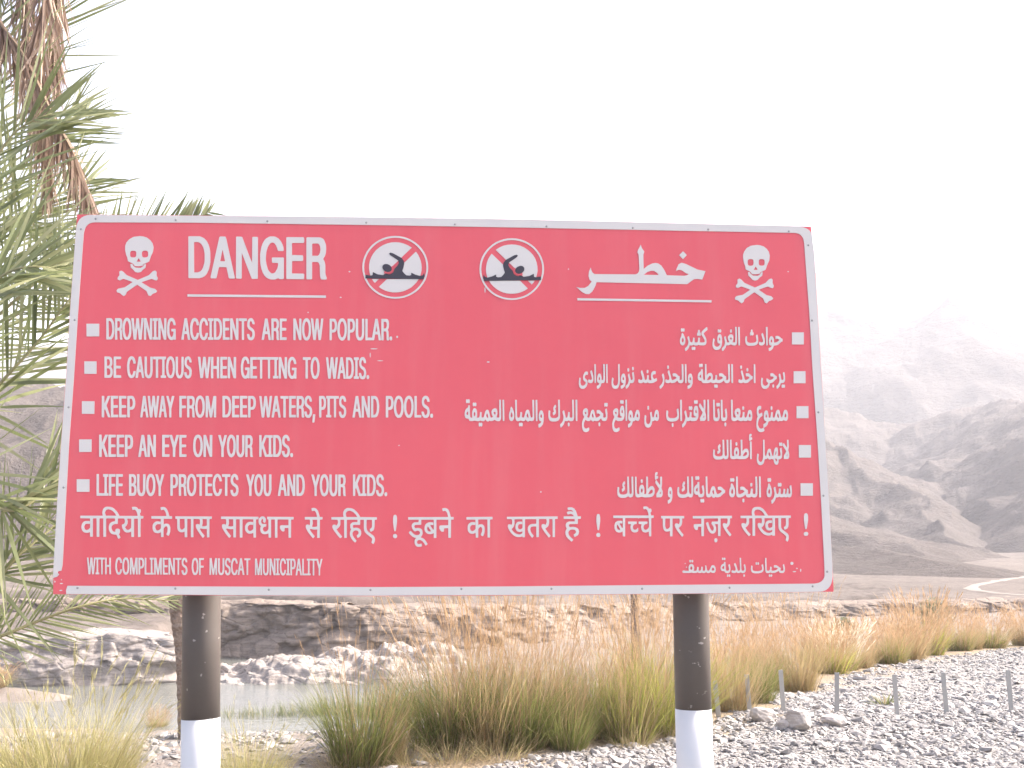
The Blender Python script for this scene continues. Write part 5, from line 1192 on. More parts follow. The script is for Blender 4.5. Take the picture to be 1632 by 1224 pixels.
         -10,7, -3,-5, -5,-3, -9,-1, -7,4, -6,-6, -7,0, -7,4, -5,10, -5,-8, -5,-4, -12,0, -8,6, -5,-5, -3,-1, -13,-1, -6,-19, -6,-10, -8,-8, -13,-6, 3,-14,
         0,-6, -8,-6, -6,-2, -5,-1],
        [2144,-95, 3,0, 3,6, -3,19, -2,5, -2,1, -4,-7, -2,-9, 4,-10],
        [2065,-94, 4,0, 1,9, -2,10, -3,6, -3,-5, -3,-12, 2,-5],
        [2194,-92, 1,0, 3,3, 2,6, -1,10, -5,9, -4,-6, -4,-15, 4,-5],
        [2099,-43, -2,2, -1,6, 0,10, 3,7, 5,1, 3,-2, 1,-4, 0,-14, -4,-6],
        [1845,-118, -5,2, -4,4, -3,6, -1,11, 1,88, 1,28, 2,3, 8,0, 1,-2, -2,-102, 1,-8, 3,-6, 6,-2, 7,2, 5,3, -8,16, -2,10, 1,11, 5,10, 3,5, 10,6, 11,0,
         5,-5, 3,-4, 1,-9, 0,-15, -4,-16, -3,-9, 1,-2, 4,-1, 6,-1, 6,3, 4,13, 3,21, 2,1, 4,0, 5,-3, -3,-21, 1,-9, 3,-3, 4,-2, 4,2, 4,6, 10,33, 4,8, 4,3,
         8,0, 5,-4, 4,-11, 2,-14, -1,-22, -2,-10, -4,-9, -6,-3, -9,1, -9,6, -6,-7, -3,-1, -11,0, -4,1, -5,5, -4,-5, -5,-1, -12,-1, -11,5, -6,4, -8,-5,
         -6,-3, -4,-1],
        [1955,-93, 2,0, 2,1, 3,7, -3,15, -3,4, -3,-3, -2,-4, -3,-13, 2,-4],
        [1876,-77, 1,-1, 2,3, 4,11, -2,5, -3,4, -5,-2, -5,-3],
        [1911,-44, -4,5, 1,13, 1,4, 2,2, 5,1, 2,-1, 2,-5, 0,-13, -3,-5],
        [1788,-153, -3,7, 0,12, 4,6, 4,1, 4,-4, 0,-14, -3,-8],
        [1726,-119, -6,2, -3,4, -3,6, -1,12, 1,87, 1,28, 1,3, 8,0, 1,-2, -1,-103, 1,-10, 2,-3, 7,-2, 7,2, 3,5, 0,14, -3,26, 1,10, 6,5, 4,0, 3,-25, 0,-32,
         -4,-15, -3,-6, -5,-4, -7,-2],
        [1777,-118, -5,1, -4,4, -2,6, -2,11, 1,83, 1,34, 2,2, 8,0, 1,-1, -1,-105, 1,-9, 4,-3, 4,-1, 6,2, 3,5, 0,13, -3,27, 1,9, 6,5, 4,0, 3,-24, 0,-33,
         -4,-14, -3,-6, -5,-4, -6,-2],
        [1738,-22, -2,5, 0,14, 2,5, 7,0, 3,-4, 3,4, 7,0, 2,-8, 0,-9, -3,-6, -7,-1, -2,3, -4,-3],
        [1506,-161, -2,10, 0,9, 7,6, 7,9, 4,8, 5,16, 1,8, -1,8, -5,24, 1,8, 6,5, 2,0, 2,-1, 6,-35, 2,-7, 2,-3, 5,-1, 4,2, 1,2, 3,7, 3,25, 3,2, 6,-2, 2,-2,
         -3,-27, 2,-4, 6,-3, 17,1, 5,2, 3,4, -9,2, -5,4, -2,4, -1,8, 1,29, 5,14, 4,8, 5,3, 8,-1, 5,-6, 1,-4, 3,-19, -1,-38, -2,-11, -6,-12, -6,-7, -12,-3,
         -19,-1, -5,2, -3,4, -5,-4, -5,-2, -11,0, -4,2, -5,-16, -8,-15, -11,-12],
        [1440,-159, -3,4, -1,14, 3,7, 6,0, 2,-1, 1,-4, 0,-14, -3,-5],
        [1429,-124, -13,4, -8,6, -3,5, -3,16, 0,23, 3,19, 2,1, 2,0, 6,-4, 0,-10, -2,-16, 1,-9, 4,-7, 5,-3, 7,-2, 20,0, 10,2, 8,4, 5,6, 3,9, -4,29, 0,8,
         6,5, 5,0, 3,-24, 0,-23, -2,-14, -4,-9, -6,-7, -12,-6, -20,-3],
        [1495,-119, -1,18, 2,121, 2,1, 8,0, 1,-2, -2,-137, -1,-1],
        [1625,-118, 0,21, 14,24, 4,12, -22,38, 0,9, 4,11, 4,0, 20,-33, 2,3, 1,11, -1,41, 2,2, 9,2, 1,-2, 1,-12, -2,-40, -3,-25, 5,-22, 0,-24, -3,-9, -6,-6,
         -5,-1],
        [1674,-118, 0,27, 3,112, 1,2, 8,0, 1,-1, 0,-40, -2,-99, -2,-1],
        [1644,-96, 5,0, 4,4, 1,4, -2,8],
        [1599,-67, 5,1, 1,2, -2,17, -4,5, -4,-8, -1,-9, 1,-5],
        [1555,-47, -3,5, 0,15, 1,4, 3,2, 4,0, 4,-5, 4,5, 4,0, 4,-7, 0,-12, -3,-5, -2,-2, -5,1, -2,3, -4,-4],
        [1590,-5, -2,6, 0,12, 2,5, 7,1, 3,-4, 4,4, 6,0, 2,-3, 1,-7, -1,-10, -3,-4, -6,0, -4,4, -2,-4],
        [1275,-164, -5,2, -7,7, -3,7, -3,12, 0,32, 3,21, 2,1, 3,0, 5,-5, 0,-9, -3,-20, 2,-15, 4,-6, 3,-3, 5,-2, 4,1, 8,7, 3,8, 2,10, 0,23, -2,17, 0,11,
         6,4, 4,0, 3,-30, 2,-4, 4,-4, 3,3, 2,4, 7,31, 5,10, 5,4, 8,-1, 3,-3, 4,-11, 2,-20, -1,-21, -4,-12, -5,-5, -8,0, -4,2, -6,5, -4,-6, -3,-2, -10,0,
         -5,-23, -7,-13, -8,-6, -4,-1],
        [1338,-97, 2,0, 2,1, 2,7, -1,12, -4,7, -3,-5, -4,-15, 1,-2],
        [1282,-47, -3,6, 0,15, 3,5, 5,0, 3,-5, -1,-16, -3,-5],
        [1065,-195, -5,2, -7,6, -4,9, -3,14, 0,26, 2,11, 5,15, 8,15, -8,21, -1,14, 1,6, 6,10, 7,6, 10,1, 4,-1, 5,-7, 2,-8, -1,-21, -6,-20, 10,-5, 10,0,
         8,2, 4,6, -6,1, -3,1, -3,3, -3,9, -1,10, 1,19, 3,11, 5,13, 5,4, 7,0, 4,-4, 3,-8, 3,-22, 0,-29, -3,-17, -4,-9, -4,-5, -7,-5, -6,-1, -20,-1, -8,5,
         -5,4, -2,-1, -6,-12, -4,-11, -1,-16, 2,-7, 4,-8, 8,-4, 9,3, 8,6, 3,-1, 2,-8, 0,-8, 0,-2, -6,-6, -6,-4, -6,-2],
        [1150,-163, -1,2, 0,10, 0,9, 10,5, 6,7, 3,6, -1,2, -5,0, -5,2, -5,11, -1,10, 2,20, 2,10, 4,12, 3,3, 5,3, 3,-1, 6,-3, 5,-16, 1,-28, 1,-1, 4,0, 3,2,
         2,4, 7,28, 6,14, 4,4, 7,0, 2,-1, 4,-5, 3,-9, 3,-18, -2,-24, -4,-11, -5,-5, -7,0, -12,7, -3,-6, -3,-2, -11,-1, -6,-22, -6,-9, -8,-7, -5,-3],
        [1134,-121, 0,20, 1,117, 1,2, 6,1, 2,-1, 1,-5, -1,-132, -2,-2],
        [1168,-100, 3,0, 1,1, -1,15, -4,8, -2,-2, -2,-5, -1,-11, 2,-3],
        [1211,-98, 2,0, 2,0, 3,8, -2,11, -4,8, -3,-5, -4,-15],
        [1071,-81, 4,5, 1,7, -1,5, -3,3, -5,-2, -3,-4],
        [1110,-70, 5,0, 2,2, -1,15, -4,8, -3,-5, -2,-8, 0,-7],
        [1103,-9, -2,3, -1,5, 0,8, 2,7, 2,2, 5,0, 3,-4, 3,3, 6,0, 2,-5, 0,-14, -2,-5, -7,0, -2,3, -3,-3],
        [867,-196, -5,2, -7,6, -4,9, -3,14, 0,25, 2,12, 5,15, 8,15, -1,4, -7,13, -1,9, 1,14, 6,11, 7,6, 3,1, 8,0, 5,-5, 4,-10, 0,-24, -6,-18, 6,-4, 5,-1,
         3,2, 13,42, 6,8, 5,1, 5,-2, 3,-5, 8,-37, 4,-8, 4,0, 11,4, 11,10, 3,4, -7,7, -4,3, -11,-1, -2,1, 0,19, 4,3, 8,1, 9,-3, 16,-18, 5,-2, 1,-19, -3,-3,
         4,-5, 8,-1, 5,2, 3,6, 0,10, -4,27, 0,9, 6,6, 4,0, 4,-30, -1,-30, -4,-14, -4,-5, -7,-3, -12,0, -3,1, -6,5, -4,13, -13,-13, -9,-6, -15,-1, -6,4,
         -6,-6, -7,0, -3,1, -4,4, -5,8, -4,-8, -5,-3, -11,0, -4,1, -11,8, -7,-13, -4,-12, -1,-16, 2,-7, 4,-7, 8,-4, 9,3, 8,5, 3,0, 2,-8, 0,-9, -6,-8, -6,-3,
         -6,-2],
        [958,-157, -2,6, 0,13, 3,5, 5,1, 2,-2, 1,-3, 0,-16, -2,-4],
        [920,-103, 1,-1, 2,2, 2,7, -4,18, -3,5, -3,-5, -3,-11, 3,-8],
        [872,-82, 4,5, 2,6, -2,6, -3,2, -4,-2, -3,-3],
        [999,-28, -2,1, -2,4, 1,14, 1,4, 2,2, 4,0, 4,-4, 3,4, 5,0, 3,-6, -1,-16, -3,-3, -3,-1, -5,5, -2,-3],
        [708,-167, -3,11, 0,9, 10,10, 5,6, 5,12, 2,8, 1,15, -6,27, 0,6, 1,2, 5,6, 4,0, 1,-3, 7,-34, 1,-6, 3,-4, 5,-1, 4,4, 3,12, 2,21, 1,1, 7,-1, 3,-3,
         -2,-25, 3,-6, 5,-3, 4,0, 5,2, 2,4, 0,47, -1,64, 2,2, 9,0, 1,-116, -4,-17, -3,-5, -7,-3, -14,0, -5,3, -2,4, -6,-6, -4,-1, -11,0, -4,2, -4,-13,
         -7,-15, -11,-14, -4,-2],
        [758,-159, -3,5, 0,15, 3,4, 5,0, 2,-1, 2,-5, 0,-13, -3,-5],
        [658,-129, -10,2, -6,2, -6,6, -4,8, -3,13, 0,23, 2,17, 1,2, 3,1, 7,-4, -2,-29, 2,-7, 5,-7, 4,-2, 7,-2, 17,0, 8,2, 7,5, 4,9, -1,104, 1,1, 9,0, 1,-2,
         1,-70, 0,-40, -2,-10, -6,-12, -9,-6, -11,-3],
        [808,-123, -1,31, 0,107, 2,1, 8,0, 1,-1, 1,-9, -1,-128, -1,-2],
        [660,-86, -2,9, 0,8, 9,7, -5,9, 0,11, 1,8, 7,12, 4,4, 2,0, 4,-10, 0,-6, -7,-10, 5,-11, 0,-17, -3,-6, -6,-6, -5,-3],
        [566,-168, -1,2, -1,9, 0,11, 14,7, 6,11, 0,1, -10,1, -4,5, -2,4, -2,9, 1,25, 3,12, 4,10, 5,5, 7,0, 3,-2, 3,-4, 6,-17, 1,-23, -2,-28, -4,-16, -7,-11,
         -9,-8, -7,-3],
        [440,-162, -3,7, 0,10, 3,7, 7,1, 3,-4, 3,4, 7,-1, 2,-6, 0,-12, -2,-4, -2,-2, -5,1, -3,3, -4,-3],
        [495,-130, -7,5, -7,10, -5,-9, -7,-3, -12,1, -7,5, -7,-5, -13,-2, -7,2, -5,5, -3,12, -1,12, -1,109, 9,0, 2,-1, 1,-105, 3,-9, 5,-2, 7,1, 3,5, 2,8,
         2,23, 2,1, 5,-1, 4,-3, 0,-12, -2,-13, 2,-5, 4,-3, 7,0, 4,10, 8,30, 6,9, 5,3, 7,-1, 3,-3, 3,-6, 7,-31, 3,-9, 4,-2, 5,2, 3,6, -2,108, 2,1, 8,0,
         2,-7, 0,-48, 0,-64, -2,-10, -3,-6, -6,-4, -10,-1, -8,4, -5,-5, -4,-2],
        [386,-127, -5,3, -5,7, -3,12, 0,19, 3,16, 6,17, 0,9, 4,9, 2,2, 2,0, 3,-5, 6,-12, 5,-15, 3,-15, 0,-20, -2,-11, -6,-12, -6,-4],
        [548,-126, -1,30, -1,108, 2,1, 8,0, 1,-1, 1,-25, 0,-112, -1,-1],
        [496,-106, 2,0, 2,3, 0,5, -4,20, -3,2, -2,-1, -4,-14, 4,-9],
        [581,-104, 4,-1, 3,3, -1,14, -3,7, -2,1, -2,-1, -1,-5, -2,-9, 1,-5],
        [389,-104, 2,0, 3,2, 3,11, -2,12, -4,11, -2,-2, -3,-8, -3,-13, 2,-9],
        [180,-164, -3,5, 0,15, 2,4, 2,2, 4,-1, 3,-4, 4,4, 5,0, 3,-3, 1,-5, 0,-8, -2,-7, -3,-2, -4,1, -4,4, -3,-5],
        [232,-131, -5,4, -7,10, -6,-9, -4,-3, -13,1, -4,1, -5,4, -5,-5, -3,-1, -15,0, -14,4, -13,-4, -15,0, -7,4, -5,12, -10,1, -8,3, -4,6, -3,10, 0,18,
         4,15, 3,7, 7,8, 8,5, 1,13, 8,1, 2,-2, 1,-59, 2,-14, 4,-5, 3,-1, 7,0, -2,13, 0,22, 2,10, 5,12, 6,5, 5,0, 7,-3, 5,-9, 2,-7, 1,-30, -3,-11, 2,-1,
         8,-1, 4,1, 3,3, 1,4, 2,10, 1,16, 1,4, 2,0, 7,-2, 1,-2, -1,-18, 0,-9, 1,-3, 6,-3, 6,1, 3,8, 8,30, 6,10, 6,3, 6,-1, 5,-7, 8,-31, 4,-11, 6,-2, 8,3,
         1,1, 0,2, -7,14, -2,6, -1,12, 1,5, 5,10, 5,4, 7,4, 8,0, 5,-1, 4,-4, 3,-12, 1,-18, -6,-22, 5,-3, 8,-1, 5,4, 1,4, -1,109, 1,1, 9,0, 1,-13, 0,-42,
         1,-4, 0,-60, -2,-10, -3,-5, -3,-4, -5,-2, -13,0, -9,4, -7,5, -7,-5, -9,-4, -11,0, -7,4, -2,-4, -4,-3],
        [333,-126, -1,26, -1,111, 1,1, 8,0, 1,-1, 1,-26, 1,-110, -1,-2],
        [234,-108, 3,0, 2,6, -4,18, -3,7, -4,-5, -3,-11, 3,-7],
        [149,-98, 1,-1, 2,2, 4,13, -2,13, -3,3, -5,-6, -2,-9, 2,-10],
        [281,-89, 4,7, 2,7, -2,6, -4,2, -7,-2, -2,-3],
        [103,-89, 3,-1, 3,2, 0,17, -1,6, -2,-1, -4,-4, -5,-8, 1,-6],
        [141,-32, -3,4, 0,15, 1,3, 2,2, 5,0, 4,-4, 3,4, 6,0, 3,-8, 0,-10, -2,-5, -7,-1, -3,4, -3,-4],
        [98,-12, -3,3, -1,3, 0,13, 2,5, 2,1, 5,0, 3,-4, 3,4, 7,0, 3,-6, 0,-13, -2,-4, -2,-2, -4,0, -5,4, -3,-4],
    ],
    'arabic_four': [
        [2009,-406, -6,3, -4,4, -6,12, -2,13, 2,29, 3,14, 5,0, 4,-4, -1,-9, -3,-20, 2,-11, 6,-8, 6,-2, 5,1, 5,3, 5,10, 4,18, 2,73, 2,41, 8,0, 1,-1, -2,-94,
         1,-8, 4,-4, 2,0, 3,4, 8,26, 5,12, 5,5, 6,1, 3,-1, 4,-5, 6,-32, 3,-8, 3,-2, 4,0, 1,3, 2,17, 4,17, 5,13, 6,6, 3,1, 6,-1, 3,-6, 1,-6, 0,-28, -3,-14,
         8,-2, 8,1, 4,4, 1,7, -4,31, 1,5, 6,6, 4,0, 3,-26, -2,-28, -1,-6, -3,-8, -6,-5, -5,-2, -9,0, 0,-12, -1,-10, -4,-9, -4,-4, -4,-1, -5,0, -4,2, -4,4,
         -5,11, -2,19, -10,0, -5,4, -3,-4, -3,-2, -7,0, -5,3, -6,10, -3,-7, -4,-3, -3,-1, -10,1, -2,-9, -4,-14, -5,-8, -6,-5, -8,-4],
        [2120,-382, 2,0, 2,3, 2,9, -2,4, -3,3, -3,1, -4,0, -2,-2, 2,-8, 2,-6],
        [2170,-365, 1,20, 13,21, 4,11, -7,13, -14,22, 1,6, 4,10, 4,0, 18,-30, 2,8, 1,43, 3,2, 5,1, 2,-4, 0,-37, -5,-30, 3,-11, 2,-13, -1,-19, -5,-10, -5,-3],
        [2077,-348, 1,-1, 2,2, 2,4, -3,19, -3,4, -3,-3, -4,-10, 5,-12],
        [2189,-345, 4,0, 4,4, 0,4, -1,5, -2,-2],
        [2113,-342, 2,0, 2,1, 4,9, 3,13, -2,7, -3,-4, -3,-8],
        [2146,-280, -1,1, -2,4, 0,13, 2,3, 1,2, 5,0, 3,-4, 4,4, 5,0, 2,-5, 0,-13, -2,-4, -3,-1, -3,0, -3,4, -4,-4],
        [1728,-371, -8,1, -6,4, -6,6, -3,5, -2,11, 1,20, 3,19, 4,0, 5,-3, 0,-11, -2,-12, 1,-9, 6,-7, 9,-3, 13,-1, 11,2, 8,3, 3,5, 2,6, 2,93, 1,1, 9,0,
         0,-95, 1,-7, 3,-3, 3,-2, 5,1, 3,4, 1,6, 1,95, 1,1, 10,0, -2,-102, -2,-13, -3,-6, -4,-4, -8,-3, -6,0, -5,2, -5,7, -6,-5, -7,-4, -6,-1, -7,-1],
        [1831,-368, -7,1, -4,4, -3,5, -1,10, 0,65, 2,42, 9,1, 1,-2, -1,-93, 1,-9, 5,-4, 11,1, -3,14, 1,16, 2,9, 4,8, 3,6, 4,3, 7,1, 5,-2, 2,-3, 4,-7, 2,-9,
         0,-22, -3,-13, 2,-1, 7,0, 3,1, 3,7, 1,54, 1,44, 2,1, 9,0, -2,-75, 2,0, 10,12, 6,4, 11,1, 5,-2, 5,-8, 3,-15, 0,-13, -5,-16, -4,-5, -6,-4, -9,-5,
         -9,-1, -31,-1, -18,4, -12,-4],
        [1948,-367, -1,16, 3,99, 1,1, 9,0, 1,-2, -3,-113, -1,-1],
        [1899,-347, 9,0, 5,1, 8,3, 5,4, 2,4, 1,5, -2,7, -3,3, -5,1, -7,-7, -8,-10],
        [1857,-340, 2,0, 1,3, 4,7, 1,4, -1,8, -4,6, -2,0, -3,-5, -3,-9, 2,-7],
        [1734,-333, -2,9, 0,7, 10,6, -5,10, 0,15, 3,6, 5,6, 4,4, 2,0, 3,-8, 0,-8, -6,-8, 3,-7, 2,-7, -2,-12, -3,-6, -5,-4, -6,-3],
        [1857,-280, -3,6, 0,12, 1,3, 3,2, 4,1, 3,-2, 1,-4, 0,-12, -1,-3, -2,-2],
        [1946,-247, -1,8, 0,6, 1,2, 0,18, 1,4, 5,7, 3,1, 6,0, 2,-3, -1,-12, -1,-1, -5,0, -1,-4, 2,-5, 4,2, 4,0, 1,-8, 0,-6, -3,-2, -12,-7],
    ],
    'arabic_five': [
        [2078,-656, -2,12, 0,8, 9,8, 5,6, 4,7, 4,13, 2,14, -5,32, 1,3, 5,5, 3,1, 2,-1, 6,-40, 4,-6, 6,1, 3,5, 4,12, 1,15, 2,3, 1,1, 5,-1, 3,-3, -2,-27,
         2,-4, 5,-2, 4,0, 3,1, 2,3, 3,12, 3,18, 1,1, 3,0, 4,-2, 2,-3, -3,-25, 5,-5, 3,1, 2,2, 2,7, 4,26, 2,1, 7,-3, -2,-28, 2,-4, 4,-2, 4,3, 3,5, 0,11,
         -3,24, 0,10, 5,4, 6,1, 3,-32, -1,-22, -4,-14, -2,-5, -4,-4, -4,-2, -8,0, -5,2, -2,3, -6,-5, -11,0, -4,2, -3,3, -5,-4, -3,-1, -13,0, -5,2, -4,4,
         -3,-3, -6,-3, -11,0, -3,1, -6,-16, -7,-12, -10,-11, -3,-3],
        [2058,-614, -5,3, -4,8, -1,9, 0,20, 5,17, 5,13, 1,10, 4,8, 3,2, 4,-5, 8,-21, 3,-16, 1,-18, -4,-18, -5,-9, -5,-3],
        [2062,-592, 2,-1, 3,2, 4,8, 0,13, -3,8, -2,4, -5,-12, -3,-9, 0,-4, 2,-6],
        [2126,-545, -3,6, 1,11, 2,6, 2,1, 4,0, 4,-4, 4,4, 5,0, 3,-7, 0,-10, -3,-6, -2,-1, -5,0, -3,3, -3,-3],
        [2060,-515, -2,2, -2,5, 1,11, 2,6, 2,1, 5,0, 2,-4, 4,4, 6,0, 3,-7, -1,-10, -2,-6, -2,-2, -3,0, -5,4, -4,-4],
        [1890,-648, -4,5, 0,13, 2,3, 2,3, 5,0, 3,-2, 1,-3, 0,-13, -1,-3, -3,-3],
        [1861,-616, -6,3, -3,2, -3,5, -1,7, 0,87, 2,31, 9,0, 2,-1, -2,-90, 1,-12, 0,-5, 2,-3, 8,-3, 11,3, 13,7, 8,8, -2,3, -9,6, -5,1, -9,-2, -2,1, 0,19,
         7,3, 9,0, 9,-3, 14,-14, 5,-3, 5,-2, 0,-18, -3,-2, 4,-5, 5,-1, 7,1, 3,4, 6,30, 5,1, 6,-2, 0,-10, -2,-9, 0,-8, 3,-6, 8,-2, 4,1, 2,2, 3,7, 2,103,
         2,1, 9,0, 0,-70, -2,-42, -2,-10, -5,-8, -4,-3, -5,-2, -11,0, -8,3, -4,4, -7,-6, -4,-1, -12,0, -6,2, -4,3, -3,6, -2,9, -13,-11, -11,-6, -11,-3],
        [1815,-615, -5,2, -6,8, -3,11, 1,17, 3,15, 8,17, 0,10, 5,9, 3,1, 1,0, 8,-13, 7,-18, 2,-13, 0,-22, -5,-15, -3,-5, -3,-2, -4,-2],
        [1997,-615, 3,133, 1,2, 9,0, 1,-2, 1,-6, -3,-126, -2,-1],
        [1818,-593, 4,0, 3,2, 4,8, -2,14, -5,11, -5,-9, -4,-14, 1,-6],
        [1946,-546, -4,4, 0,12, 3,7, 2,1, 4,0, 4,-3, 0,-13, -3,-7],
        [1813,-515, -3,6, 1,12, 2,5, 3,1, 3,0, 3,-1, 2,-4, 4,5, 7,-1, 3,-6, -1,-10, -2,-5, -2,-2, -6,0, -3,5, -4,-5],
        [1614,-650, -3,5, 0,14, 2,3, 2,2, 5,0, 4,-5, 4,5, 5,0, 2,-3, 1,-3, 0,-13, -2,-4, -3,-1, -4,0, -4,5, -3,-5],
        [1490,-620, -9,2, -8,3, -6,7, -3,5, -2,12, 0,22, 4,19, 3,1, 6,-4, -2,-27, 3,-10, 4,-4, 11,-4, 16,0, 11,3, 3,2, 5,7, 1,4, 1,99, 1,1, 10,0, -1,-97,
         2,-9, 2,-5, 5,-2, 5,2, 2,5, 2,105, 1,1, 9,0, 1,-62, -2,-52, -4,-13, -3,-5, -7,-3, -12,1, -4,3, -3,5, -8,-7, -9,-3, -13,-2],
        [1696,-619, -7,5, -6,9, -5,-9, -6,-2, -11,0, -3,1, -5,3, -2,5, -2,13, 0,31, 1,79, 2,3, 8,0, 1,-2, -1,-101, 2,-7, 2,-3, 5,-1, 4,3, 10,32, 6,11,
         6,5, 6,0, 6,-4, 4,-13, 7,-28, 5,-6, 7,1, 11,5, 13,11, -4,6, -8,4, -14,0, -1,18, 4,2, 10,2, 8,-2, 6,-4, 13,-14, 7,-3, -1,-18, -9,-4, -22,-20, -14,-5,
         -12,0, -7,4, -6,-7],
        [1608,-616, -4,1, -4,4, -4,11, -10,0, -7,3, -4,4, -4,12, 0,17, 3,11, 7,12, 7,6, 7,5, 1,11, 1,2, 9,0, 1,-2, -1,-58, 2,-12, 2,-5, 5,-1, 5,0, 4,2,
         3,4, 1,12, -5,28, 1,6, 7,5, 3,0, 4,-19, 0,-30, -3,-17, -3,-6, -8,-5, -3,-1],
        [1698,-596, 3,-1, 2,2, 1,7, -4,18, -3,3, -5,-6, -2,-8, 4,-9],
        [1493,-579, -2,8, 1,9, 9,6, -5,8, -1,4, 2,15, 7,12, 4,3, 2,1, 4,-9, 0,-7, -7,-9, 5,-11, -1,-17, -2,-4, -6,-6, -6,-3],
        [1591,-579, 4,2, 1,21, -2,2, -6,-4, -4,-6, -2,-6, 2,-5, 3,-2],
        [1586,-504, -2,2, -2,7, 0,8, 2,6, 3,2, 5,0, 4,-5, 3,5, 6,0, 3,-7, 0,-10, -2,-6, -3,-1, -5,0, -3,4, -4,-5],
        [1399,-657, -1,11, 0,10, 9,4, 4,4, 5,9, 0,1, -9,2, -4,5, -3,11, 2,25, 2,10, 5,11, 4,4, 6,0, 4,-2, 3,-6, 3,-14, 1,-12, -2,-36, -5,-17, -5,-10, -9,-7,
         -6,-3],
        [1414,-596, 4,0, 2,2, -1,16, -2,4, -2,1, -2,-3, -2,-7, 0,-8],
        [1097,-621, -14,5, -5,4, -5,8, -2,12, 0,21, 3,20, 5,0, 5,-3, 0,-10, -2,-16, 4,-11, 4,-5, 9,-3, 13,-1, 11,2, 7,3, 4,4, 3,8, 0,98, 1,1, 9,0, 2,-100,
         1,-7, 3,-4, 3,-1, 6,1, 3,7, 0,103, 1,1, 10,0, 0,-70, 0,-41, -4,-15, -7,-6, -7,-2, -5,0, -6,2, -5,7, -9,-7, -7,-3, -10,-2],
        [1202,-618, -8,3, -4,4, -3,14, -1,65, 2,48, 8,0, 2,-2, -1,-81, 1,-19, 2,-6, 4,-4, 11,0, -2,16, 0,14, 3,14, 3,8, 5,5, 5,3, 5,0, 5,-3, 3,-3, 5,-15,
         0,-27, -2,-11, 1,-1, 8,0, 3,1, 3,8, 0,54, 1,48, 1,2, 9,-1, 1,-4, -1,-75, 2,1, 9,11, 8,6, 9,1, 6,-3, 6,-9, 3,-10, -1,-22, -4,-12, -5,-7, -5,-4,
         -6,-3, -12,-3, -32,-1, -10,2, -9,3, -12,-4],
        [1325,-617, 0,22, 11,17, 8,17, -23,34, -1,3, 0,7, 4,10, 4,0, 22,-32, 2,12, 0,41, 1,2, 9,1, 2,-1, 0,-13, -1,-36, -4,-24, 7,-20, 0,-17, -1,-8, -4,-8,
         -4,-5, -7,-2],
        [1272,-596, 9,0, 5,1, 9,4, 4,3, 2,4, 2,6, -2,8, -3,3, -5,0, -8,-6, -8,-12, -5,-9],
        [1345,-594, 6,-1, 3,3, 1,6, -2,6, -1,0],
        [1229,-588, 2,0, 3,4, 3,9, -1,8, -2,5, -3,4, -1,-1, -3,-5, -3,-10, 2,-10],
        [1102,-581, -2,17, 10,7, -5,11, 0,13, 4,9, 4,5, 4,4, 3,1, 3,-10, 0,-6, -7,-9, 0,-1, 5,-10, -1,-16, -2,-5, -6,-6, -6,-4],
        [1229,-525, -3,3, -1,3, 0,12, 1,4, 3,2, 4,1, 4,-4, 1,-13, -3,-7],
        [1319,-503, -1,6, 1,32, 4,8, 5,3, 4,0, 4,-2, -1,-13, -1,-2, -5,-1, -2,-3, 4,-5, 4,2, 4,-1, 0,-15, -17,-9],
    ],
    'arabic_credit': [
        [2044,-1123, -2,2, -1,3, 0,5, 2,5, 4,1, 2,-1, 2,-3, -1,-8, -2,-4],
        [2056,-1123, -3,3, 0,6, 2,6, 4,1, 2,-1, 2,-3, -1,-8, -3,-4],
        [1953,-1101, -9,1, -7,3, -6,4, -3,6, -2,8, 0,12, 4,16, 3,-1, 4,-2, -2,-19, 2,-7, 3,-3, 5,-2, 7,-2, 22,0, 9,2, 7,2, 5,3, 3,3, 1,2, 0,7, -3,17, 1,4,
         1,1, 3,2, 4,1, 3,-19, 0,-11, -2,-10, -4,-7, -6,-5, -13,-4, -9,-2],
        [2030,-1099, -5,2, -4,4, -2,8, 0,58, 2,24, 7,0, 1,0, -1,-72, 1,-6, 3,-3, 9,-1, 3,1, 3,2, 3,7, 2,15, 2,1, 5,-1, 2,-1, -3,-19, 3,-3, 5,-2, 11,1,
         11,3, 7,4, 6,5, 0,2, -4,3, -8,3, -8,0, -4,-1, -1,7, 0,6, 4,2, 5,1, 6,-1, 4,-1, 7,-4, 10,-9, 7,-2, 0,-11, -4,-2, 2,-3, 7,-3, 10,1, 2,1, 2,4, 0,7,
         -3,20, 0,5, 6,4, 2,-1, 4,-23, -1,-14, -2,-7, -2,-4, -2,-3, -4,-3, -6,-1, -10,0, -3,1, -6,3, -3,6, -1,5, -15,-9, -13,-5, -17,-1, -5,2, -4,4, -2,-3,
         -5,-2, -3,-1],
        [1960,-1047, -2,4, 0,9, 2,3, 3,1, 3,-1, 1,-3, 0,-9, -3,-4],
        [1972,-1047, -2,4, 0,8, 2,4, 3,1, 3,-1, 1,-3, 0,-9, -3,-4],
        [1771,-1123, -3,3, 1,9, 2,4, 3,0, 2,-1, 2,-2, 0,-7, -3,-5],
        [1783,-1123, -1,1, -2,4, 0,6, 3,4, 4,1, 1,0, 2,-4, 0,-7, -2,-4],
        [1877,-1122, -2,3, 0,8, 3,4, 4,0, 3,-4, -1,-8, -2,-3],
        [1765,-1098, -5,1, -3,4, -4,7, -10,-1, -8,3, -3,4, -3,7, 0,11, 2,5, 3,7, 7,7, 11,5, 1,9, 1,1, 6,0, 1,-1, 1,-47, 1,-5, 2,-2, 4,-1, 7,0, 4,1, 2,2,
         2,4, 0,4, -4,22, 0,4, 3,2, 5,2, 1,-2, 2,-6, 2,-16, -1,-12, -3,-11, -4,-5, -4,-2, -5,-2],
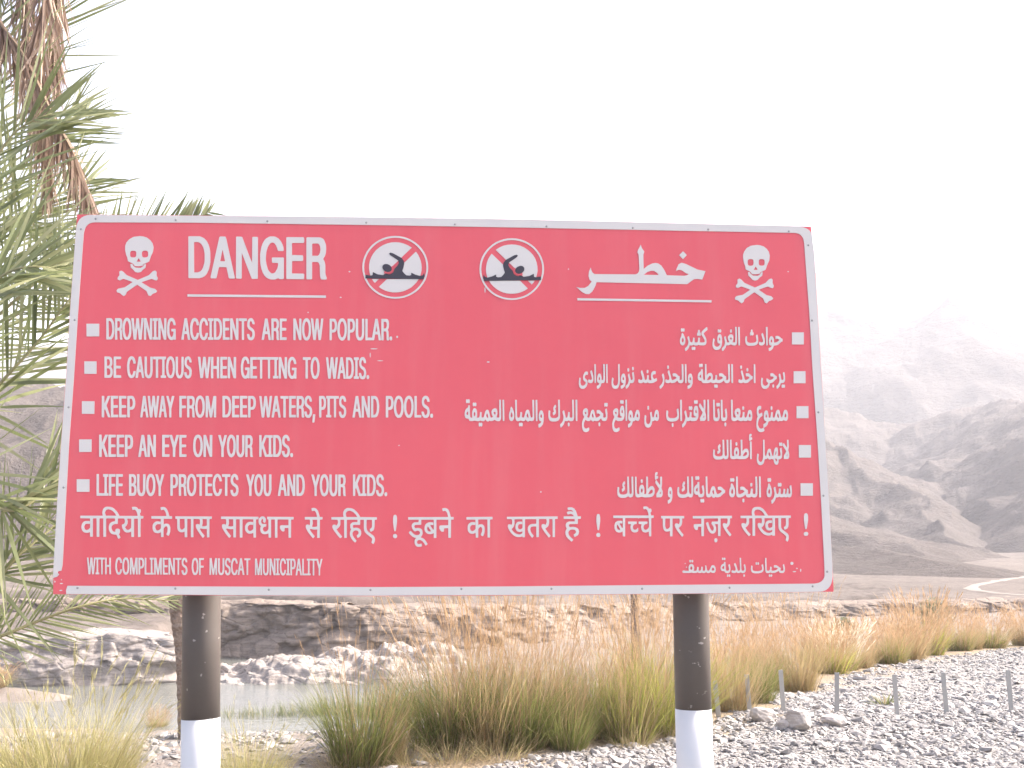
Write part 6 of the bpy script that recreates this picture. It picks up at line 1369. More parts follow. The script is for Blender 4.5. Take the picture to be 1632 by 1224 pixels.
        [1809,-1098, -6,2, -4,3, 1,6, 3,6, 1,1, 9,-4, 6,-1, 6,3, 2,5, -1,9, -9,24, 1,4, 6,5, 1,0, 1,-2, 6,-15, 7,-29, 2,-2, 4,-2, 5,1, 3,2, 2,4, 0,13,
         0,62, 1,1, 8,-1, 0,-10, -1,-55, 1,-9, 2,-5, 4,-2, 9,0, 3,3, 1,3, 1,5, -4,25, 3,3, 3,2, 2,0, 3,-11, 1,-13, 0,-14, -2,-6, -2,-5, -5,-4, -7,-3, -9,0,
         -3,2, -4,5, -3,-3, -5,-3, -11,-1, -5,2, -4,5, -5,-4, -3,-2, -3,-1],
        [1747,-1073, 2,0, 4,2, 0,17, -1,1, -5,-1, -4,-3, -5,-7, 0,-3, 1,-2, 2,-2],
        [1744,-1017, -4,4, 0,8, 3,4, 3,0, 2,0, 1,-2, 1,-9, -2,-4],
        [1756,-1017, -4,3, 0,8, 3,5, 4,0, 3,-3, 0,-9, -2,-3],
        [1486,-1098, 0,5, 1,7, 1,2, 33,0, 4,1, -2,6, -1,6, 0,8, 1,7, 4,7, 2,3, 5,4, 4,1, 6,0, 4,-2, 5,-4, 3,-7, 2,-9, -1,-7, -1,-7, -3,-6, 0,-1, 13,0,
         4,0, 1,1, 3,4, 4,19, 2,1, 6,-2, 1,-1, 0,-6, -2,-10, 1,-3, 1,-2, 5,-1, 5,0, 4,4, 3,11, 1,10, 2,1, 6,-1, 1,-1, -2,-14, 1,-8, 3,-2, 3,0, 5,0, 3,2,
         2,5, 1,13, -1,12, 0,1, 1,1, 7,-1, 2,-24, 3,-6, 4,-3, 5,0, 4,2, 5,8, 4,9, 5,10, 5,5, 3,1, 7,0, 3,-1, 4,-4, 4,-7, 2,-11, -1,-12, -2,-6, -3,-5, -8,-3,
         -5,0, -5,1, -10,6, -5,-5, -3,-2, -9,-1, -7,3, -5,6, -5,-6, -7,-3, -9,1, -3,2, -4,3, -3,-3, -4,-2, -10,0, -6,2, -3,4, -6,-4, -7,-2, -15,0, -13,3,
         -8,-2, -9,-1],
        [1680,-1084, 4,1, 2,1, 2,4, 0,2, -1,5, -3,6, -4,2, -3,-1, -3,-4, -5,-11, 6,-4],
        [1538,-1079, 1,0, 4,2, 2,3, 2,5, 0,4, -1,5, -3,4, -2,1, -3,-1, -3,-3, -3,-6, 0,-7, 3,-4],
        [1531,-1031, -2,2, -1,2, 0,7, 2,4, 5,1, 3,-1, 1,-3, 0,-8, -3,-4],
        [1545,-1031, -2,2, -1,2, 0,7, 2,4, 5,1, 2,-1, 2,-3, 0,-8, -4,-4],
    ],
    'hindi': [
        [-2066,-883, -12,26, -11,0, -6,1, -7,1, -10,6, -7,8, -4,8, -3,8, -1,11, 0,10, 4,14, 5,6, 8,5, 8,3, 11,1, -1,18, -55,0, 6,-113, -1,-1, -4,0, -10,0,
         -1,1, -7,113, -22,0, -2,-1, 6,-111, -1,-2, -12,0, -2,1, -1,1, -7,111, -2,2, -21,-1, 6,-112, -1,-1, -13,0, -2,1, -2,29, -9,-5, -10,-1, -11,1, -8,3,
         -7,6, -5,8, -3,8, -2,9, 1,11, 2,9, 3,6, 6,7, 7,4, 8,1, 18,0, 5,-3, 0,-15, -19,1, -7,-2, -3,-3, -4,-8, 0,-9, 4,-11, 5,-4, 6,-3, 11,4, 8,7, 3,5,
         -4,57, -59,1, -1,1, 0,15, 136,0, 1,1, -4,14, 0,10, 3,14, 2,5, 7,7, 7,4, 8,1, 14,0, 9,-2, 11,-4, 7,-4, 20,-19, 18,-28, 111,0, 1,3, -4,13, -6,14,
         -9,9, -5,0, -8,-2, -2,0, -5,17, 9,3, 13,-1, 9,-3, 9,-11, 9,1, 3,-1, 2,-3, 3,-5, -1,-12, -5,-6, 4,-16, 17,-1, 1,-2, 0,-13, -14,-1, -1,-1, 5,-112,
         -14,-1, -1,1, -7,113, -22,0, -2,-1, 6,-111, -1,-2, -13,0, -2,2, -2,32, -15,-6, -13,0, -5,1, -7,4, -5,5, -9,13, -4,11, -2,12, 1,2, 12,6, 4,6, 1,8,
         -2,10, -4,7, -2,2, -36,0, -1,-1, 1,-33, -19,-1, -9,-4, -4,-3, -4,-6, -1,-7, 0,-6, 3,-8, 3,-6, 5,-5, 10,-3, 5,0, -1,10, 1,4, 5,5, 3,1, 7,0, 5,-2,
         4,-3, 3,-7, 0,-11, -2,-6, -4,-5, 12,-21, -9,-7],
        [-2013,-827, 4,-1, 7,2, 6,4, 6,8, -2,54, -2,2, -25,0, 4,-13, 1,-15, -1,-4, -4,-10, -10,-10, 6,-10, 6,-6],
        [-2150,-740, 65,0, -10,16, -15,14, -13,7, -13,3, -5,-1, -8,-3, -5,-8, -2,-7, 1,-7],
        [-1804,-872, -2,31, -13,-7, -9,0, -10,2, -7,3, -6,6, -4,6, -3,11, -1,18, 2,9, 4,7, 10,9, 10,2, 11,0, 11,-2, 0,-8, 0,-8, -18,1, -8,-4, -4,-5, -2,-5,
         1,-11, 5,-10, 6,-4, 4,-1, 4,1, 5,2, 8,7, 3,6, -4,57, -57,1, -1,1, -1,14, 2,1, 91,0, 0,4, -6,19, -8,13, -6,4, -5,0, -8,-3, -2,0, -1,3, -3,11, 0,3,
         8,3, 12,0, 10,-4, 4,-3, 5,-7, 9,-18, 8,-25, 17,-1, 1,-14, -2,-2, -50,0, 2,-34, 11,4, 11,0, 7,-2, 5,-4, 4,-6, 4,-13, 1,-24, -5,-19, -3,-7, -4,0,
         -10,7, -1,4, 4,9, 2,9, 0,18, -2,6, -5,6, -5,0, -3,-2, -6,-7, -4,-6, 2,-52],
        [-1548,-876, -14,18, -15,21, -13,22, -2,7, -1,10, 5,7, 9,0, 9,-5, 2,12, 0,14, -4,10, -36,1, -2,-2, 5,-111, -1,-1, -4,0, -9,0, -1,1, -5,112, -2,1,
         -21,0, 5,-113, -1,-1, -13,0, -1,1, -2,34, -14,-5, -13,1, -8,5, -5,4, -3,6, -4,14, -3,53, -1,1, -10,1, -1,15, 225,-1, 0,-15, -13,-1, -1,-1, 5,-112,
         -14,-1, -1,2, -3,51, -19,-1, -21,4, -4,-3, 11,-19, 20,-23, 0,-3, -6,-9, -2,-1],
        [-1679,-826, 4,0, 5,3, 9,9, -3,53, -1,2, -28,0, -2,-1, 3,-51, 4,-10, 4,-4],
        [-1551,-805, 15,0, 11,4, -2,41, -28,0, 2,-9, 1,-18, -3,-16],
        [-1385,-876, -21,25, -11,16, -12,20, -2,8, 0,10, 2,3, 3,2, 8,1, 4,-1, 5,-5, 2,2, 2,15, -3,17, -2,3, -29,0, 0,16, 232,-1, 0,-16, -13,0, -2,-1, 4,-113,
         -15,0, -2,30, -9,-4, -8,-2, -7,0, -9,2, -6,4, -5,5, -6,9, -2,8, -1,17, 3,10, 4,7, 5,6, 7,4, 9,2, 9,0, 12,-2, 0,-17, -18,2, -8,-4, -5,-7, -2,-7,
         0,-6, 1,-5, 4,-6, 5,-4, 5,-2, 9,3, 8,6, 4,6, -2,59, -68,0, 4,-112, -1,-2, -13,0, -2,1, 0,1, -5,111, -1,1, -20,0, -1,0, -1,-2, 4,-111, -14,0, -2,1,
         -2,51, -20,-1, -22,5, -4,-4, 1,-2, 11,-16, 20,-24, 0,-3, -6,-8, -2,-1],
        [-1139,-875, -2,27, -8,-4, -6,-2, -15,0, -10,4, -7,6, -3,6, -3,11, 0,8, 1,7, 3,9, -11,10, -3,6, -2,9, 0,11, 1,8, 4,7, 5,5, 7,4, 12,0, 9,-5, 4,-6,
         2,-7, 0,-8, -1,-7, -4,-7, -4,0, -9,8, 2,6, 0,6, -3,4, -3,0, -4,-2, -3,-11, 2,-10, 5,-7, 7,-2, 10,1, 9,-1, 0,-15, -12,-2, -6,-5, -2,-5, 1,-9, 2,-5,
         8,-6, 6,0, 6,2, 6,4, 6,10, -2,59, -1,2, -8,0, 0,16, 164,-1, 1,-16, -14,0, -1,-1, 3,-113, -14,0, -1,1, -3,60, -24,0, 0,-15, -1,-4, -2,-2, -5,-1,
         -4,0, -7,5, -7,10, -3,7, 0,10, 1,3, 5,4, 47,0, -1,35, -1,1, -5,0, -63,0, 3,-112, 0,-1, -2,-1, -12,0, -1,2, -4,111, -2,1, -22,0, 4,-112, -1,-2],
        [-1388,-805, 16,-1, 11,3, -2,42, -29,0, 2,-9, 1,-17, -4,-17],
        [-864,-879, -20,24, -14,19, -10,19, -2,8, 0,9, 5,6, 8,1, 5,-2, 4,-3, 2,0, 2,11, 0,14, -2,9, -2,2, -29,0, -1,15, 2,1, 75,0, -5,21, -7,14, -8,5,
         -4,-1, -6,-2, -3,0, -1,1, -3,16, 9,3, 11,0, 11,-5, 6,-7, 6,-10, 4,-13, 6,-21, 2,-1, 15,0, 1,-15, -1,-1, -14,0, -1,-2, 2,-112, -14,-1, -2,2, -1,51,
         -20,-1, -23,4, -4,-3, 1,-3, 12,-17, 19,-22, -1,-4, -6,-8, -2,-1],
        [-866,-808, 16,0, 11,3, -1,42, -30,0, 2,-12, 1,-12, -4,-18, 1,-2],
        [-486,-915, -11,9, 5,18, -1,5, -3,6, -31,24, -10,10, -6,10, -3,18, -1,52, -23,0, 0,-32, -40,0, -3,-2, -3,-4, 1,-7, 4,-7, 10,2, 10,0, 9,-2, 8,-4,
         8,-8, 3,-10, 1,-16, -4,-10, -7,-9, -10,-4, -3,1, -4,13, 1,2, 6,4, 4,5, 1,8, -3,7, -6,5, -10,2, -11,-4, -6,-6, -3,-8, 1,-9, 2,-7, 7,-12, 17,-19,
         -6,-10, -2,-1, -3,0, -8,7, -9,10, -7,11, -6,12, -2,8, 0,15, 3,9, 4,9, -5,10, -1,16, 1,7, 4,5, 9,6, 12,2, 19,0, 0,15, -67,0, 2,-113, -1,-1, -5,0,
         -9,0, -1,1, -3,112, -2,1, -22,0, 1,-27, -1,-8, -8,-13, -15,-13, 17,-22, 18,-20, 1,-3, -7,-8, -5,-2, -17,19, -21,27, -10,17, -2,9, 2,9, 2,2, 3,2,
         10,0, 8,-6, 5,5, 4,9, 1,7, -3,15, -3,1, -36,1, 0,15, 77,1, -4,13, 0,15, 2,7, 5,10, 5,5, 8,5, 8,2, 18,-1, 12,-3, 12,-6, 18,-17, 11,-15, 9,-15,
         104,-1, 1,-15, -13,-1, -1,-1, 0,-41, -3,-18, -5,-8, -11,-6, -6,0, -2,2, -3,14, 8,4, 3,4, 2,4, 1,8, -1,38, -32,0, -2,-1, 0,-42, 2,-14, 2,-7, 3,-5,
         5,-6, 32,-24, 7,-8, 2,-6, 2,-8, -1,-14, -6,-16, -1,-1],
        [-656,-746, 64,0, 3,1, -11,16, -14,13, -13,7, -10,3, -5,0, -11,-4, -5,-5, -3,-5, 0,-12, 2,-8],
        [-353,-879, -7,6, -2,5, 0,6, 1,4, 4,4, 4,2, 8,0, 7,-6, 2,-5, 0,-6, -1,-4, -4,-4, -4,-2],
        [-353,-835, -3,9, -7,45, 0,31, 3,14, 4,4, 7,1, 5,-3, 4,-8, 2,-12, 0,-22, -6,-53, -3,-6],
        [-204,-932, -8,2, -7,7, -4,6, -2,7, -1,14, 1,4, 5,10, 5,5, -14,3, -12,7, -15,13, -7,11, 8,9, 5,1, 15,-16, 11,-8, 10,-2, 9,0, 6,2, 4,4, 2,3, 1,7,
         -2,6, -3,3, -7,3, -6,0, -13,-5, -3,0, -9,8, -5,7, -5,14, 0,9, 2,6, 3,5, 4,4, 8,4, 26,1, 1,15, -3,1, -63,0, -1,1, 0,15, 252,1, 1,2, -3,12, -4,13,
         -6,8, -7,5, -11,-3, -3,0, -4,13, 0,4, 11,3, 13,-1, 9,-4, 7,-7, 4,-8, 4,-11, 7,-25, 17,-1, 1,-1, 0,-15, -15,0, -1,-2, 0,-113, -15,0, -2,1, -1,60,
         -26,-1, -1,-18, -3,-3, -4,-1, -5,0, -4,2, -6,6, -3,4, -5,10, 1,11, 1,4, 3,2, 5,1, 47,1, 0,35, -75,0, 1,-113, -1,-2, -13,0, -3,2, 0,29, -10,-5,
         -9,-2, -11,0, -10,3, -8,5, -7,8, -3,9, -1,7, 1,16, 5,13, 6,6, 9,5, 6,2, 13,1, 14,-2, 2,-1, -1,-15, -6,0, -8,1, -5,0, -1,-1, 18,-28, 2,-2, 2,1,
         2,5, -1,58, -78,0, -1,-1, 0,-31, -33,-1, -5,-1, -5,-4, 0,-8, 6,-8, 15,2, 9,-1, 10,-3, 6,-5, 4,-6, 2,-8, 1,-13, -5,-13, -8,-10, 14,-5, 10,-7, 8,-9,
         13,-21, -8,-8, -6,-1, -9,15, -11,13, -12,6, -7,1, -5,-1, -4,-2, -4,-5, -1,-8, 2,-6, 3,-2, 7,-3, 5,1, 8,3, 3,0, 4,-15, -4,-3, -6,-2],
        [-132,-837, 8,1, 2,2, -21,31, -4,-9, 0,-11, 3,-6, 5,-5],
        [161,-875, -1,31, -10,-5, -10,-2, -9,1, -8,3, -5,4, -7,11, -2,15, 1,17, 3,7, 4,6, 7,5, 7,4, 16,1, 11,-2, 0,-13, -1,-3, -18,1, -7,-4, -6,-8, -1,-12,
         3,-9, 3,-3, 6,-4, 5,0, 5,2, 10,9, 3,4, -1,58, -56,0, -2,2, 1,14, 165,2, 1,-16, -15,-1, -1,-1, 0,-113, -15,0, -1,1, -1,113, -56,0, -3,-1, 1,-34,
         9,4, 13,1, 7,-3, 5,-5, 4,-6, 2,-9, 1,-11, -1,-12, -2,-14, -7,-15, -5,-1, -8,6, -2,4, 8,20, 1,17, -4,9, -4,3, -4,0, -4,-3, -5,-4, -4,-8, 0,-52,
         -2,-1],
        [518,-874, -13,16, -9,17, -4,16, 1,14, 6,12, 5,5, 5,3, 11,3, 27,1, 0,29, -72,0, -1,-114, -14,-1, -1,2, 0,4, -2,0, -13,-4, -17,0, -11,3, -10,5,
         -7,5, -15,15, -14,22, -5,15, 1,10, 2,4, 6,2, 9,-1, 6,-4, 3,9, 1,9, -1,10, -1,6, -2,3, -30,0, 0,15, 325,3, 0,-16, -15,0, -2,-2, -1,-113, -14,0,
         -1,1, 0,113, -23,0, 2,-9, -1,-17, -2,-9, -3,-8, -5,-7, -15,-11, 15,-21, 18,-21, 0,-5, -5,-6, -2,-2, -2,0, -3,0, -3,4, -24,31, -12,19, -6,12, 1,12,
         4,6, 10,1, 5,-2, 4,-5, 5,5, 5,13, 0,8, -2,10, -2,2, -44,0, -2,0, 0,-2, -1,-112, -15,-1, -1,1, 0,67, -21,0, -12,-4, -3,-3, -2,-7, 0,-9, 2,-9, 7,-12,
         12,-14, 0,-3, -7,-8, -2,-2],
        [431,-854, 8,-1, 5,1, 10,5, 4,3, 1,10, -2,1, -14,-4, -9,1, -8,3, -6,6, -5,9, -2,9, 1,10, 1,10, 6,9, 4,5, 7,3, 17,1, 8,-2, 0,-12, -1,-3, -10,1,
         -8,-1, -5,-4, -3,-8, 0,-10, 2,-4, 4,-5, 8,-2, 9,4, 6,7, 0,52, -1,2, -51,-1, 1,-25, -2,-12, -7,-15, -10,-9, 7,-12, 11,-11, 13,-8],
        [770,-899, -22,20, -8,10, -5,12, -2,9, 0,10, 3,10, 7,10, -6,11, -1,4, 0,13, 3,7, 5,5, 10,5, 5,1, 35,0, 0,15, -2,1, -67,0, -2,1, 0,14, 1,1, 65,1,
         -5,8, -11,6, -7,1, -14,-4, -3,0, -1,2, -4,9, 0,4, 2,2, 8,3, 15,1, 11,-3, 6,-4, -5,10, -8,5, -6,1, -10,-2, -5,0, -4,11, 0,4, 9,3, 19,0, 9,-4, 6,-3,
         6,-9, 6,-9, 10,-32, 20,0, 1,-1, -1,-15, -19,-1, -1,-32, -49,-1, -4,-1, -4,-4, 0,-7, 5,-7, 23,2, 13,-2, 11,-5, 9,-9, 4,-13, -2,-11, -2,-7, -4,-6,
         -11,-7, -7,-3, -4,0, -3,4, -2,10, 1,2, 7,3, 5,5, 2,4, 0,5, -2,6, -5,4, -4,2, -16,1, -8,-2, -9,-6, -3,-6, -2,-6, 2,-12, 8,-12, 22,-21, -10,-11],
        [940,-871, -3,2, -5,5, -1,6, 1,6, 4,5, 4,3, 11,-1, 4,-4, 2,-4, 0,-9, -2,-4, -4,-4],
        [942,-827, -2,3, -1,5, -6,45, 1,32, 3,12, 2,4, 4,2, 4,0, 4,-1, 2,-2, 4,-10, 1,-8, 0,-26, -8,-52, -2,-4],
        [1483,-868, -28,37, -10,19, -5,13, 1,8, 4,6, 5,2, 5,0, 5,-3, 4,-4, 5,5, 4,11, 0,13, -2,9, -45,0, -3,-113, -1,-1, -13,0, -2,1, 1,34, -9,-4, -15,-1,
         -6,2, -6,3, -5,8, -4,11, -1,15, 1,43, -1,2, -10,0, 0,16, 150,0, 0,-15, -14,-1, -1,-1, 2,-8, -1,-17, -4,-14, -5,-8, -15,-13, 17,-26, 14,-16, 0,-2,
         -7,-10, -3,-1],
        [1389,-819, 8,1, 11,11, 2,53, -1,2, -28,0, -2,-1, -2,-46, 1,-7, 4,-10, 4,-3],
        [1700,-904, -3,2, -2,5, -1,6, 1,6, 4,6, 3,1, 6,0, 3,-2, 2,-4, 1,-6, -1,-7, -4,-6, -3,-1],
        [1794,-865, -16,20, -11,16, -7,13, -7,16, 0,12, 4,6, 3,1, 9,-1, 7,-6, 4,5, 3,6, 2,10, 0,9, -2,7, -44,0, -4,-111, 0,-2, -3,0, -11,0, -2,1, 2,75,
         -21,0, 5,-12, 3,-10, -1,-17, -1,-4, -5,-10, -6,-5, -5,-2, -12,0, -10,5, -8,10, -8,18, -9,33, 2,2, 8,5, 4,0, 8,-29, 6,-15, 6,-9, 7,-3, 4,2, 3,4,
         2,12, -2,8, -3,7, -9,11, 0,5, 4,10, 39,1, 1,20, -92,-1, -4,-112, -2,-1, -13,0, -1,2, 1,59, -21,0, -3,-18, -3,-4, -8,0, -5,3, -4,5, -4,9, -2,8,
         2,9, 4,4, 45,1, 1,35, -54,0, -2,2, 1,14, 255,2, 0,-16, -14,-1, 1,-8, -1,-17, -4,-14, -6,-10, -14,-12, 10,-17, 20,-24, -1,-4, -7,-8],
        [2169,-899, -10,9, 6,16, 0,5, -3,6, -6,7, -26,19, -6,7, -6,11, -2,14, 2,56, -20,0, -3,-1, -4,-110, -1,-2, -3,0, -12,0, -1,5, -1,1, -17,-5, -12,0,
         -12,3, -10,4, -8,5, -8,8, -9,11, -15,25, -1,6, 0,12, 3,5, 5,2, 8,0, 7,-5, 2,1, 2,8, 2,12, -2,13, -2,2, -41,-1, -4,-112, -2,-1, -15,0, 4,112, -2,1,
         -21,0, 0,-24, -2,-10, -4,-8, -5,-7, -15,-12, 14,-21, 19,-21, 0,-1, -9,-10, -3,-1, -13,14, -17,22, -12,20, -4,14, 1,8, 4,5, 4,1, 9,0, 4,-2, 3,-4,
         2,0, 4,5, 4,10, 0,14, -1,8, -38,0, 1,16, 76,1, -3,13, 1,14, 4,12, 3,6, 7,6, 6,3, 9,2, 18,0, 8,-1, 10,-5, 8,-5, 16,-18, 17,-27, 149,1, 0,-16, -14,0,
         -1,-2, -2,-41, -3,-15, -8,-11, -11,-5, -7,1, -2,15, 10,5, 2,3, 2,6, 2,43, -31,0, -2,-1, -2,-53, 1,-9, 4,-6, 4,-5, 31,-24, 5,-6, 3,-7, 0,-8, -1,-14,
         -6,-15, -2,-2],
        [2044,-843, 13,-1, 12,5, 6,4, 1,10, -2,1, -10,-4, -13,0, -6,1, -5,4, -4,4, -5,11, -1,10, 2,14, 3,7, 4,6, 11,6, 3,1, 16,1, 6,-2, 1,-2, -2,-13, -5,-1,
         -8,2, -6,-2, -6,-5, -2,-6, 1,-12, 2,-4, 4,-3, 6,-2, 3,1, 10,5, 4,5, 2,51, -2,2, -52,-1, 1,-6, -1,-22, -2,-9, -6,-11, -6,-7, -6,-4, 0,-2, 9,-14,
         9,-8, 15,-9],
        [1965,-733, 66,0, -9,16, -12,13, -14,8, -13,3, -11,-3, -5,-3, -5,-7, -1,-4, 0,-11],
        [2290,-863, -4,2, -4,5, -1,6, 1,6, 4,4, 6,3, 7,0, 4,-1, 4,-3, 3,-5, -1,-8, -2,-4, -5,-4, -4,-1],
        [2293,-819, -2,3, -1,9, -4,41, 1,30, 3,11, 3,5, 6,3, 4,0, 5,-2, 5,-9, 1,-10, -1,-25, -11,-52, -3,-4],
        [1103,-866, -1,2, 0,29, -13,-6, -8,-1, -10,1, -5,2, -5,2, -6,8, -5,9, -1,8, 0,15, 2,7, 3,8, 4,6, 9,6, 6,2, 17,1, 11,-2, 0,-10, -1,-5, -3,-1, -13,2,
         -2,-2, 16,-29, 1,-1, 2,1, 2,5, 1,58, -61,1, -1,2, 1,14, 227,1, 2,1, -1,6, -3,13, -5,13, -3,5, -5,3, -6,0, -6,-3, -2,1, -3,9, 0,7, 8,3, 12,0, 9,-4,
         8,-10, 9,0, 3,-1, 2,-3, 2,-6, 0,-7, -3,-5, -4,-4, 0,-1, 3,-15, 1,-2, 16,0, 0,-13, -1,-3, -14,-1, -1,-1, -3,-115, -14,0, 0,30, -1,1, -10,-5, -11,-2,
         -11,2, -8,5, -4,6, -2,5, -3,13, 1,12, 4,10, -18,1, -2,1, 0,13, 1,2, 55,0, 1,-4, -2,-12, -9,0, -7,-3, -6,-7, -2,-6, 0,-9, 3,-7, 4,-3, 5,-2, 8,2,
         8,6, 7,9, 0,58, -63,0, -3,-3, -4,3, -80,0, -2,0, -1,-2, -2,-113, -2,-2],
        [1178,-842, -10,3, -7,4, -4,6, -3,7, -2,12, 1,11, 4,10, -19,1, 0,16, 56,0, -1,-16, -13,-1, -6,-4, -5,-7, -1,-12, 2,-6, 2,-3, 3,-2, 6,-2, 5,1, 6,3,
         10,10, 0,-22, -10,-7],
        [1079,-826, 5,1, 3,2, -16,30, -3,2, -3,-5, -1,-7, 1,-11, 2,-4, 5,-5],
    ],
    'skull_left': [
        [-2040,1074, 23,-2, 25,-8, 22,-17, 15,-20, 8,-27, -3,-33, -10,-25, -6,-21, -4,-17, -23,-13, -12,-5, -5,-11, -27,-4, -24,1, -8,12, -8,6, -29,14,
         -5,23, -9,20, -8,33, -1,25, 6,23, 17,23, 27,17],
        [-2055,952, 0,-12, -3,-6, -5,-4, -11,-1, -11,1, -5,4, -4,6, -1,12, 0,12, 3,6, 5,4, 11,1, 11,-1, 5,-3, 4,-6],
        [-1979,954, 0,-13, -3,-6, -6,-3, -10,-2, -11,1, -6,4, -3,6, -2,12, 0,12, 3,7, 5,3, 11,2, 11,-1, 6,-4, 3,-6],
        [-2039,926, 16,-25, -28,0],
        [-2089,885, 12,0, 8,-13, 15,-11, 33,-1, 15,11, 5,13, 11,2, -2,-24, -16,-14, -11,-15, -20,-5, -18,5, -14,16, -14,12],
        [-2157,833, 12,7, 14,-8, 23,-22, 72,-31, 69,33, 24,27, 15,5, 9,-9, 0,-21, 10,-22, -5,-14, -14,1, -20,9, -65,-23, 58,-36, 32,-8, 14,-14, -7,-10,
         -21,-9, -13,-15, -14,5, -13,28, -61,41, -64,-48, -5,-19, -13,-10, -14,10, -9,9, -21,7, -3,12, 9,11, 42,10, 49,36, -62,21, -22,-12, -14,8, 1,12,
         10,15],
    ],
    'skull_right': [
        [2047,1081, 23,-2, 24,-8, 21,-17, 13,-20, 5,-27, -5,-34, -13,-25, -8,-21, -6,-17, -24,-13, -12,-5, -6,-11, -28,-4, -24,1, -7,12, -8,6, -27,14,
         -3,23, -7,21, -5,33, 1,25, 9,23, 18,24, 29,16],
        [2021,959, -2,-12, -3,-7, -6,-3, -11,-2, -10,1, -6,4, -3,6, 0,12, 1,13, 4,6, 5,4, 11,1, 11,-1, 5,-3, 3,-7],
        [2097,960, -2,-12, -3,-6, -6,-4, -11,-1, -10,1, -6,3, -3,6, 0,13, 1,12, 4,6, 5,4, 11,1, 11,-1, 5,-3, 3,-6],
        [2034,932, 14,-25, -29,0],
        [1980,891, 12,0, 7,-13, 14,-11, 33,-1, 16,11, 7,13, 11,3, -4,-25, -19,-14, -12,-15, -20,-6, -17,6, -14,16, -12,12],
        [1907,839, 12,7, 14,-8, 20,-22, 70,-31, 73,33, 26,27, 16,4, 8,-9, -2,-20, 8,-23, -6,-14, -14,1, -20,10, -66,-23, 54,-37, 31,-7, 14,-15, -9,-10,
         -22,-9, -14,-15, -14,5, -10,28, -58,42, -69,-49, -6,-19, -14,-10, -14,10, -7,9, -22,7, -1,12, 10,12, 44,9, 52,36, -60,22, -24,-12, -14,7, 3,13,
         11,14],
    ],
    'heading_arabic': [
        [919,908, 3,-18, 8,-18, 14,-10, 274,2, 15,7, 9,14, 3,20, -3,96, -8,16, 5,17, 10,17, 9,20, 6,-23, 17,-27, -7,-20, 0,-99, 26,23, 33,16, 23,4, 19,-4,
         19,-14, 19,-30, 16,-36, 116,-2, 20,4, 13,8, -20,7, -25,18, -19,5, -12,-4, -11,-7, 7,22, 13,27, 20,10, 29,-8, 77,-37, 54,-11, -23,-58, -33,4, -22,-2,
         -24,-17, -23,-18, -610,5, -7,-25, -20,-37, -22,-20, -23,0, -25,13, -38,34, 25,-6, 32,1, 23,14, 23,30, -14,11, -7,28, 4,30],
        [1273,862, 26,20, 26,9, 20,-1, 19,-13, 11,-15],
        [1543,1029, 25,-26, -26,-29, -26,27],
    ],
    'line_right': [
        [827,696, 899,-2, -1,-15, -898,2],
    ],
    'line_left': [
        [-1715,688, 891,4, 1,-16, -891,-4],
    ],
    'bullets_left': [
        [-2344,485, 80,1, 5,-83, -79,-1],
        [-2342,239, 76,1, 5,-81, -76,-1],
        [-2341,-18, 78,0, 4,-81, -77,0],
        [-2343,-262, 77,1, 4,-80, -76,-1],
        [-2342,-513, 78,0, 5,-79, -78,0],
    ],
    'bullets_right': [
        [2262,481, 80,1, -4,-82, -80,-1],
        [2262,218, 79,1, -3,-81, -80,-1],
        [2271,-16, 79,1, -3,-80, -80,-1],
        [2274,-273, 81,0, -4,-82, -80,-1],
        [2274,-523, 82,0, -4,-81, -81,0],
    ],
    'ring_left': [
        [-160,892, -2,28, -6,27, -9,27, -13,25, -16,23, -19,21, -22,18, -24,15, -25,12, -28,9, -27,5, -29,1, -28,-2, -28,-6, -27,-10, -25,-13, -23,-16,
         -21,-18, -18,-22, -15,-23, -12,-26, -9,-26, -5,-28, -1,-28, 2,-27, 7,-28, 9,-26, 13,-24, 16,-23, 19,-21, 22,-18, 23,-15, 26,-12, 26,-8, 28,-5,
         28,-2, 28,3, 28,5, 26,10, 25,12, 24,16, 21,18, 18,22, 15,23, 13,25, 8,27, 6,27],
        [-172,892, -2,26, -5,26, -9,25, -13,24, -15,21, -18,20, -20,17, -23,15, -24,11, -25,8, -27,5, -27,1, -26,-2, -27,-6, -25,-9, -24,-12, -22,-15,
         -19,-18, -18,-20, -14,-22, -11,-24, -8,-25, -5,-26, -1,-26, 2,-27, 6,-25, 9,-25, 12,-23, 15,-22, 18,-19, 21,-17, 22,-15, 24,-11, 25,-8, 26,-5,
         27,-1, 26,2, 26,5, 26,9, 23,12, 22,15, 20,18, 17,20, 15,22, 12,23, 8,25, 5,26],
        [-391,719, -24,4, -24,7, -24,12, -18,13, 51,52, 206,4, 1,-1, -13,-21, -17,-19, -18,-17, -22,-13, -23,-11, -24,-7, -25,-3],
        [-508,781, -8,9, -11,16, 2,1, 41,0],
        [-535,823, -8,24, -5,28, 0,28, 4,28, 10,27, 13,24, 17,22, 21,19, 24,16, 27,12, 27,7, 28,2, 29,-2, 27,-7, 26,-11, 24,-15, 0,-1, -195,-200, -1,-1],
        [-412,825, 169,172, 1,0, 14,-19, 10,-21, 8,-20, 5,-23, 2,-22, -1,-22, -4,-23, -7,-20],
    ],
    'swimmer_left': [
        [-570,834, 36,-4, 10,3, 2,21, 30,-15, 37,-5, 21,12, 15,-7, 14,2, 16,12, 8,25, 18,20, 10,18, -5,19, -24,16, -31,21, -5,9, 7,7, 19,-5, 57,-31, 13,-18,
         4,-20, -5,-28, -7,-22, 14,-17, 13,-12, 21,-2, 11,4, 0,16, 28,-13, 30,-8, 17,4, 9,15, 4,-19, -7,-22, -380,0],
    ],
    'head_left': [
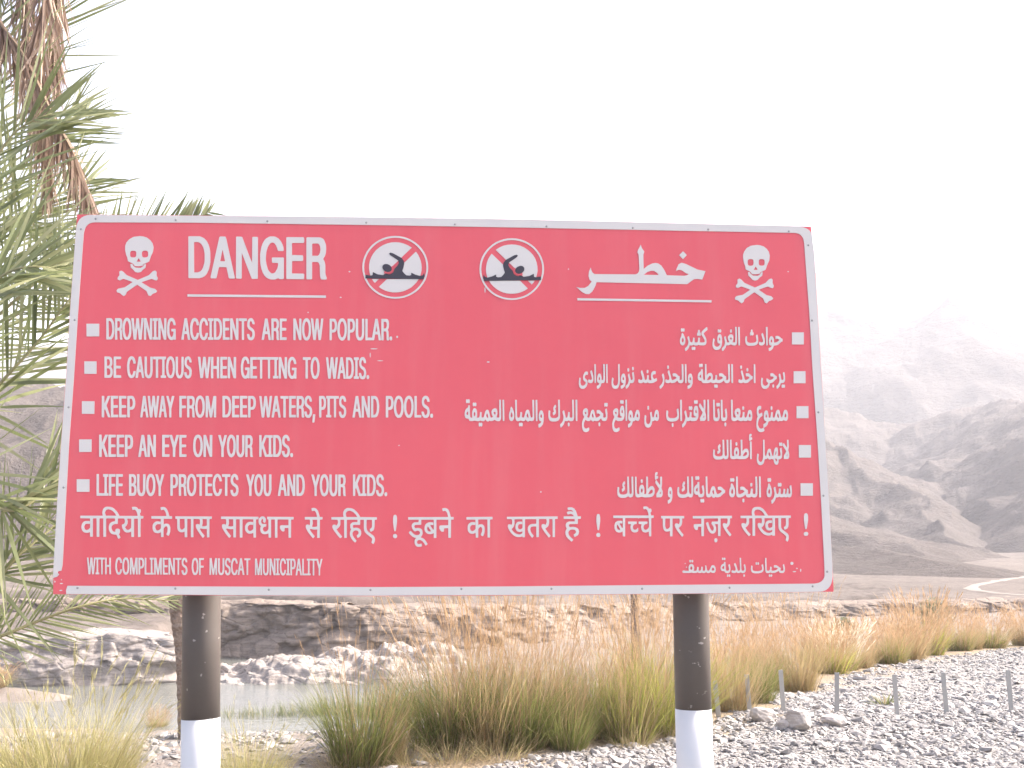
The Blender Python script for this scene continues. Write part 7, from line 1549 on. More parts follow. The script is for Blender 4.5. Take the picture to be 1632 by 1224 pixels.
        [-400,867, -5,-7, -8,-4, -11,-2, -10,2, -11,5, -8,8, -6,9, -2,9, 2,9, 5,7, 9,5, 10,1, 11,-2, 10,-5, 8,-7, 6,-9, 2,-10],
    ],
    'halo_left': [
        [-390,897, 3,-7, 1,-8, 0,-8, -3,-7, -4,-7, -6,-6, -7,-5, -8,-3, -9,-2, -9,0, -8,1, -9,3, 5,22, 4,-2, 5,-1, 4,0, 5,0, 4,1, 4,2, 4,2, 2,3, 2,3, 1,4,
         0,3, -1,4],
    ],
    'ring_right': [
        [178,885, 2,27, 5,27, 9,27, 13,25, 15,23, 19,21, 21,19, 23,16, 25,12, 27,10, 27,6, 29,2, 28,-1, 27,-5, 27,-9, 25,-12, 24,-15, 21,-18, 18,-21, 16,-22,
         12,-25, 9,-26, 5,-27, 2,-28, -2,-28, -6,-27, -9,-26, -12,-25, -16,-23, -19,-21, -21,-18, -23,-16, -25,-12, -27,-9, -27,-6, -28,-2, -28,1, -27,5,
         -27,9, -25,11, -23,15, -21,18, -18,20, -16,23, -12,24, -9,26, -6,27],
        [190,885, 2,26, 5,25, 8,25, 12,24, 15,22, 17,20, 20,18, 22,15, 24,12, 25,8, 26,6, 27,2, 26,-1, 26,-5, 25,-8, 24,-11, 22,-14, 20,-17, 18,-20, 15,-21,
         11,-24, 9,-25, 5,-25, 1,-26, -2,-26, -5,-26, -9,-25, -11,-23, -15,-22, -18,-20, -20,-17, -22,-15, -24,-12, -25,-8, -26,-6, -26,-2, -26,2, -26,4,
         -25,8, -24,11, -22,14, -19,17, -18,19, -15,22, -11,23, -9,24, -5,26],
        [409,721, 24,4, 24,8, 24,12, 17,13, -51,51, -204,-2, -1,-1, 13,-20, 17,-19, 19,-16, 21,-13, 23,-10, 24,-6, 25,-2],
        [525,785, 8,9, 10,16, -1,1, -42,-1],
        [551,827, 8,24, 5,28, -1,28, -5,28, -9,26, -14,24, -18,21, -21,18, -23,15, -27,11, -27,6, -29,1, -28,-3, -27,-7, -25,-12, -24,-16, 0,-1, 196,-191,
         2,-1],
        [429,826, -170,165, -2,-1, -12,-19, -11,-20, -7,-21, -4,-22, -2,-22, 1,-22, 5,-22, 7,-20],
    ],
    'swimmer_right': [
        [586,840, -35,-6, -11,3, -2,21, -30,-16, -37,-6, -21,11, -14,-7, -15,2, -15,11, -9,24, -18,19, -10,18, 5,19, 24,16, 29,22, 6,9, -8,7, -19,-6, -55,-32,
         -13,-18, -4,-20, 6,-28, 6,-21, -12,-17, -13,-13, -21,-2, -11,4, 0,15, -27,-13, -30,-9, -17,4, -9,14, -4,-19, 7,-22, 377,11],
    ],
    'head_right': [
        [416,867, 5,-6, 9,-5, 10,-1, 11,2, 10,6, 8,7, 5,9, 2,10, -2,8, -5,7, -8,5, -11,1, -10,-3, -11,-5, -8,-7, -5,-9, -2,-10],
    ],
    'halo_right': [
        [406,897, -3,-8, -1,-7, 0,-8, 3,-8, 4,-6, 6,-6, 7,-4, 8,-4, 9,-1, 9,0, 9,1, 8,4, -5,21, -4,-2, -5,-1, -4,-1, -5,1, -4,1, -4,1, -4,3, -2,3, -2,3,
         -1,3, 0,4, 1,3],
    ],
    'screws': [
        [-2327,1186, 514,1, 594,2, 647,2, 586,-2, 611,-3, 582,0, 512,-2, 552,-4, 130,-95, 1,-521, 13,-619, 7,-548, 0,-487, -99,-93, -540,-7, -563,-5, -578,1,
         -569,0, -569,-5, -630,3, -573,8, -595,5, -123,2297, -1,-605, -2,-566, 2,-508],
    ],
    'chips': [
        [-669,856, -2,-4, -6,-1, -4,2, 0,4, 4,3, 5,-1],
        [-722,681, -2,-3, -6,-1, -4,2, 0,4, 4,2, 5,-1],
        [-933,578, -1,-4, -3,-1, -3,3, 0,3, 2,3, 4,-1],
        [-907,536, -2,-3, -3,-1, -3,2, 0,4, 3,2, 3,-1],
        [248,261, -4,-4, -9,0, -7,2, 0,3, 7,3, 9,-1],
        [219,745, -1,-17, -3,-4, -3,12, 0,18, 3,12, 2,-5],
        [-350,421, -3,-6, -5,-2, -4,5, 0,7, 4,4, 5,-1],
        [582,-584, -1,-4, -4,-1, -4,3, 0,4, 4,3, 4,-1],
        [-329,-289, -1,-4, -4,0, -3,2, 0,3, 3,2, 3,0],
        [-2385,-1156, -3,-3, -8,-1, -7,2, 0,3, 6,2, 8,-1],
        [-2386,-1198, -3,-3, -8,-1, -7,2, 0,3, 6,2, 8,0],
        [-2392,-1134, -1,-3, -3,0, -3,2, 0,3, 2,2, 3,-1],
        [-2431,-1145, -1,-4, -3,-2, -3,4, 0,5, 2,3, 3,-1],
        [2259,899, -2,-3, -4,-1, -2,2, 0,4, 3,2, 3,-1],
        [774,894, -1,-3, -4,-1, -3,2, 0,4, 3,2, 4,0],
        [-481,341, -9,-3, -21,-1, -16,2, 0,3, 16,2, 21,-1],
        [-443,262, -8,-2, -17,-1, -14,2, 0,2, 14,2, 17,-1],
        [-526,299, -1,-13, -2,-4, -2,9, -1,15, 2,9, 3,-3],
        [2232,-1070, -2,-3, -5,-1, -4,2, 0,4, 4,2, 5,-1],
        [2221,-1090, -5,-3, -10,-1, -8,2, 0,3, 8,2, 11,0],
        [2254,-1082, -2,-8, -3,-2, -3,6, 1,8, 3,6, 3,-2],
        [2205,-1038, -4,-8, -9,-2, -7,5, 0,9, 8,6, 9,-2],
        [1504,-1038, -1,-3, -3,-1, -2,3, 0,3, 3,2, 2,-1],
        [1504,-1089, -5,-6, -10,-2, -8,4, 0,7, 8,5, 10,-2],
        [1513,-1061, -2,-3, -3,-1, -3,2, 0,3, 3,2, 3,-1],
    ],
    'panel': [
        [-2449,1214, 632,6, 652,6, 659,4, 415,2, 418,1, 717,-4, 725,-6, 657,-5, 15,-194, 4,-413, 5,-426, 4,-418, 5,-411, 1,-403, -1,-170, -525,-7, -293,-4,
         -516,-3, -797,-5, -787,-2, -622,4, -616,5, -744,8, -8,179, -5,387, -1,394, 4,402, -4,409, 3,397],
    ],
    'border': [
        [-2360,-1220, 663,-6, 616,-6, 622,-3, 787,2, 797,4, 516,3, 293,4, 429,5, 23,2, 20,7, 16,10, 13,14, 10,18, 7,22, 4,26, 2,71, -1,403, -5,411, -5,418,
         -5,426, -4,413, -8,123, -4,18, -7,16, -12,12, -16,10, -19,7, -24,4, -28,2, -551,4, -725,6, -717,4, -418,-1, -415,-1, -659,-5, -651,-6, -541,-5,
         -24,-2, -20,-7, -17,-10, -13,-14, -9,-19, -6,-22, -2,-26, -2,-165, -2,-397, 4,-409, -4,-402, 0,-394, 4,-371, 1,-96, 23,6, 13,15, -10,9, 3,10,
         19,4, 5,36, -5,387, -4,394, 3,402, -1,410, 2,439, 1,88, 2,23, 4,18, 7,16, 10,12, 12,8, 15,5, 18,2, 637,9, 1188,4, 832,0, 1441,-4, 542,-1, 16,-2,
         14,-4, 11,-8, 9,-10, 7,-13, 4,-16, 2,-19, 13,-487, 4,-427, 10,-418, 5,-410, 1,-422, -1,-36, -1,-16, -5,-14, -7,-11, -10,-9, -12,-7, -15,-4, -18,-3,
         -401,-3, -810,-5, -798,-6, -788,-2, -1240,7, -656,5, -7,-28],
    ],
}


def polys(key):
    """outlines measured on the board, in half millimetres, each point given as a step from the one before"""
    return [[(x / 2000.0, y / 2000.0) for x, y in np.cumsum(np.array(q).reshape(-1, 2), 0).tolist()] for q in ART[key]]


def shape_mesh(plist, z0, thick):
    """filled flat shapes (with holes) as a thin solid standing on the board face; local x right, y up, z towards the viewer"""
    cu = bpy.data.curves.new('outline', 'CURVE')
    cu.dimensions = '2D'
    cu.fill_mode = 'BOTH'
    cu.extrude = thick / 2
    for pts in plist:
        sp = cu.splines.new('POLY')
        sp.points.add(len(pts) - 1)
        for p, (x, y) in zip(sp.points, pts):
            p.co = (x, y, 0, 1)
        sp.use_cyclic_u = True
    tmp = bpy.data.objects.new('outline', cu)
    COL.objects.link(tmp)
    dg = bpy.context.evaluated_depsgraph_get()
    me = bpy.data.meshes.new_from_object(tmp.evaluated_get(dg))
    bpy.data.objects.remove(tmp)
    bpy.data.curves.remove(cu)
    co = np.empty(len(me.vertices) * 3, np.float32)
    me.vertices.foreach_get('co', co)
    co = co.reshape(-1, 3)
    co[:, 2] += z0 + thick / 2
    me.vertices.foreach_set('co', co.ravel())
    me.update()
    return me


k = NT('red sheeting')
rc = k.mix(k.noise(0.9, 5, 0.6), (0.64, 0.080, 0.103), (0.74, 0.110, 0.134))
rc = k.mix(k.math('MULTIPLY', k.noise(26, 6, 0.75), 0.14), rc, (0.74, 0.17, 0.19))
streak = k.ramp(k.noise(3.0, 6, 0.65, (3.2, 0.22, 1)), [(0.48, (0, 0, 0)), (0.75, (1, 1, 1))])
rc = k.mix(k.math('MULTIPLY', streak, 0.10), rc, (0.66, 0.36, 0.34))
speck = k.ramp(k.noise(70, 3, 0.6), [(0.66, (0, 0, 0)), (0.74, (1, 1, 1))])
rc = k.mix(k.math('MULTIPLY', speck, 0.16), rc, (0.40, 0.12, 0.13))
rr_ = k.n('ShaderNodeMapRange')
k.l(k.noise(1.7, 5, 0.65), rr_.inputs[0])
rr_.inputs[3].default_value, rr_.inputs[4].default_value = 0.30, 0.55
k.bump(k.noise(2.0, 3), 0.006)
M_RED = k.done(rc, 0.42, 0.5)
k.l(rr_.outputs[0], k.b.inputs['Roughness'])
k = NT('white sheeting')
wc = k.mix(k.noise(3, 5, 0.65), (0.595, 0.57, 0.55), (0.645, 0.62, 0.595))
wc = k.mix(k.math('MULTIPLY', k.noise(40, 6, 0.75), 0.10), wc, (0.55, 0.50, 0.44))
M_WHITE = k.done(wc, 0.4, 0.4)
M_INK = m_plain('dark ink', (0.055, 0.05, 0.065), 0.5, 0.3)
M_SCREW = m_plain('zinc screw', (0.34, 0.33, 0.32), 0.4, 0.5, metal=0.6)
M_BACK = m_plain('grey sheet metal', (0.35, 0.35, 0.36), 0.5, 0.5, metal=0.5)

sign = empty('warning_sign', (0, 0, 0))
SX = Vector((0.9982944961, 0.058375242, -0.00065584))
SU = Vector((-0.00118694, 0.03152765, 0.99950218))
SN = SX.cross(SU)
SLOC = Vector((-0.19608629, 3.52937516, 2.02364526))
SIGN_M = Matrix.Identity(4)
for i in range(3):
    SIGN_M[i][0], SIGN_M[i][1], SIGN_M[i][2], SIGN_M[i][3] = SX[i], SU[i], SN[i], SLOC[i]
sign.matrix_world = SIGN_M
tag(sign, 'large red danger sign in English, Arabic and Hindi on two black and white posts', 'sign')


def sign_part(name, me, mat, parent=sign, label=None):
    me.materials.clear()
    me.materials.append(mat)
    o = link(name, me, parent)
    if label:
        o['label'] = label
    return o


panel = sign_part('panel', shape_mesh(polys('panel'), -0.024, 0.024), M_RED)
fr = [[(x * 0.985, y * 0.975) for x, y in polys('panel')[0]], [(x * 0.955, y * 0.91) for x, y in polys('panel')[0]]]
sign_part('back_frame', shape_mesh(fr, -0.066, 0.042), M_BACK)
sign_part('border', shape_mesh(polys('border'), 0.0, 0.0025), M_WHITE, label='white border strip torn away at the bottom left corner')
sign_part('heading', shape_mesh(polys('heading_latin'), 0.0, 0.002), M_WHITE, label='word DANGER in white capitals')
sign_part('heading', shape_mesh(polys('heading_arabic'), 0.0, 0.002), M_WHITE, label='large Arabic word for danger in white')
for kk, lb in (('line_left', 'white line under the English heading'), ('line_right', 'white line under the Arabic heading')):
    sign_part('underline', shape_mesh(polys(kk), 0.0, 0.002), M_WHITE, label=lb)
for kk, lb in (('latin_one', 'DROWNING ACCIDENTS ARE NOW POPULAR.'), ('latin_two', 'BE CAUTIOUS WHEN GETTING TO WADIS.'), ('latin_three', 'KEEP AWAY FROM DEEP WATERS, PITS AND POOLS.'), ('latin_four', 'KEEP AN EYE ON YOUR KIDS.'), ('latin_five', 'LIFE BUOY PROTECTS YOU AND YOUR KIDS.'), ('latin_credit', 'small English credit line along the bottom')):
    sign_part('text_line', shape_mesh(polys(kk), 0.0, 0.002), M_WHITE, label=lb)
for kk, lb in (('arabic_one', 'first Arabic warning line'), ('arabic_two', 'second Arabic warning line'), ('arabic_three', 'longest Arabic warning line'), ('arabic_four', 'shortest Arabic warning line'), ('arabic_five', 'lowest Arabic warning line'), ('arabic_credit', 'worn Arabic credit line with letters missing'), ('hindi', 'Hindi warning line across the sign')):
    sign_part('text_line', shape_mesh(polys(kk), 0.0, 0.002), M_WHITE, label=lb)
for kk in ('bullets_left', 'bullets_right'):
    for pl in polys(kk):
        sign_part('bullet', shape_mesh([pl], 0.0, 0.002), M_WHITE)
for kk in ('skull_left', 'skull_right'):
    sign_part('skull_emblem', shape_mesh(polys(kk), 0.0, 0.002), M_WHITE)
for kk in ('left', 'right'):
    em = sign_part('no_swimming_emblem', shape_mesh(polys('ring_' + kk), 0.0, 0.002), M_WHITE)
    sw = sign_part('swimmer', shape_mesh(polys('swimmer_' + kk), 0.0022, 0.001), M_INK, em)
    sign_part('head_outline', shape_mesh(polys('halo_' + kk), 0.0034, 0.0006), M_RED, em)
    sign_part('head', shape_mesh(polys('head_' + kk), 0.0042, 0.0006), M_INK, em)
for pl in polys('chips'):
    sign_part('paint_chip', shape_mesh([pl], 0.0, 0.0012), M_WHITE)
scr_pts = polys('screws')[0]
scr_me = None
for (x, y) in scr_pts:
    if scr_me is None:
        bm = bmesh.new()
        bmesh.ops.create_uvsphere(bm, u_segments=12, v_segments=8, radius=0.0038)
        for v in bm.verts:
            v.co.z *= 0.55
        s0 = from_bm('screw', bm, M_SCREW, sign, True)
        scr_me = s0.data
        o = s0
    else:
        o = s0.copy()
        COL.objects.link(o)
        o.parent = sign
    o.location = (x, y, 0.0024)

# posts: round steel, black above, white below
M_BLACKP = NT('black post paint')
bk = M_BLACKP
bc = bk.mix(bk.noise(7, 5, 0.7), (0.07, 0.058, 0.052), (0.104, 0.088, 0.078))
bc = bk.mix(bk.math('MULTIPLY', bk.noise(3, 5, 0.7, (6, 6, 0.6)), 0.4), bc, (0.11, 0.098, 0.09))
chip = bk.ramp(bk.noise(38, 2, 0.5, (1, 1, 0.45)), [(0.70, (0, 0, 0)), (0.725, (1, 1, 1))])
bc = bk.mix(chip, bc, (0.30, 0.28, 0.26))
M_BLACKP = bk.done(bc, 0.42, 0.4)
M_WHITEP = m_plain('white post paint', (0.60, 0.60, 0.605), 0.38, 0.45, 0.04, 5)


def sign_post(xt, xb, r, ysplit):
    root_inv = SIGN_M.inverted()
    dY = 3.53 + 0.066 + r + 0.004
    side = dY + 0.0585 * ((xt - 816) / F_PX * 3.6 + 0.2)
    top, bot = P(xt, 948, side), P(xb, 1224, side - 0.02)
    d = (bot - top) / (top.z - bot.z)

    def at(z):
        return top + d * (top.z - z)
    zs = P((xt + xb) / 2, ysplit, side - 0.01).z
    post = None
    for nm, z0, z1, m, rr in (('post', 2.55, zs, M_BLACKP, r), ('white_band', zs, -0.25, M_WHITEP, r + 0.0004)):
        pts = [at(z0 + (z1 - z0) * i / 6) for i in range(7)]
        V, Fc = tube(pts, [rr] * 7, 48)
        n = len(V)
        V += [pts[0], pts[-1]]
        Fc += [(n, (i + 1) % 48, i) for i in range(48)] + [(n + 1, n - 48 + i, n - 48 + (i + 1) % 48) for i in range(48)]
        V = [root_inv @ v for v in V]
        o = pyd(nm, V, Fc, m, post if post else sign, True)
        for p in o.data.polygons:
            if len(p.vertices) == 3:
                p.use_smooth = False
        if not post:
            post = o
    # paint scratches and brackets
    for z in (1.62, 2.35):
        bm = bmesh.new()
        c = at(z)
        mtx = Matrix.Translation(root_inv @ (c + Vector((0, -r * 0.2, 0)))) @ Matrix.Diagonal((r * 2 + 0.05, 0.05, r * 2 * 0.85, 1))
        bmesh.ops.create_cube(bm, size=1.0, matrix=mtx)
        bmesh.ops.bevel(bm, geom=bm.edges[:], offset=0.004, segments=2, affect='EDGES')
        from_bm('bracket', bm, M_BACK, sign)
    return post


sign_post(321.5, 319.3, 0.0600, 1144)
sign_post(1100.5, 1107.3, 0.0588, 1129)

# ------------------------------------------------------------ stakes
M_STAKE = m_plain('galvanised stake', (0.35, 0.345, 0.33), 0.55, 0.4, 0.2, 14, metal=0.25)


def stake(bx, by, tx, ty, label):
    base = ground_hit(bx, by)
    top = P(tx, ty, base.y)
    root = base - Vector((0, 0, 0.12))
    ax = (top - base).normalized()
    h = (top - base).length + 0.12
    w, t = 0.041, 0.006
    prof = [(-w / 2, 0), (w / 2, 0), (w / 2, w), (w / 2 - t, w), (w / 2 - t, t), (-w / 2, t)]
    a = rnd.uniform(-0.25, 0.25)
    bm = bmesh.new()
    lo, hi = [], []
    for x, y in prof:
        x, y = x * math.cos(a) - y * math.sin(a), x * math.sin(a) + y * math.cos(a)
        lo.append(bm.verts.new((x, y, 0)))
        hi.append(bm.verts.new((x, y, h)))
    n = len(prof)
    for i in range(n):
        bm.faces.new((lo[i], lo[(i + 1) % n], hi[(i + 1) % n], hi[i]))
    bm.faces.new(hi)
    bm.faces.new(lo[::-1])
    bmesh.ops.recalc_face_normals(bm, faces=bm.faces[:])
    bmesh.ops.bevel(bm, geom=[e for e in bm.edges], offset=0.0009, segments=1, affect='EDGES')
    o = from_bm('metal_stake', bm, M_STAKE)
    o.location = root
    o.rotation_euler = Vector((0, 0, 1)).rotation_difference(ax).to_euler()
    tag(o, label, 'stake', 'short metal stakes standing in a row in the gravel')


stake(1147, 1144, 1141, 1085, 'grey metal stake touching the edge of the right black and white sign post')
stake(1196, 1137, 1191, 1075, 'grey metal stake in front of the grass, just above the rounded leftmost rock')
stake(1250, 1138, 1245, 1068, 'leaning grey metal stake rising above the gap between the rounded and the tall rock')
stake(1333, 1139, 1333, 1072, 'upright grey metal stake standing right behind the flat whitish rock')
stake(1431, 1140, 1426, 1075, 'grey metal stake with the small green plant at its left foot')
stake(1510, 1139, 1504, 1072, 'grey metal stake second from the right end of the row')
stake(1613, 1138, 1607, 1068, 'grey metal stake at the right end of the row')

# ------------------------------------------------------------ grasses
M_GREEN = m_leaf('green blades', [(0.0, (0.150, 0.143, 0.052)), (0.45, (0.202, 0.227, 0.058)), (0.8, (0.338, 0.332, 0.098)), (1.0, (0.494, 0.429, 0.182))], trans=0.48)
M_REED = m_leaf('fresh reed', [(0.0, (0.085, 0.095, 0.045)), (0.5, (0.145, 0.165, 0.075)), (1.0, (0.26, 0.265, 0.14))], trans=0.4)
M_STRAW = m_leaf('straw blades', [(0.0, (0.19, 0.145, 0.08)), (0.5, (0.33, 0.26, 0.145)), (1.0, (0.48, 0.39, 0.245))], trans=0.4)
M_PALEG = m_leaf('pale dry blades', [(0.0, (0.19, 0.17, 0.07)), (0.5, (0.33, 0.31, 0.13)), (1.0, (0.52, 0.46, 0.25))], trans=0.42)
M_STALK = m_leaf('orange flower stalks', [(0.0, (0.28, 0.19, 0.10)), (0.5, (0.42, 0.28, 0.16)), (1.0, (0.54, 0.38, 0.24))], trans=0.4)
M_OLIVE = m_leaf('dark olive blades', [(0.0, (0.124, 0.124, 0.046)), (0.5, (0.182, 0.208, 0.062)), (1.0, (0.364, 0.338, 0.130))], trans=0.48)
M_BRIGHT = m_leaf('yellow green blades', [(0.0, (0.169, 0.169, 0.052)), (0.5, (0.273, 0.293, 0.065)), (1.0, (0.494, 0.442, 0.143))], trans=0.48)
M_BROWN = m_leaf('brown blades', [(0.0, (0.172, 0.132, 0.069)), (0.5, (0.299, 0.236, 0.115)), (1.0, (0.483, 0.380, 0.207))], trans=0.45)
M_PLUME = m_leaf('white plumes', [(0.0, (0.45, 0.36, 0.22)), (1.0, (0.80, 0.74, 0.64))], trans=0.5)


def blades(rs, n, r0, hmin, hmax, lean, curve, width, segs=4, tone=(0.0, 1.0)):
    """V, F, tone of n curved tapering blades growing from a disc of radius r0"""
    az = rs.random(n) * 2 * math.pi
    rr = r0 * np.sqrt(rs.random(n))
    bx, by = rr * np.cos(az), rr * np.sin(az)
    out = az + rs.normal(0, 0.6, n)
    hgt = hmin + (hmax - hmin) * rs.random(n)
    tl = np.abs(rs.normal(0, lean * 0.8, n)) + 0.95 * lean * (rr / max(r0, 1e-6)) ** 1.5
    cv = np.abs(rs.normal(0, curve, n))
    face = rs.random(n) * 2 * math.pi
    t = np.linspace(0, 1, segs + 1)[None]
    ang = tl[:, None] + cv[:, None] * t ** 1.5
    dl = hgt[:, None] / segs
    hx = np.concatenate([np.zeros((n, 1)), np.cumsum(np.sin(ang[:, 1:]) * dl, 1)], 1)
    hz = np.concatenate([np.zeros((n, 1)), np.cumsum(np.cos(ang[:, 1:]) * dl, 1)], 1)
    cx = bx[:, None] + hx * np.cos(out)[:, None]
    cy = by[:, None] + hx * np.sin(out)[:, None]
    wd = width * (0.7 + 0.6 * rs.random(n))[:, None] * (1 - 0.93 * t ** 1.6)
    ox, oy = np.cos(face)[:, None] * wd / 2, np.sin(face)[:, None] * wd / 2
    L = np.stack([cx - ox, cy - oy, hz], -1)
    R = np.stack([cx + ox, cy + oy, hz], -1)
    V = np.stack([L, R], 2).reshape(n, -1, 3)
    b = (np.arange(segs) * 2)[None, :, None] + np.array([0, 1, 3, 2])[None, None]
    Fq = (b + (np.arange(n) * (segs + 1) * 2)[:, None, None]).reshape(-1, 4)
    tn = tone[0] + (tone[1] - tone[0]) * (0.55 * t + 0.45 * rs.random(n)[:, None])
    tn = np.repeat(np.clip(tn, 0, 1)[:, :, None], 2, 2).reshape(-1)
    tip = np.stack([cx[:, -1], cy[:, -1], hz[:, -1]], -1)
    dr = np.stack([np.sin(ang[:, -1]) * np.cos(out), np.sin(ang[:, -1]) * np.sin(out), np.cos(ang[:, -1])], -1)
    return V.reshape(-1, 3), Fq, tn, tip, dr


def plumes(rs, tip, dr, hl, per, width, spread):
    """thin seed-head strips along the last part of each stalk"""
    n = len(tip)
    s = rs.random((n, per))
    p = tip[:, None] - dr[:, None] * (s * hl)[..., None]
    az = rs.random((n, per)) * 2 * math.pi
    sp = spread * (0.5 + rs.random((n, per)))
    d = dr[:, None] + np.stack([np.cos(az) * sp, np.sin(az) * sp, np.zeros_like(az)], -1)
    ln = hl * (0.25 + 0.3 * rs.random((n, per)))[..., None]
    e = p + d * ln
    fz = rs.random((n, per)) * 2 * math.pi
    o = np.stack([np.cos(fz), np.sin(fz), 0 * fz], -1) * width / 2
    m = (p + e) / 2
    V = np.stack([p, m - o, e, m + o], 2).reshape(-1, 3)
    Fq = np.arange(n * per * 4).reshape(-1, 4)
    return V, Fq, np.repeat(rs.random(n * per), 4)


def cat_mesh(parts):
    V, Fq, T, o = [], [], [], 0
    for v, f, t in parts:
        V.append(v)
        Fq.append(f + o)
        T.append(t)
        o += len(v)
    return np.concatenate(V), np.concatenate(Fq), np.concatenate(T)


KINDS = {
    # kind: list of (part, material, n, r0, hmin, hmax, lean, curve, width, tone, plume)
    'tall': [('green_blades', M_GREEN, 560, 0.20, 0.35, 0.84, 0.26, 0.55, 0.0060, (0.0, 0.85), None),
             ('dry_blades', M_STRAW, 130, 0.22, 0.25, 0.75, 0.30, 0.55, 0.0050, (0.0, 0.9), None),
             ('flower_stalks', M_STALK, 80, 0.17, 0.70, 1.28, 0.16, 0.16, 0.0032, (0.2, 1.0), (0.20, 6, 0.0036, 0.10))],
    'tawny': [('green_blades', M_GREEN, 280, 0.18, 0.35, 0.76, 0.24, 0.5, 0.0060, (0.3, 1.0), None),
              ('dry_blades', M_STRAW, 200, 0.20, 0.30, 0.80, 0.26, 0.5, 0.0050, (0.1, 0.9), None),
              ('flower_stalks', M_STALK, 150, 0.18, 0.60, 1.25, 0.18, 0.18, 0.0034, (0.0, 1.0), (0.24, 7, 0.0040, 0.13))],
    'far': [('green_blades', M_GREEN, 280, 0.24, 0.30, 0.66, 0.30, 0.5, 0.010, (0.25, 1.0), None),
            ('dry_blades', M_STRAW, 200, 0.26, 0.35, 0.80, 0.30, 0.4, 0.009, (0.2, 1.0), None),
            ('flower_stalks', M_STALK, 210, 0.22, 0.55, 1.02, 0.26, 0.2, 0.006, (0.2, 1.0), (0.24, 7, 0.008, 0.18))],
    'white': [('dry_blades', M_STRAW, 300, 0.24, 0.30, 0.72, 0.28, 0.5, 0.010, (0.3, 1.0), None),
              ('green_blades', M_GREEN, 160, 0.22, 0.25, 0.6, 0.28, 0.5, 0.011, (0.2, 1.0), None),
              ('flower_stalks', M_PLUME, 110, 0.22, 0.55, 0.98, 0.24, 0.3, 0.007, (0.2, 1.0), (0.24, 14, 0.016, 0.22))],
    'pale': [('green_blades', M_PALEG, 820, 0.26, 0.35, 0.85, 0.24, 0.45, 0.0042, (0.0, 1.0), None),
             ('dry_blades', M_STRAW, 160, 0.26, 0.3, 0.8, 0.26, 0.5, 0.0036, (0.2, 1.0), None),
             ('flower_stalks', M_PALEG, 46, 0.22, 0.7, 1.05, 0.26, 0.45, 0.0032, (0.5, 1.0), (0.20, 12, 0.004, 0.12))],
    'reed': [('green_blades', M_REED, 420, 0.55, 0.40, 1.0, 0.20, 0.35, 0.018, (0.0, 1.0), None),
             ('dry_blades', M_STRAW, 60, 0.55, 0.4, 0.95, 0.22, 0.4, 0.014, (0.1, 0.8), None)],
    'straw': [('dry_blades', M_STRAW, 340, 0.26, 0.15, 0.55, 0.75, 0.8, 0.0050, (0.2, 1.0), None),
              ('green_blades', M_PALEG, 60, 0.20, 0.2, 0.5, 0.4, 0.6, 0.0050, (0.2, 1.0), None)],
    'herb': [('leaves', M_REED, 90, 0.10, 0.25, 0.9, 0.6, 0.7, 0.05, (0.2, 1.0), None),
             ('dry_stems', M_STRAW, 30, 0.08, 0.4, 1.0, 0.5, 0.5, 0.02, (0.0, 0.6), None)],
}
PROTO = {}


def grass_proto(kind, var):
    if (kind, var) in PROTO:
        return PROTO[kind, var]
    rs = np.random.default_rng(hash_seed(kind) + var * 37)
    out = []
    for (part, m, n, r0, h0, h1, ln, cv, wd, tn, pl) in KINDS[kind]:
        V, Fq, T, tip, dr = blades(rs, n, r0, h0, h1, ln, cv, wd, 4, tn)
        ps = [(V, Fq, T)]
        if pl:
            ps.append(plumes(rs, tip, dr, *pl))
        V, Fq, T = cat_mesh(ps)
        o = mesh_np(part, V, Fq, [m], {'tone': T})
        me = o.data
        bpy.data.objects.remove(o)
        out.append((part, me))
    PROTO[kind, var] = out
    return out


def hash_seed(s):
    return sum(ord(c) * (i + 3) for i, c in enumerate(s))


NCL = [0]


def clump(name, kind, px, py, h, label, group, cat='grass', wide=1.0, base=None):
    """a tuft whose foot stands where the photo shows px, py and whose tallest stalks reach about h metres"""
    if base is None and name in ('grass_tuft', 'straw_tuft') and group == GA:
        base = gravel_hit(px, py)
    loc = ground_hit(px, py) if base is None else Vector((base[0], base[1], float(height(base[0], base[1]))))
    NCL[0] += 1
    root = empty(name, loc - Vector((0, 0, 0.03)))
    root.rotation_euler = (rnd.gauss(0, 0.05), rnd.gauss(0, 0.05), rnd.uniform(0, 6.28))
    top = max(d[5] for d in KINDS[kind])
    s = h / top
    root.scale = (s * wide, s * wide, s)
    tag(root, label, cat, group)
    tint = {'tall': (M_GREEN, M_OLIVE, M_BRIGHT, M_OLIVE), 'tawny': (M_BROWN, M_GREEN, M_BROWN, M_OLIVE), 'far': (M_GREEN, M_BROWN, M_BRIGHT, M_OLIVE, M_BROWN)}.get(kind)
    for part, me in grass_proto(kind, NCL[0] % 5):
        o = bpy.data.objects.new(part, me)
        COL.objects.link(o)
        o.parent = root
        if tint and part == 'green_blades':
            o.material_slots[0].link = 'OBJECT'
            o.material_slots[0].material = tint[NCL[0] % len(tint)]
    return root


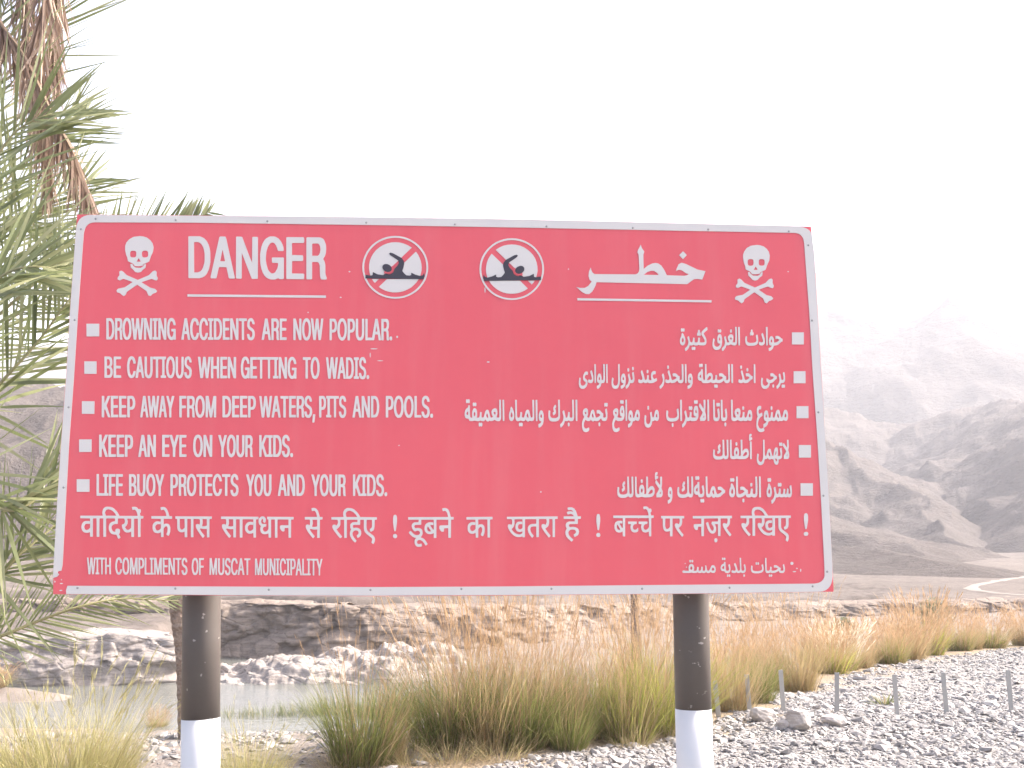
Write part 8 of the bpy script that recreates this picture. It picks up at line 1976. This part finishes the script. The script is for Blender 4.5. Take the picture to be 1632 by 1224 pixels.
GA = 'tall grass tufts along the edge of the gravel'
GB = 'grass tufts on the near bank'
GC = 'reeds at the edge of the pool'
near = [
    ('grass_tuft', 'pale', 95, 1282, 0.98, 'large pale yellow green tuft in the bottom left corner', GB, 1.25),
    ('grass_tuft', 'pale', 12, 1262, 0.72, 'straw coloured tuft cut by the left edge of the picture, bottom corner', GB, 1.0),
    ('grass_tuft', 'pale', 165, 1262, 0.80, 'thin loose tuft between the big corner tuft and the left post', GB, 0.8),
    ('grass_tuft', 'pale', 395, 1262, 0.62, 'light green tuft just right of the left sign post', GB, 1.0),
    ('grass_tuft', 'tall', 575, 1214, 1.25, 'olive tuft with few stalks, first of the big tufts right of the left post', GA, 1.0),
    ('grass_tuft', 'tawny', 628, 1212, 0.80, 'tawny tuft with thin orange stalks between the olive tuft and the greenest one', GA, 0.55),
    ('grass_tuft', 'tall', 712, 1190, 1.38, 'greenest large tuft, left of the tall orange stalks under the middle of the sign', GA, 1.15),
    ('grass_tuft', 'tawny', 770, 1192, 1.66, 'tuft with the tallest bright orange stalks below the middle of the sign', GA, 0.95),
    ('grass_tuft', 'tall', 830, 1192, 1.28, 'yellowish tuft leaning right of the tallest orange stalks', GA, 0.9),
    ('grass_tuft', 'tawny', 872, 1180, 1.52, 'brown tuft with an upright sheaf of stalks midway between the two sign posts', GA, 0.9),
    ('grass_tuft', 'tall', 905, 1192, 0.86, 'low grey green tuft on the gravel edge midway to the right post', GA, 0.95),
    ('grass_tuft', 'tall', 950, 1170, 1.28, 'green tipped tuft behind the low grey green one', GA, 0.95),
    ('grass_tuft', 'tawny', 1000, 1178, 1.25, 'tan tuft with pale bent stems left of the bright green tuft', GA, 0.95),
    ('grass_tuft', 'tall', 1055, 1165, 1.45, 'bright yellow green tuft touching the left side of the right post', GA, 1.05),
    ('grass_tuft', 'tawny', 1040, 1150, 1.58, 'orange stalked tuft behind the bright green one beside the right post', GA, 0.9),
    ('grass_tuft', 'tawny', 1160, 1133, 1.22, 'broad yellow tuft just right of the right sign post', GA, 1.15),
    ('grass_tuft', 'tall', 1208, 1118, 1.05, 'yellow green tuft behind the second stake of the row', GA, 0.85),
    ('grass_tuft', 'tawny', 1268, 1100, 1.32, 'tall orange tuft standing behind the third stake', GA, 1.1),
    ('grass_tuft', 'tawny', 1228, 1096, 1.15, 'hazy tan tuft filling the gap between the yellow and the tall orange tufts', GA, 0.9),
    ('straw_tuft', 'straw', 720, 1212, 0.34, 'flattened dry straw at the foot of the greenest tuft', GA, 1.2),
    ('straw_tuft', 'straw', 800, 1206, 0.36, 'flattened dry straw at the foot of the yellowish leaning tuft', GA, 1.2),
    ('straw_tuft', 'straw', 655, 1214, 0.32, 'flattened dry straw in front of the tawny tuft left of the greenest one', GA, 1.1),
    ('straw_tuft', 'straw', 1010, 1186, 0.32, 'flattened dry straw at the foot of the tan tuft by the gravel', GA, 1.2),
    ('straw_tuft', 'straw', 1090, 1172, 0.30, 'flattened dry straw at the foot of the right sign post', GA, 1.1),
    ('straw_tuft', 'straw', 1185, 1133, 0.26, 'flattened dry straw at the foot of the broad yellow tuft', GA, 1.1),
    ('straw_tuft', 'straw', 540, 1218, 0.30, 'flattened dry straw in front of the olive tuft', GA, 1.0),
]
for nm, kd, x, y, h, lb, gr, wd in near:
    clump(nm, kd, x, y, h, lb, gr, wide=wd)
farrow = [
    (1322, 1074, 0.95, 'far', 'green based tuft right of the tall orange one, first of the shorter tufts'),
    (1345, 1068, 0.84, 'white', 'tuft with shining white plumes behind the fourth stake'),
    (1368, 1064, 0.86, 'far', 'small tan tuft just right of the white plumed one'),
    (1418, 1057, 0.98, 'far', 'sandy tuft standing right above the fifth stake'),
    (1446, 1052, 1.06, 'far', 'sandy tuft at the bend of the gravel edge, between the fifth and sixth stakes'),
    (1474, 1043, 1.42, 'far', 'tallest of the far tufts, orange topped, below the distant green bush'),
    (1530, 1037, 1.04, 'far', 'dark based tuft right of the sixth stake'),
    (1552, 1035, 1.12, 'tawny', 'brownish narrow tuft between the sixth and seventh stakes'),
    (1580, 1033, 1.06, 'far', 'light tan tuft just left of the seventh stake'),
    (1634, 1029, 1.16, 'far', 'tan tuft at the right edge of the picture'),
]
for x, y, h, kd, lb in farrow:
    clump('grass_tuft', kd, x, y, h * 1.0, lb, GA, wide=1.0)
back = [(745, 1150), (860, 1135), (980, 1122), (1150, 1092), (1195, 1085), (1300, 1064), (1435, 1041)]
for x, y in back:
    clump('grass_tuft', 'far' if x > 1100 else 'tawny', x, y, 0.85 if x < 1100 else 0.8, 'hazy tan tuft in the back row, half hidden behind the tufts on the gravel edge', 'back row of grass tufts behind the gravel edge', wide=1.1, base=gravel_hit(x, y))
for x, y, h, kd, lb in [
    (372, 1158, 0.72, 'reed', 'low green reed patch right beside the left post'),
    (425, 1156, 0.8, 'reed', 'green reed patch second from the left post'),
    (478, 1154, 0.85, 'reed', 'green reed patch in front of the rock outcrop'),
    (525, 1150, 1.05, 'reed', 'tallest green reed patch by the pool, nearest the olive tuft'),
    (640, 1146, 1.0, 'reed', 'fresh green reed patch seen between the olive and the greenest tufts'),
    (600, 1150, 0.8, 'reed', 'short reed patch half hidden behind the olive tuft')]:
    clump('reed_patch', kd, x, y, h, lb, GC, 'reeds', wide=1.2)
clump('grass_tuft', 'far', 250, 1162, 0.72, 'small tan tuft on the shore left of the left post', 'grass tufts by the water', wide=1.1)
clump('grass_tuft', 'far', 40, 1098, 0.78, 'tan tuft on the sand spit at the left edge of the pool', 'grass tufts by the water', wide=2.0, base=(-16.2, 35.2))
clump('shrub', 'herb', 40, 1085, 0.95, 'dark olive bush behind the tan tuft on the sand spit', None, 'shrub', wide=1.6, base=(-16.6, 35.9))
clump('small_plant', 'herb', 1412, 1126, 0.27, 'small green weed on the gravel left of the fifth stake', None, 'plant', wide=1.3)

# ------------------------------------------------------------ palms
M_PALM = m_leaf('palm leaflets', [(0.0, (0.11, 0.135, 0.055)), (0.5, (0.205, 0.232, 0.108)), (1.0, (0.40, 0.405, 0.235))], trans=0.4, rough=0.38, spec=0.5)
M_RACHIS = m_plain('palm midrib', (0.26, 0.25, 0.13), 0.5, 0.4)
M_DEAD = m_leaf('dead palm leaflets', [(0.0, (0.19, 0.125, 0.095)), (0.5, (0.34, 0.245, 0.19)), (1.0, (0.54, 0.43, 0.34))], trans=0.3, rough=0.6)
M_DRIB = m_plain('dead palm midrib', (0.30, 0.215, 0.15), 0.7, 0.2)
k = NT('palm trunk bark')
tb = k.voro(9, 'F1', 'Distance', (1, 1, 1.4))
tc = k.ramp(k.noise(6, 6, 0.7), [(0.3, (0.13, 0.09, 0.065)), (0.7, (0.30, 0.235, 0.185))])
k.bump(k.math('ADD', tb, k.noise(14, 4)), 0.04)
M_TRUNK = k.done(tc, 0.9, 0.15)


def catmull(pts, n):
    pts = [Vector(p) for p in pts]
    q = [pts[0] * 2 - pts[1]] + pts + [pts[-1] * 2 - pts[-2]]
    out = []
    m = len(pts) - 1
    for i in range(n + 1):
        u = i / n * m
        j = min(int(u), m - 1)
        t = u - j
        a, b, c, d = q[j:j + 4]
        out.append(0.5 * ((2 * b) + (c - a) * t + (2 * a - 5 * b + 4 * c - d) * t * t + (3 * b - a - 3 * c + d) * t ** 3))
    return out


def frond(parent, pts, nrm, n=58, L=0.5, W=0.020, dead=False, start=0.14, a0=62, a1=22, droop=0.12, seed=1, v=0.25, sides=(1, -1), rib=0.014, jit=0.10):
    """a feather leaf: midrib along pts and n pairs of leaflets, a one-mesh part"""
    r = random.Random(seed)
    path = catmull(pts, 48)
    inv = parent.matrix_world.inverted()
    nrm = Vector(nrm).normalized()
    V, Fc, T, MI = [], [], [], []
    tv, tf = tube(path, [rib * (1 - 0.8 * i / 48) for i in range(49)], 6)
    V += tv
    Fc += tf
    T += [r.random()] * len(tv)
    MI += [1] * len(tf)
    for i in range(n):
        for sd in sides:
            t = start + (1 - start) * (i + r.uniform(-0.3, 0.3)) / n
            t = min(max(t, 0.02), 0.995)
            u = t * 48
            j = min(int(u), 47)
            p = path[j].lerp(path[j + 1], u - j)
            tg = (path[j + 1] - path[j]).normalized()
            side = nrm.cross(tg).normalized() * sd
            up = tg.cross(side).normalized() * sd
            a = rad(a0 + (a1 - a0) * t + r.gauss(0, 3.2 if not dead else 12))
            q = (t - start) / (1 - start)
            ln = L * (0.55 + 0.75 * math.sin(math.pi * min(1, q * 0.8 + 0.16))) * (1 - 0.45 * q ** 3) * r.uniform(0.85, 1.1)
            d = tg * math.cos(a) + side * math.sin(a) + up * (v * r.uniform(0.3, 1.6) * r.choice((1, 1, -0.6))) + Vector((r.gauss(0, jit), r.gauss(0, jit), r.gauss(0, jit)))
            if dead:
                d = d * 0.45 + Vector((0, 0, -1.0)) + Vector((r.gauss(0, 0.18), r.gauss(0, 0.18), 0))
            d.normalize()
            wv = d.cross(up + Vector((r.gauss(0, 0.5), r.gauss(0, 0.5), r.gauss(0, 0.5)))).normalized()
            tone = r.random()
            b0 = len(V)
            pos = p.copy()
            dd = d.copy()
            prof = (0.55, 1.0, 0.85, 0.5, 0.06)
            for s, wf in enumerate(prof):
                wid = W * wf * r.uniform(0.9, 1.1)
                V.append(pos - wv * wid / 2)
                V.append(pos + wv * wid / 2)
                T += [min(1, tone * 0.8 + 0.05 * s)] * 2
                dd = (dd + Vector((0, 0, -droop * r.uniform(0.4, 1.4)))).normalized()
                pos = pos + dd * (ln / 4)
            for s in range(4):
                Fc.append((b0 + 2 * s, b0 + 2 * s + 1, b0 + 2 * s + 3, b0 + 2 * s + 2))
                MI.append(0)
    V = [inv @ x for x in V]
    o = mesh_np('dead_frond' if dead else 'frond', np.array([x[:] for x in V]), np.array(Fc), [M_DEAD, M_DRIB] if dead else [M_PALM, M_RACHIS], {'tone': np.array(T)}, parent=parent, fmat=MI)
    return o


def palm(loc, label, trunk_pts, radii):
    root = empty('date_palm', loc)
    bpy.context.view_layer.update()
    tag(root, label, 'palm tree', 'date palms around the sign')
    inv = Matrix.Translation(-Vector(loc))
    path = catmull(trunk_pts, 60)
    rr = [np.interp(i / 60, np.linspace(0, 1, len(radii)), radii) for i in range(61)]
    rr = [a * (1 + 0.07 * (i % 2) + 0.03 * rnd.random()) for i, a in enumerate(rr)]
    V, Fc = tube(path, rr, 18)
    pyd('trunk', [inv @ v for v in V], Fc, M_TRUNK, root, False)
    return root


TOCAM = (0.05, -1.0, 0.18)
# the near palm whose crown is left of the picture: green feathers reach in behind the sign
cz = float(height(-4.3, 5.6))
pa = palm((-4.3, 5.6, cz), 'green date palm left of the sign whose feathers reach behind the board', [(-4.3, 5.6, cz - 0.1), (-4.25, 5.6, cz + 0.6), (-4.2, 5.65, 1.55)], [0.24, 0.22, 0.2])
CR = Vector((-4.2, 5.65, 1.6))
FR = [
    # rachis way-points as (px, py, distance)
    ([(-60, 690, 5.6), (0, 612, 5.5), (60, 545, 5.5), (115, 472, 5.5), (165, 420, 5.6)], 0.50, 0.024, 0.10),
    ([(-90, 600, 5.9), (-30, 470, 6.0), (10, 400, 6.0), (60, 338, 6.0), (110, 300, 6.1), (150, 285, 6.2)], 0.40, 0.020, 0.12),
    ([(-120, 560, 5.5), (-60, 380, 5.5), (-20, 280, 5.5), (20, 215, 5.5), (70, 185, 5.5), (130, 172, 5.6)], 0.46, 0.021, 0.14),
    ([(-120, 540, 6.2), (-60, 260, 6.3), (10, 120, 6.3), (70, 60, 6.4), (105, -10, 6.4), (120, -80, 6.4)], 0.42, 0.018, 0.05),
    ([(-80, 480, 6.5), (-10, 320, 6.5), (55, 240, 6.5), (105, 205, 6.5), (140, 175, 6.6)], 0.36, 0.018, 0.04),
    ([(-90, 740, 5.3), (-20, 800, 5.2), (30, 812, 5.2), (85, 770, 5.3), (120, 735, 5.4)], 0.38, 0.021, 0.12),
    ([(-100, 850, 5.4), (-20, 925, 5.3), (30, 885, 5.3), (90, 835, 5.4), (130, 800, 5.5)], 0.34, 0.019, 0.10),
    ([(-200, 960, 5.5), (-60, 1030, 5.5), (0, 1014, 5.5), (60, 990, 5.55), (130, 966, 5.6), (200, 954, 5.7), (285, 958, 5.8)], 0.22, 0.014, 0.02),
    ([(-120, 640, 5.2), (-60, 500, 5.1), (0, 442, 5.1), (50, 425, 5.1), (110, 432, 5.2)], 0.38, 0.022, 0.16),
    ([(-120, 660, 6.6), (-40, 560, 6.6), (30, 500, 6.6), (100, 470, 6.7), (170, 460, 6.8)], 0.46, 0.02, 0.10),
    ([(-140, 640, 5.9), (-70, 330, 5.9), (-30, 130, 5.9), (5, 20, 5.9), (40, -60, 5.9)], 0.46, 0.02, 0.10),
    ([(-130, 660, 7.1), (-60, 430, 7.2), (0, 350, 7.2), (60, 360, 7.2), (120, 400, 7.2)], 0.46, 0.022, 0.10),
]
for i, (way, L, W, dr) in enumerate(FR):
    pts = [CR] + [P(*w) for w in way]
    frond(pa, pts, (0.1 * math.sin(i * 2.1), -1.0, 0.25 + 0.15 * math.cos(i * 1.7)), n=36, L=L * 1.3, W=W * 0.85, jit=0.022, v=0.16, droop=dr * 0.22, seed=20 + i, start=0.22)
frond(pa, [CR] + [P(*w) for w in [(-120, 610, 6.3), (0, 500, 6.3), (90, 425, 6.3), (170, 388, 6.3), (240, 366, 6.3), (295, 352, 6.35), (335, 338, 6.4)]], (0.1, -1.0, 0.15), n=64, L=0.26, W=0.015, a0=88, a1=38, droop=0.0, jit=0.05, v=0.15, seed=41, start=0.3)
for i in range(8):                        # the rest of the crown, out of the picture
    a = rad(110 + i * 24)
    d = Vector((math.cos(a), math.sin(a) * 0.7, 0))
    frond(pa, [CR, CR + d * 0.7 + Vector((0, 0, 0.9)), CR + d * 1.7 + Vector((0, 0, 1.3)), CR + d * 2.7 + Vector((0, 0, 0.8))], d.cross(Vector((0, 0, 1))).cross(d) + Vector((0, 0, 0.4)), n=40, L=0.45, W=0.02, seed=60 + i)

# the taller palm with withered feathers hanging down
tz = float(height(-3.6, 6.9))
pt = palm((-3.6, 6.9, tz), 'tall date palm with withered brown feathers hanging in the top left corner', [(-3.6, 6.9, tz - 0.1), (-3.7, 6.9, 2.0), (-3.75, 6.85, 4.0), (-3.55, 6.8, 5.5)], [0.25, 0.2, 0.19, 0.2])
CT = Vector((-3.5, 6.75, 5.5))
DEADF = [
    ([(20, -260, 6.0), (66, -120, 5.85), (72, -20, 5.8), (66, 80, 5.8), (72, 180, 5.8), (78, 260, 5.85), (74, 318, 5.85)], 0.30, 0.011),
    ([(10, -250, 6.0), (36, -100, 5.9), (42, 0, 5.9), (50, 90, 5.85), (62, 170, 5.85), (70, 240, 5.85)], 0.26, 0.010),
    ([(-60, -200, 6.0), (-30, -40, 5.8), (0, 34, 5.75), (40, 92, 5.75), (85, 185, 5.75), (122, 255, 5.75), (150, 330, 5.8), (165, 350, 5.85)], 0.27, 0.011),
    ([(40, -260, 6.1), (84, -120, 6.0), (92, -20, 6.0), (88, 70, 6.0), (92, 150, 6.0)], 0.28, 0.010),
]
for i, (way, L, W) in enumerate(DEADF):
    frond(pt, [CT] + [P(*w) for w in way], TOCAM, n=120, L=L * 1.1, W=W * 1.1, dead=True, droop=0.05, seed=90 + i, start=0.3, a0=40, a1=20, rib=0.016)
for i in range(10):
    a = rad(20 + i * 36)
    d = Vector((math.cos(a), math.sin(a), 0))
    frond(pt, [CT, CT + d * 0.6 + Vector((0, 0, 1.2)), CT + d * 1.5 + Vector((0, 0, 1.9)), CT + d * 2.6 + Vector((0, 0, 1.6))], Vector((0, 0, 1)), n=40, L=0.45, W=0.02, seed=120 + i)

# the palm on the pool's shore: its trunk shows left of the left post, its crown is behind the board
b0 = P(303, 1165, 22.0)
b0.z = float(height(b0.x, b0.y))
pb = palm(b0, 'slender leaning date palm trunk by the water, seen beside the left sign post', [b0 - Vector((0, 0, 0.2)), P(297, 1050, 22.0), P(286, 950, 22.0), P(282, 800, 22.0), P(300, 640, 22.0)], [0.2, 0.19, 0.2, 0.2, 0.2])
CB = P(300, 632, 22.0)
for i in range(14):
    a = rad(i * 25.7)
    d = Vector((math.cos(a), math.sin(a), 0))
    k1 = rnd.uniform(0.2, 1.0)
    frond(pb, [CB, CB + d * 0.5 + Vector((0, 0, k1)), CB + d * 1.2 + Vector((0, 0, k1 * 1.1)), CB + d * 1.75 + Vector((0, 0, k1 * 0.4))], d.cross(Vector((0, 0, 1))).cross(d), n=34, L=0.4, W=0.03, seed=150 + i)
# the far palm behind the middle of the board
c0 = P(1013, 1000, 40.0)
c0.z = float(height(c0.x, c0.y))
pc = palm(c0, 'far dark palm trunk showing under the board near the right post', [c0 - Vector((0, 0, 0.2)), P(1013, 985, 40.0), P(1012, 900, 40.0), P(1010, 800, 40.0)], [0.19, 0.17, 0.16, 0.16])
CC = P(1010, 795, 40.0)
for i in range(10):
    a = rad(i * 36)
    d = Vector((math.cos(a), math.sin(a), 0))
    frond(pc, [CC, CC + d * 0.5 + Vector((0, 0, 0.7)), CC + d * 1.2 + Vector((0, 0, 0.9)), CC + d * 1.9 + Vector((0, 0, 0.4))], Vector((0, 0, 1)), n=26, L=0.4, W=0.04, seed=190 + i)


# feathery bush in front of the far bank
def bush(px, py, Y, w, h, label):
    base = P(px, py, Y)
    base.z = float(height(base.x, base.y))
    root = empty('desert_bush', base)
    tag(root, label, 'bush')
    bpy.context.view_layer.update()
    rs = np.random.default_rng(77)
    n = 1500
    cl = rs.normal(0, 1, (26, 3))
    cl /= np.linalg.norm(cl, axis=1)[:, None]
    cl = cl * (0.35 + 0.6 * rs.random((26, 1))) * np.array([w / 2, w / 2, h * 0.42]) + np.array([0, 0, h * 0.58])
    c = cl[rs.integers(0, 26, n)] + rs.normal(0, 0.16, (n, 3)) * np.array([w / 2, w / 2, h / 2])
    d = rs.normal(0, 1, (n, 3))
    d /= np.linalg.norm(d, axis=1)[:, None]
    e = np.cross(d, rs.normal(0, 1, (n, 3)))
    e /= np.linalg.norm(e, axis=1)[:, None]
    V = np.stack([c - d * 0.11, c - e * 0.02, c + d * 0.11, c + e * 0.02], 1).reshape(-1, 3)
    mesh_np('foliage', V, np.arange(n * 4).reshape(-1, 4), [M_REED], {'tone': np.repeat(rs.random(n), 4)}, parent=root)
    VV, FF = [], []
    for q in cl[:9]:
        v, f = tube([Vector((0, 0, -0.1)), Vector(q * np.array([0.4, 0.4, 0.5])), Vector(q)], [0.05, 0.03, 0.012], 6)
        FF += [tuple(a + len(VV) for a in x) for x in f]
        VV += v
    pyd('branches', VV, FF, M_TRUNK, root, True)


bush(1490, 992, 58, 1.9, 1.5, 'feathery pale green bush in front of the dark far bank on the right')
bush(1345, 1010, 52, 1.2, 0.9, 'small grey green bush in the shade of the far bank, above the white plumed tuft')

# ------------------------------------------------------------ haze
bm = bmesh.new()
bmesh.ops.create_cube(bm, size=1.0)
for v in bm.verts:
    v.co = Vector((v.co.x * 9600, v.co.y * 4600 + 2000, (v.co.z + 0.5) * 460 - 80))
haze = from_bm('haze', bm, [], None)
tag(haze, 'pale dusty haze filling the valley', 'haze', kind='stuff')
hm = bpy.data.materials.new('haze')
hm.use_nodes = True
ht = hm.node_tree
ht.nodes.remove(ht.nodes['Principled BSDF'])
pv = ht.nodes.new('ShaderNodeVolumePrincipled')
pv.inputs['Density'].default_value = 0.00057
pv.inputs['Color'].default_value = (0.90, 0.91, 0.96, 1)
ht.links.new(pv.outputs[0], ht.nodes['Material Output'].inputs['Volume'])
haze.data.materials.append(hm)
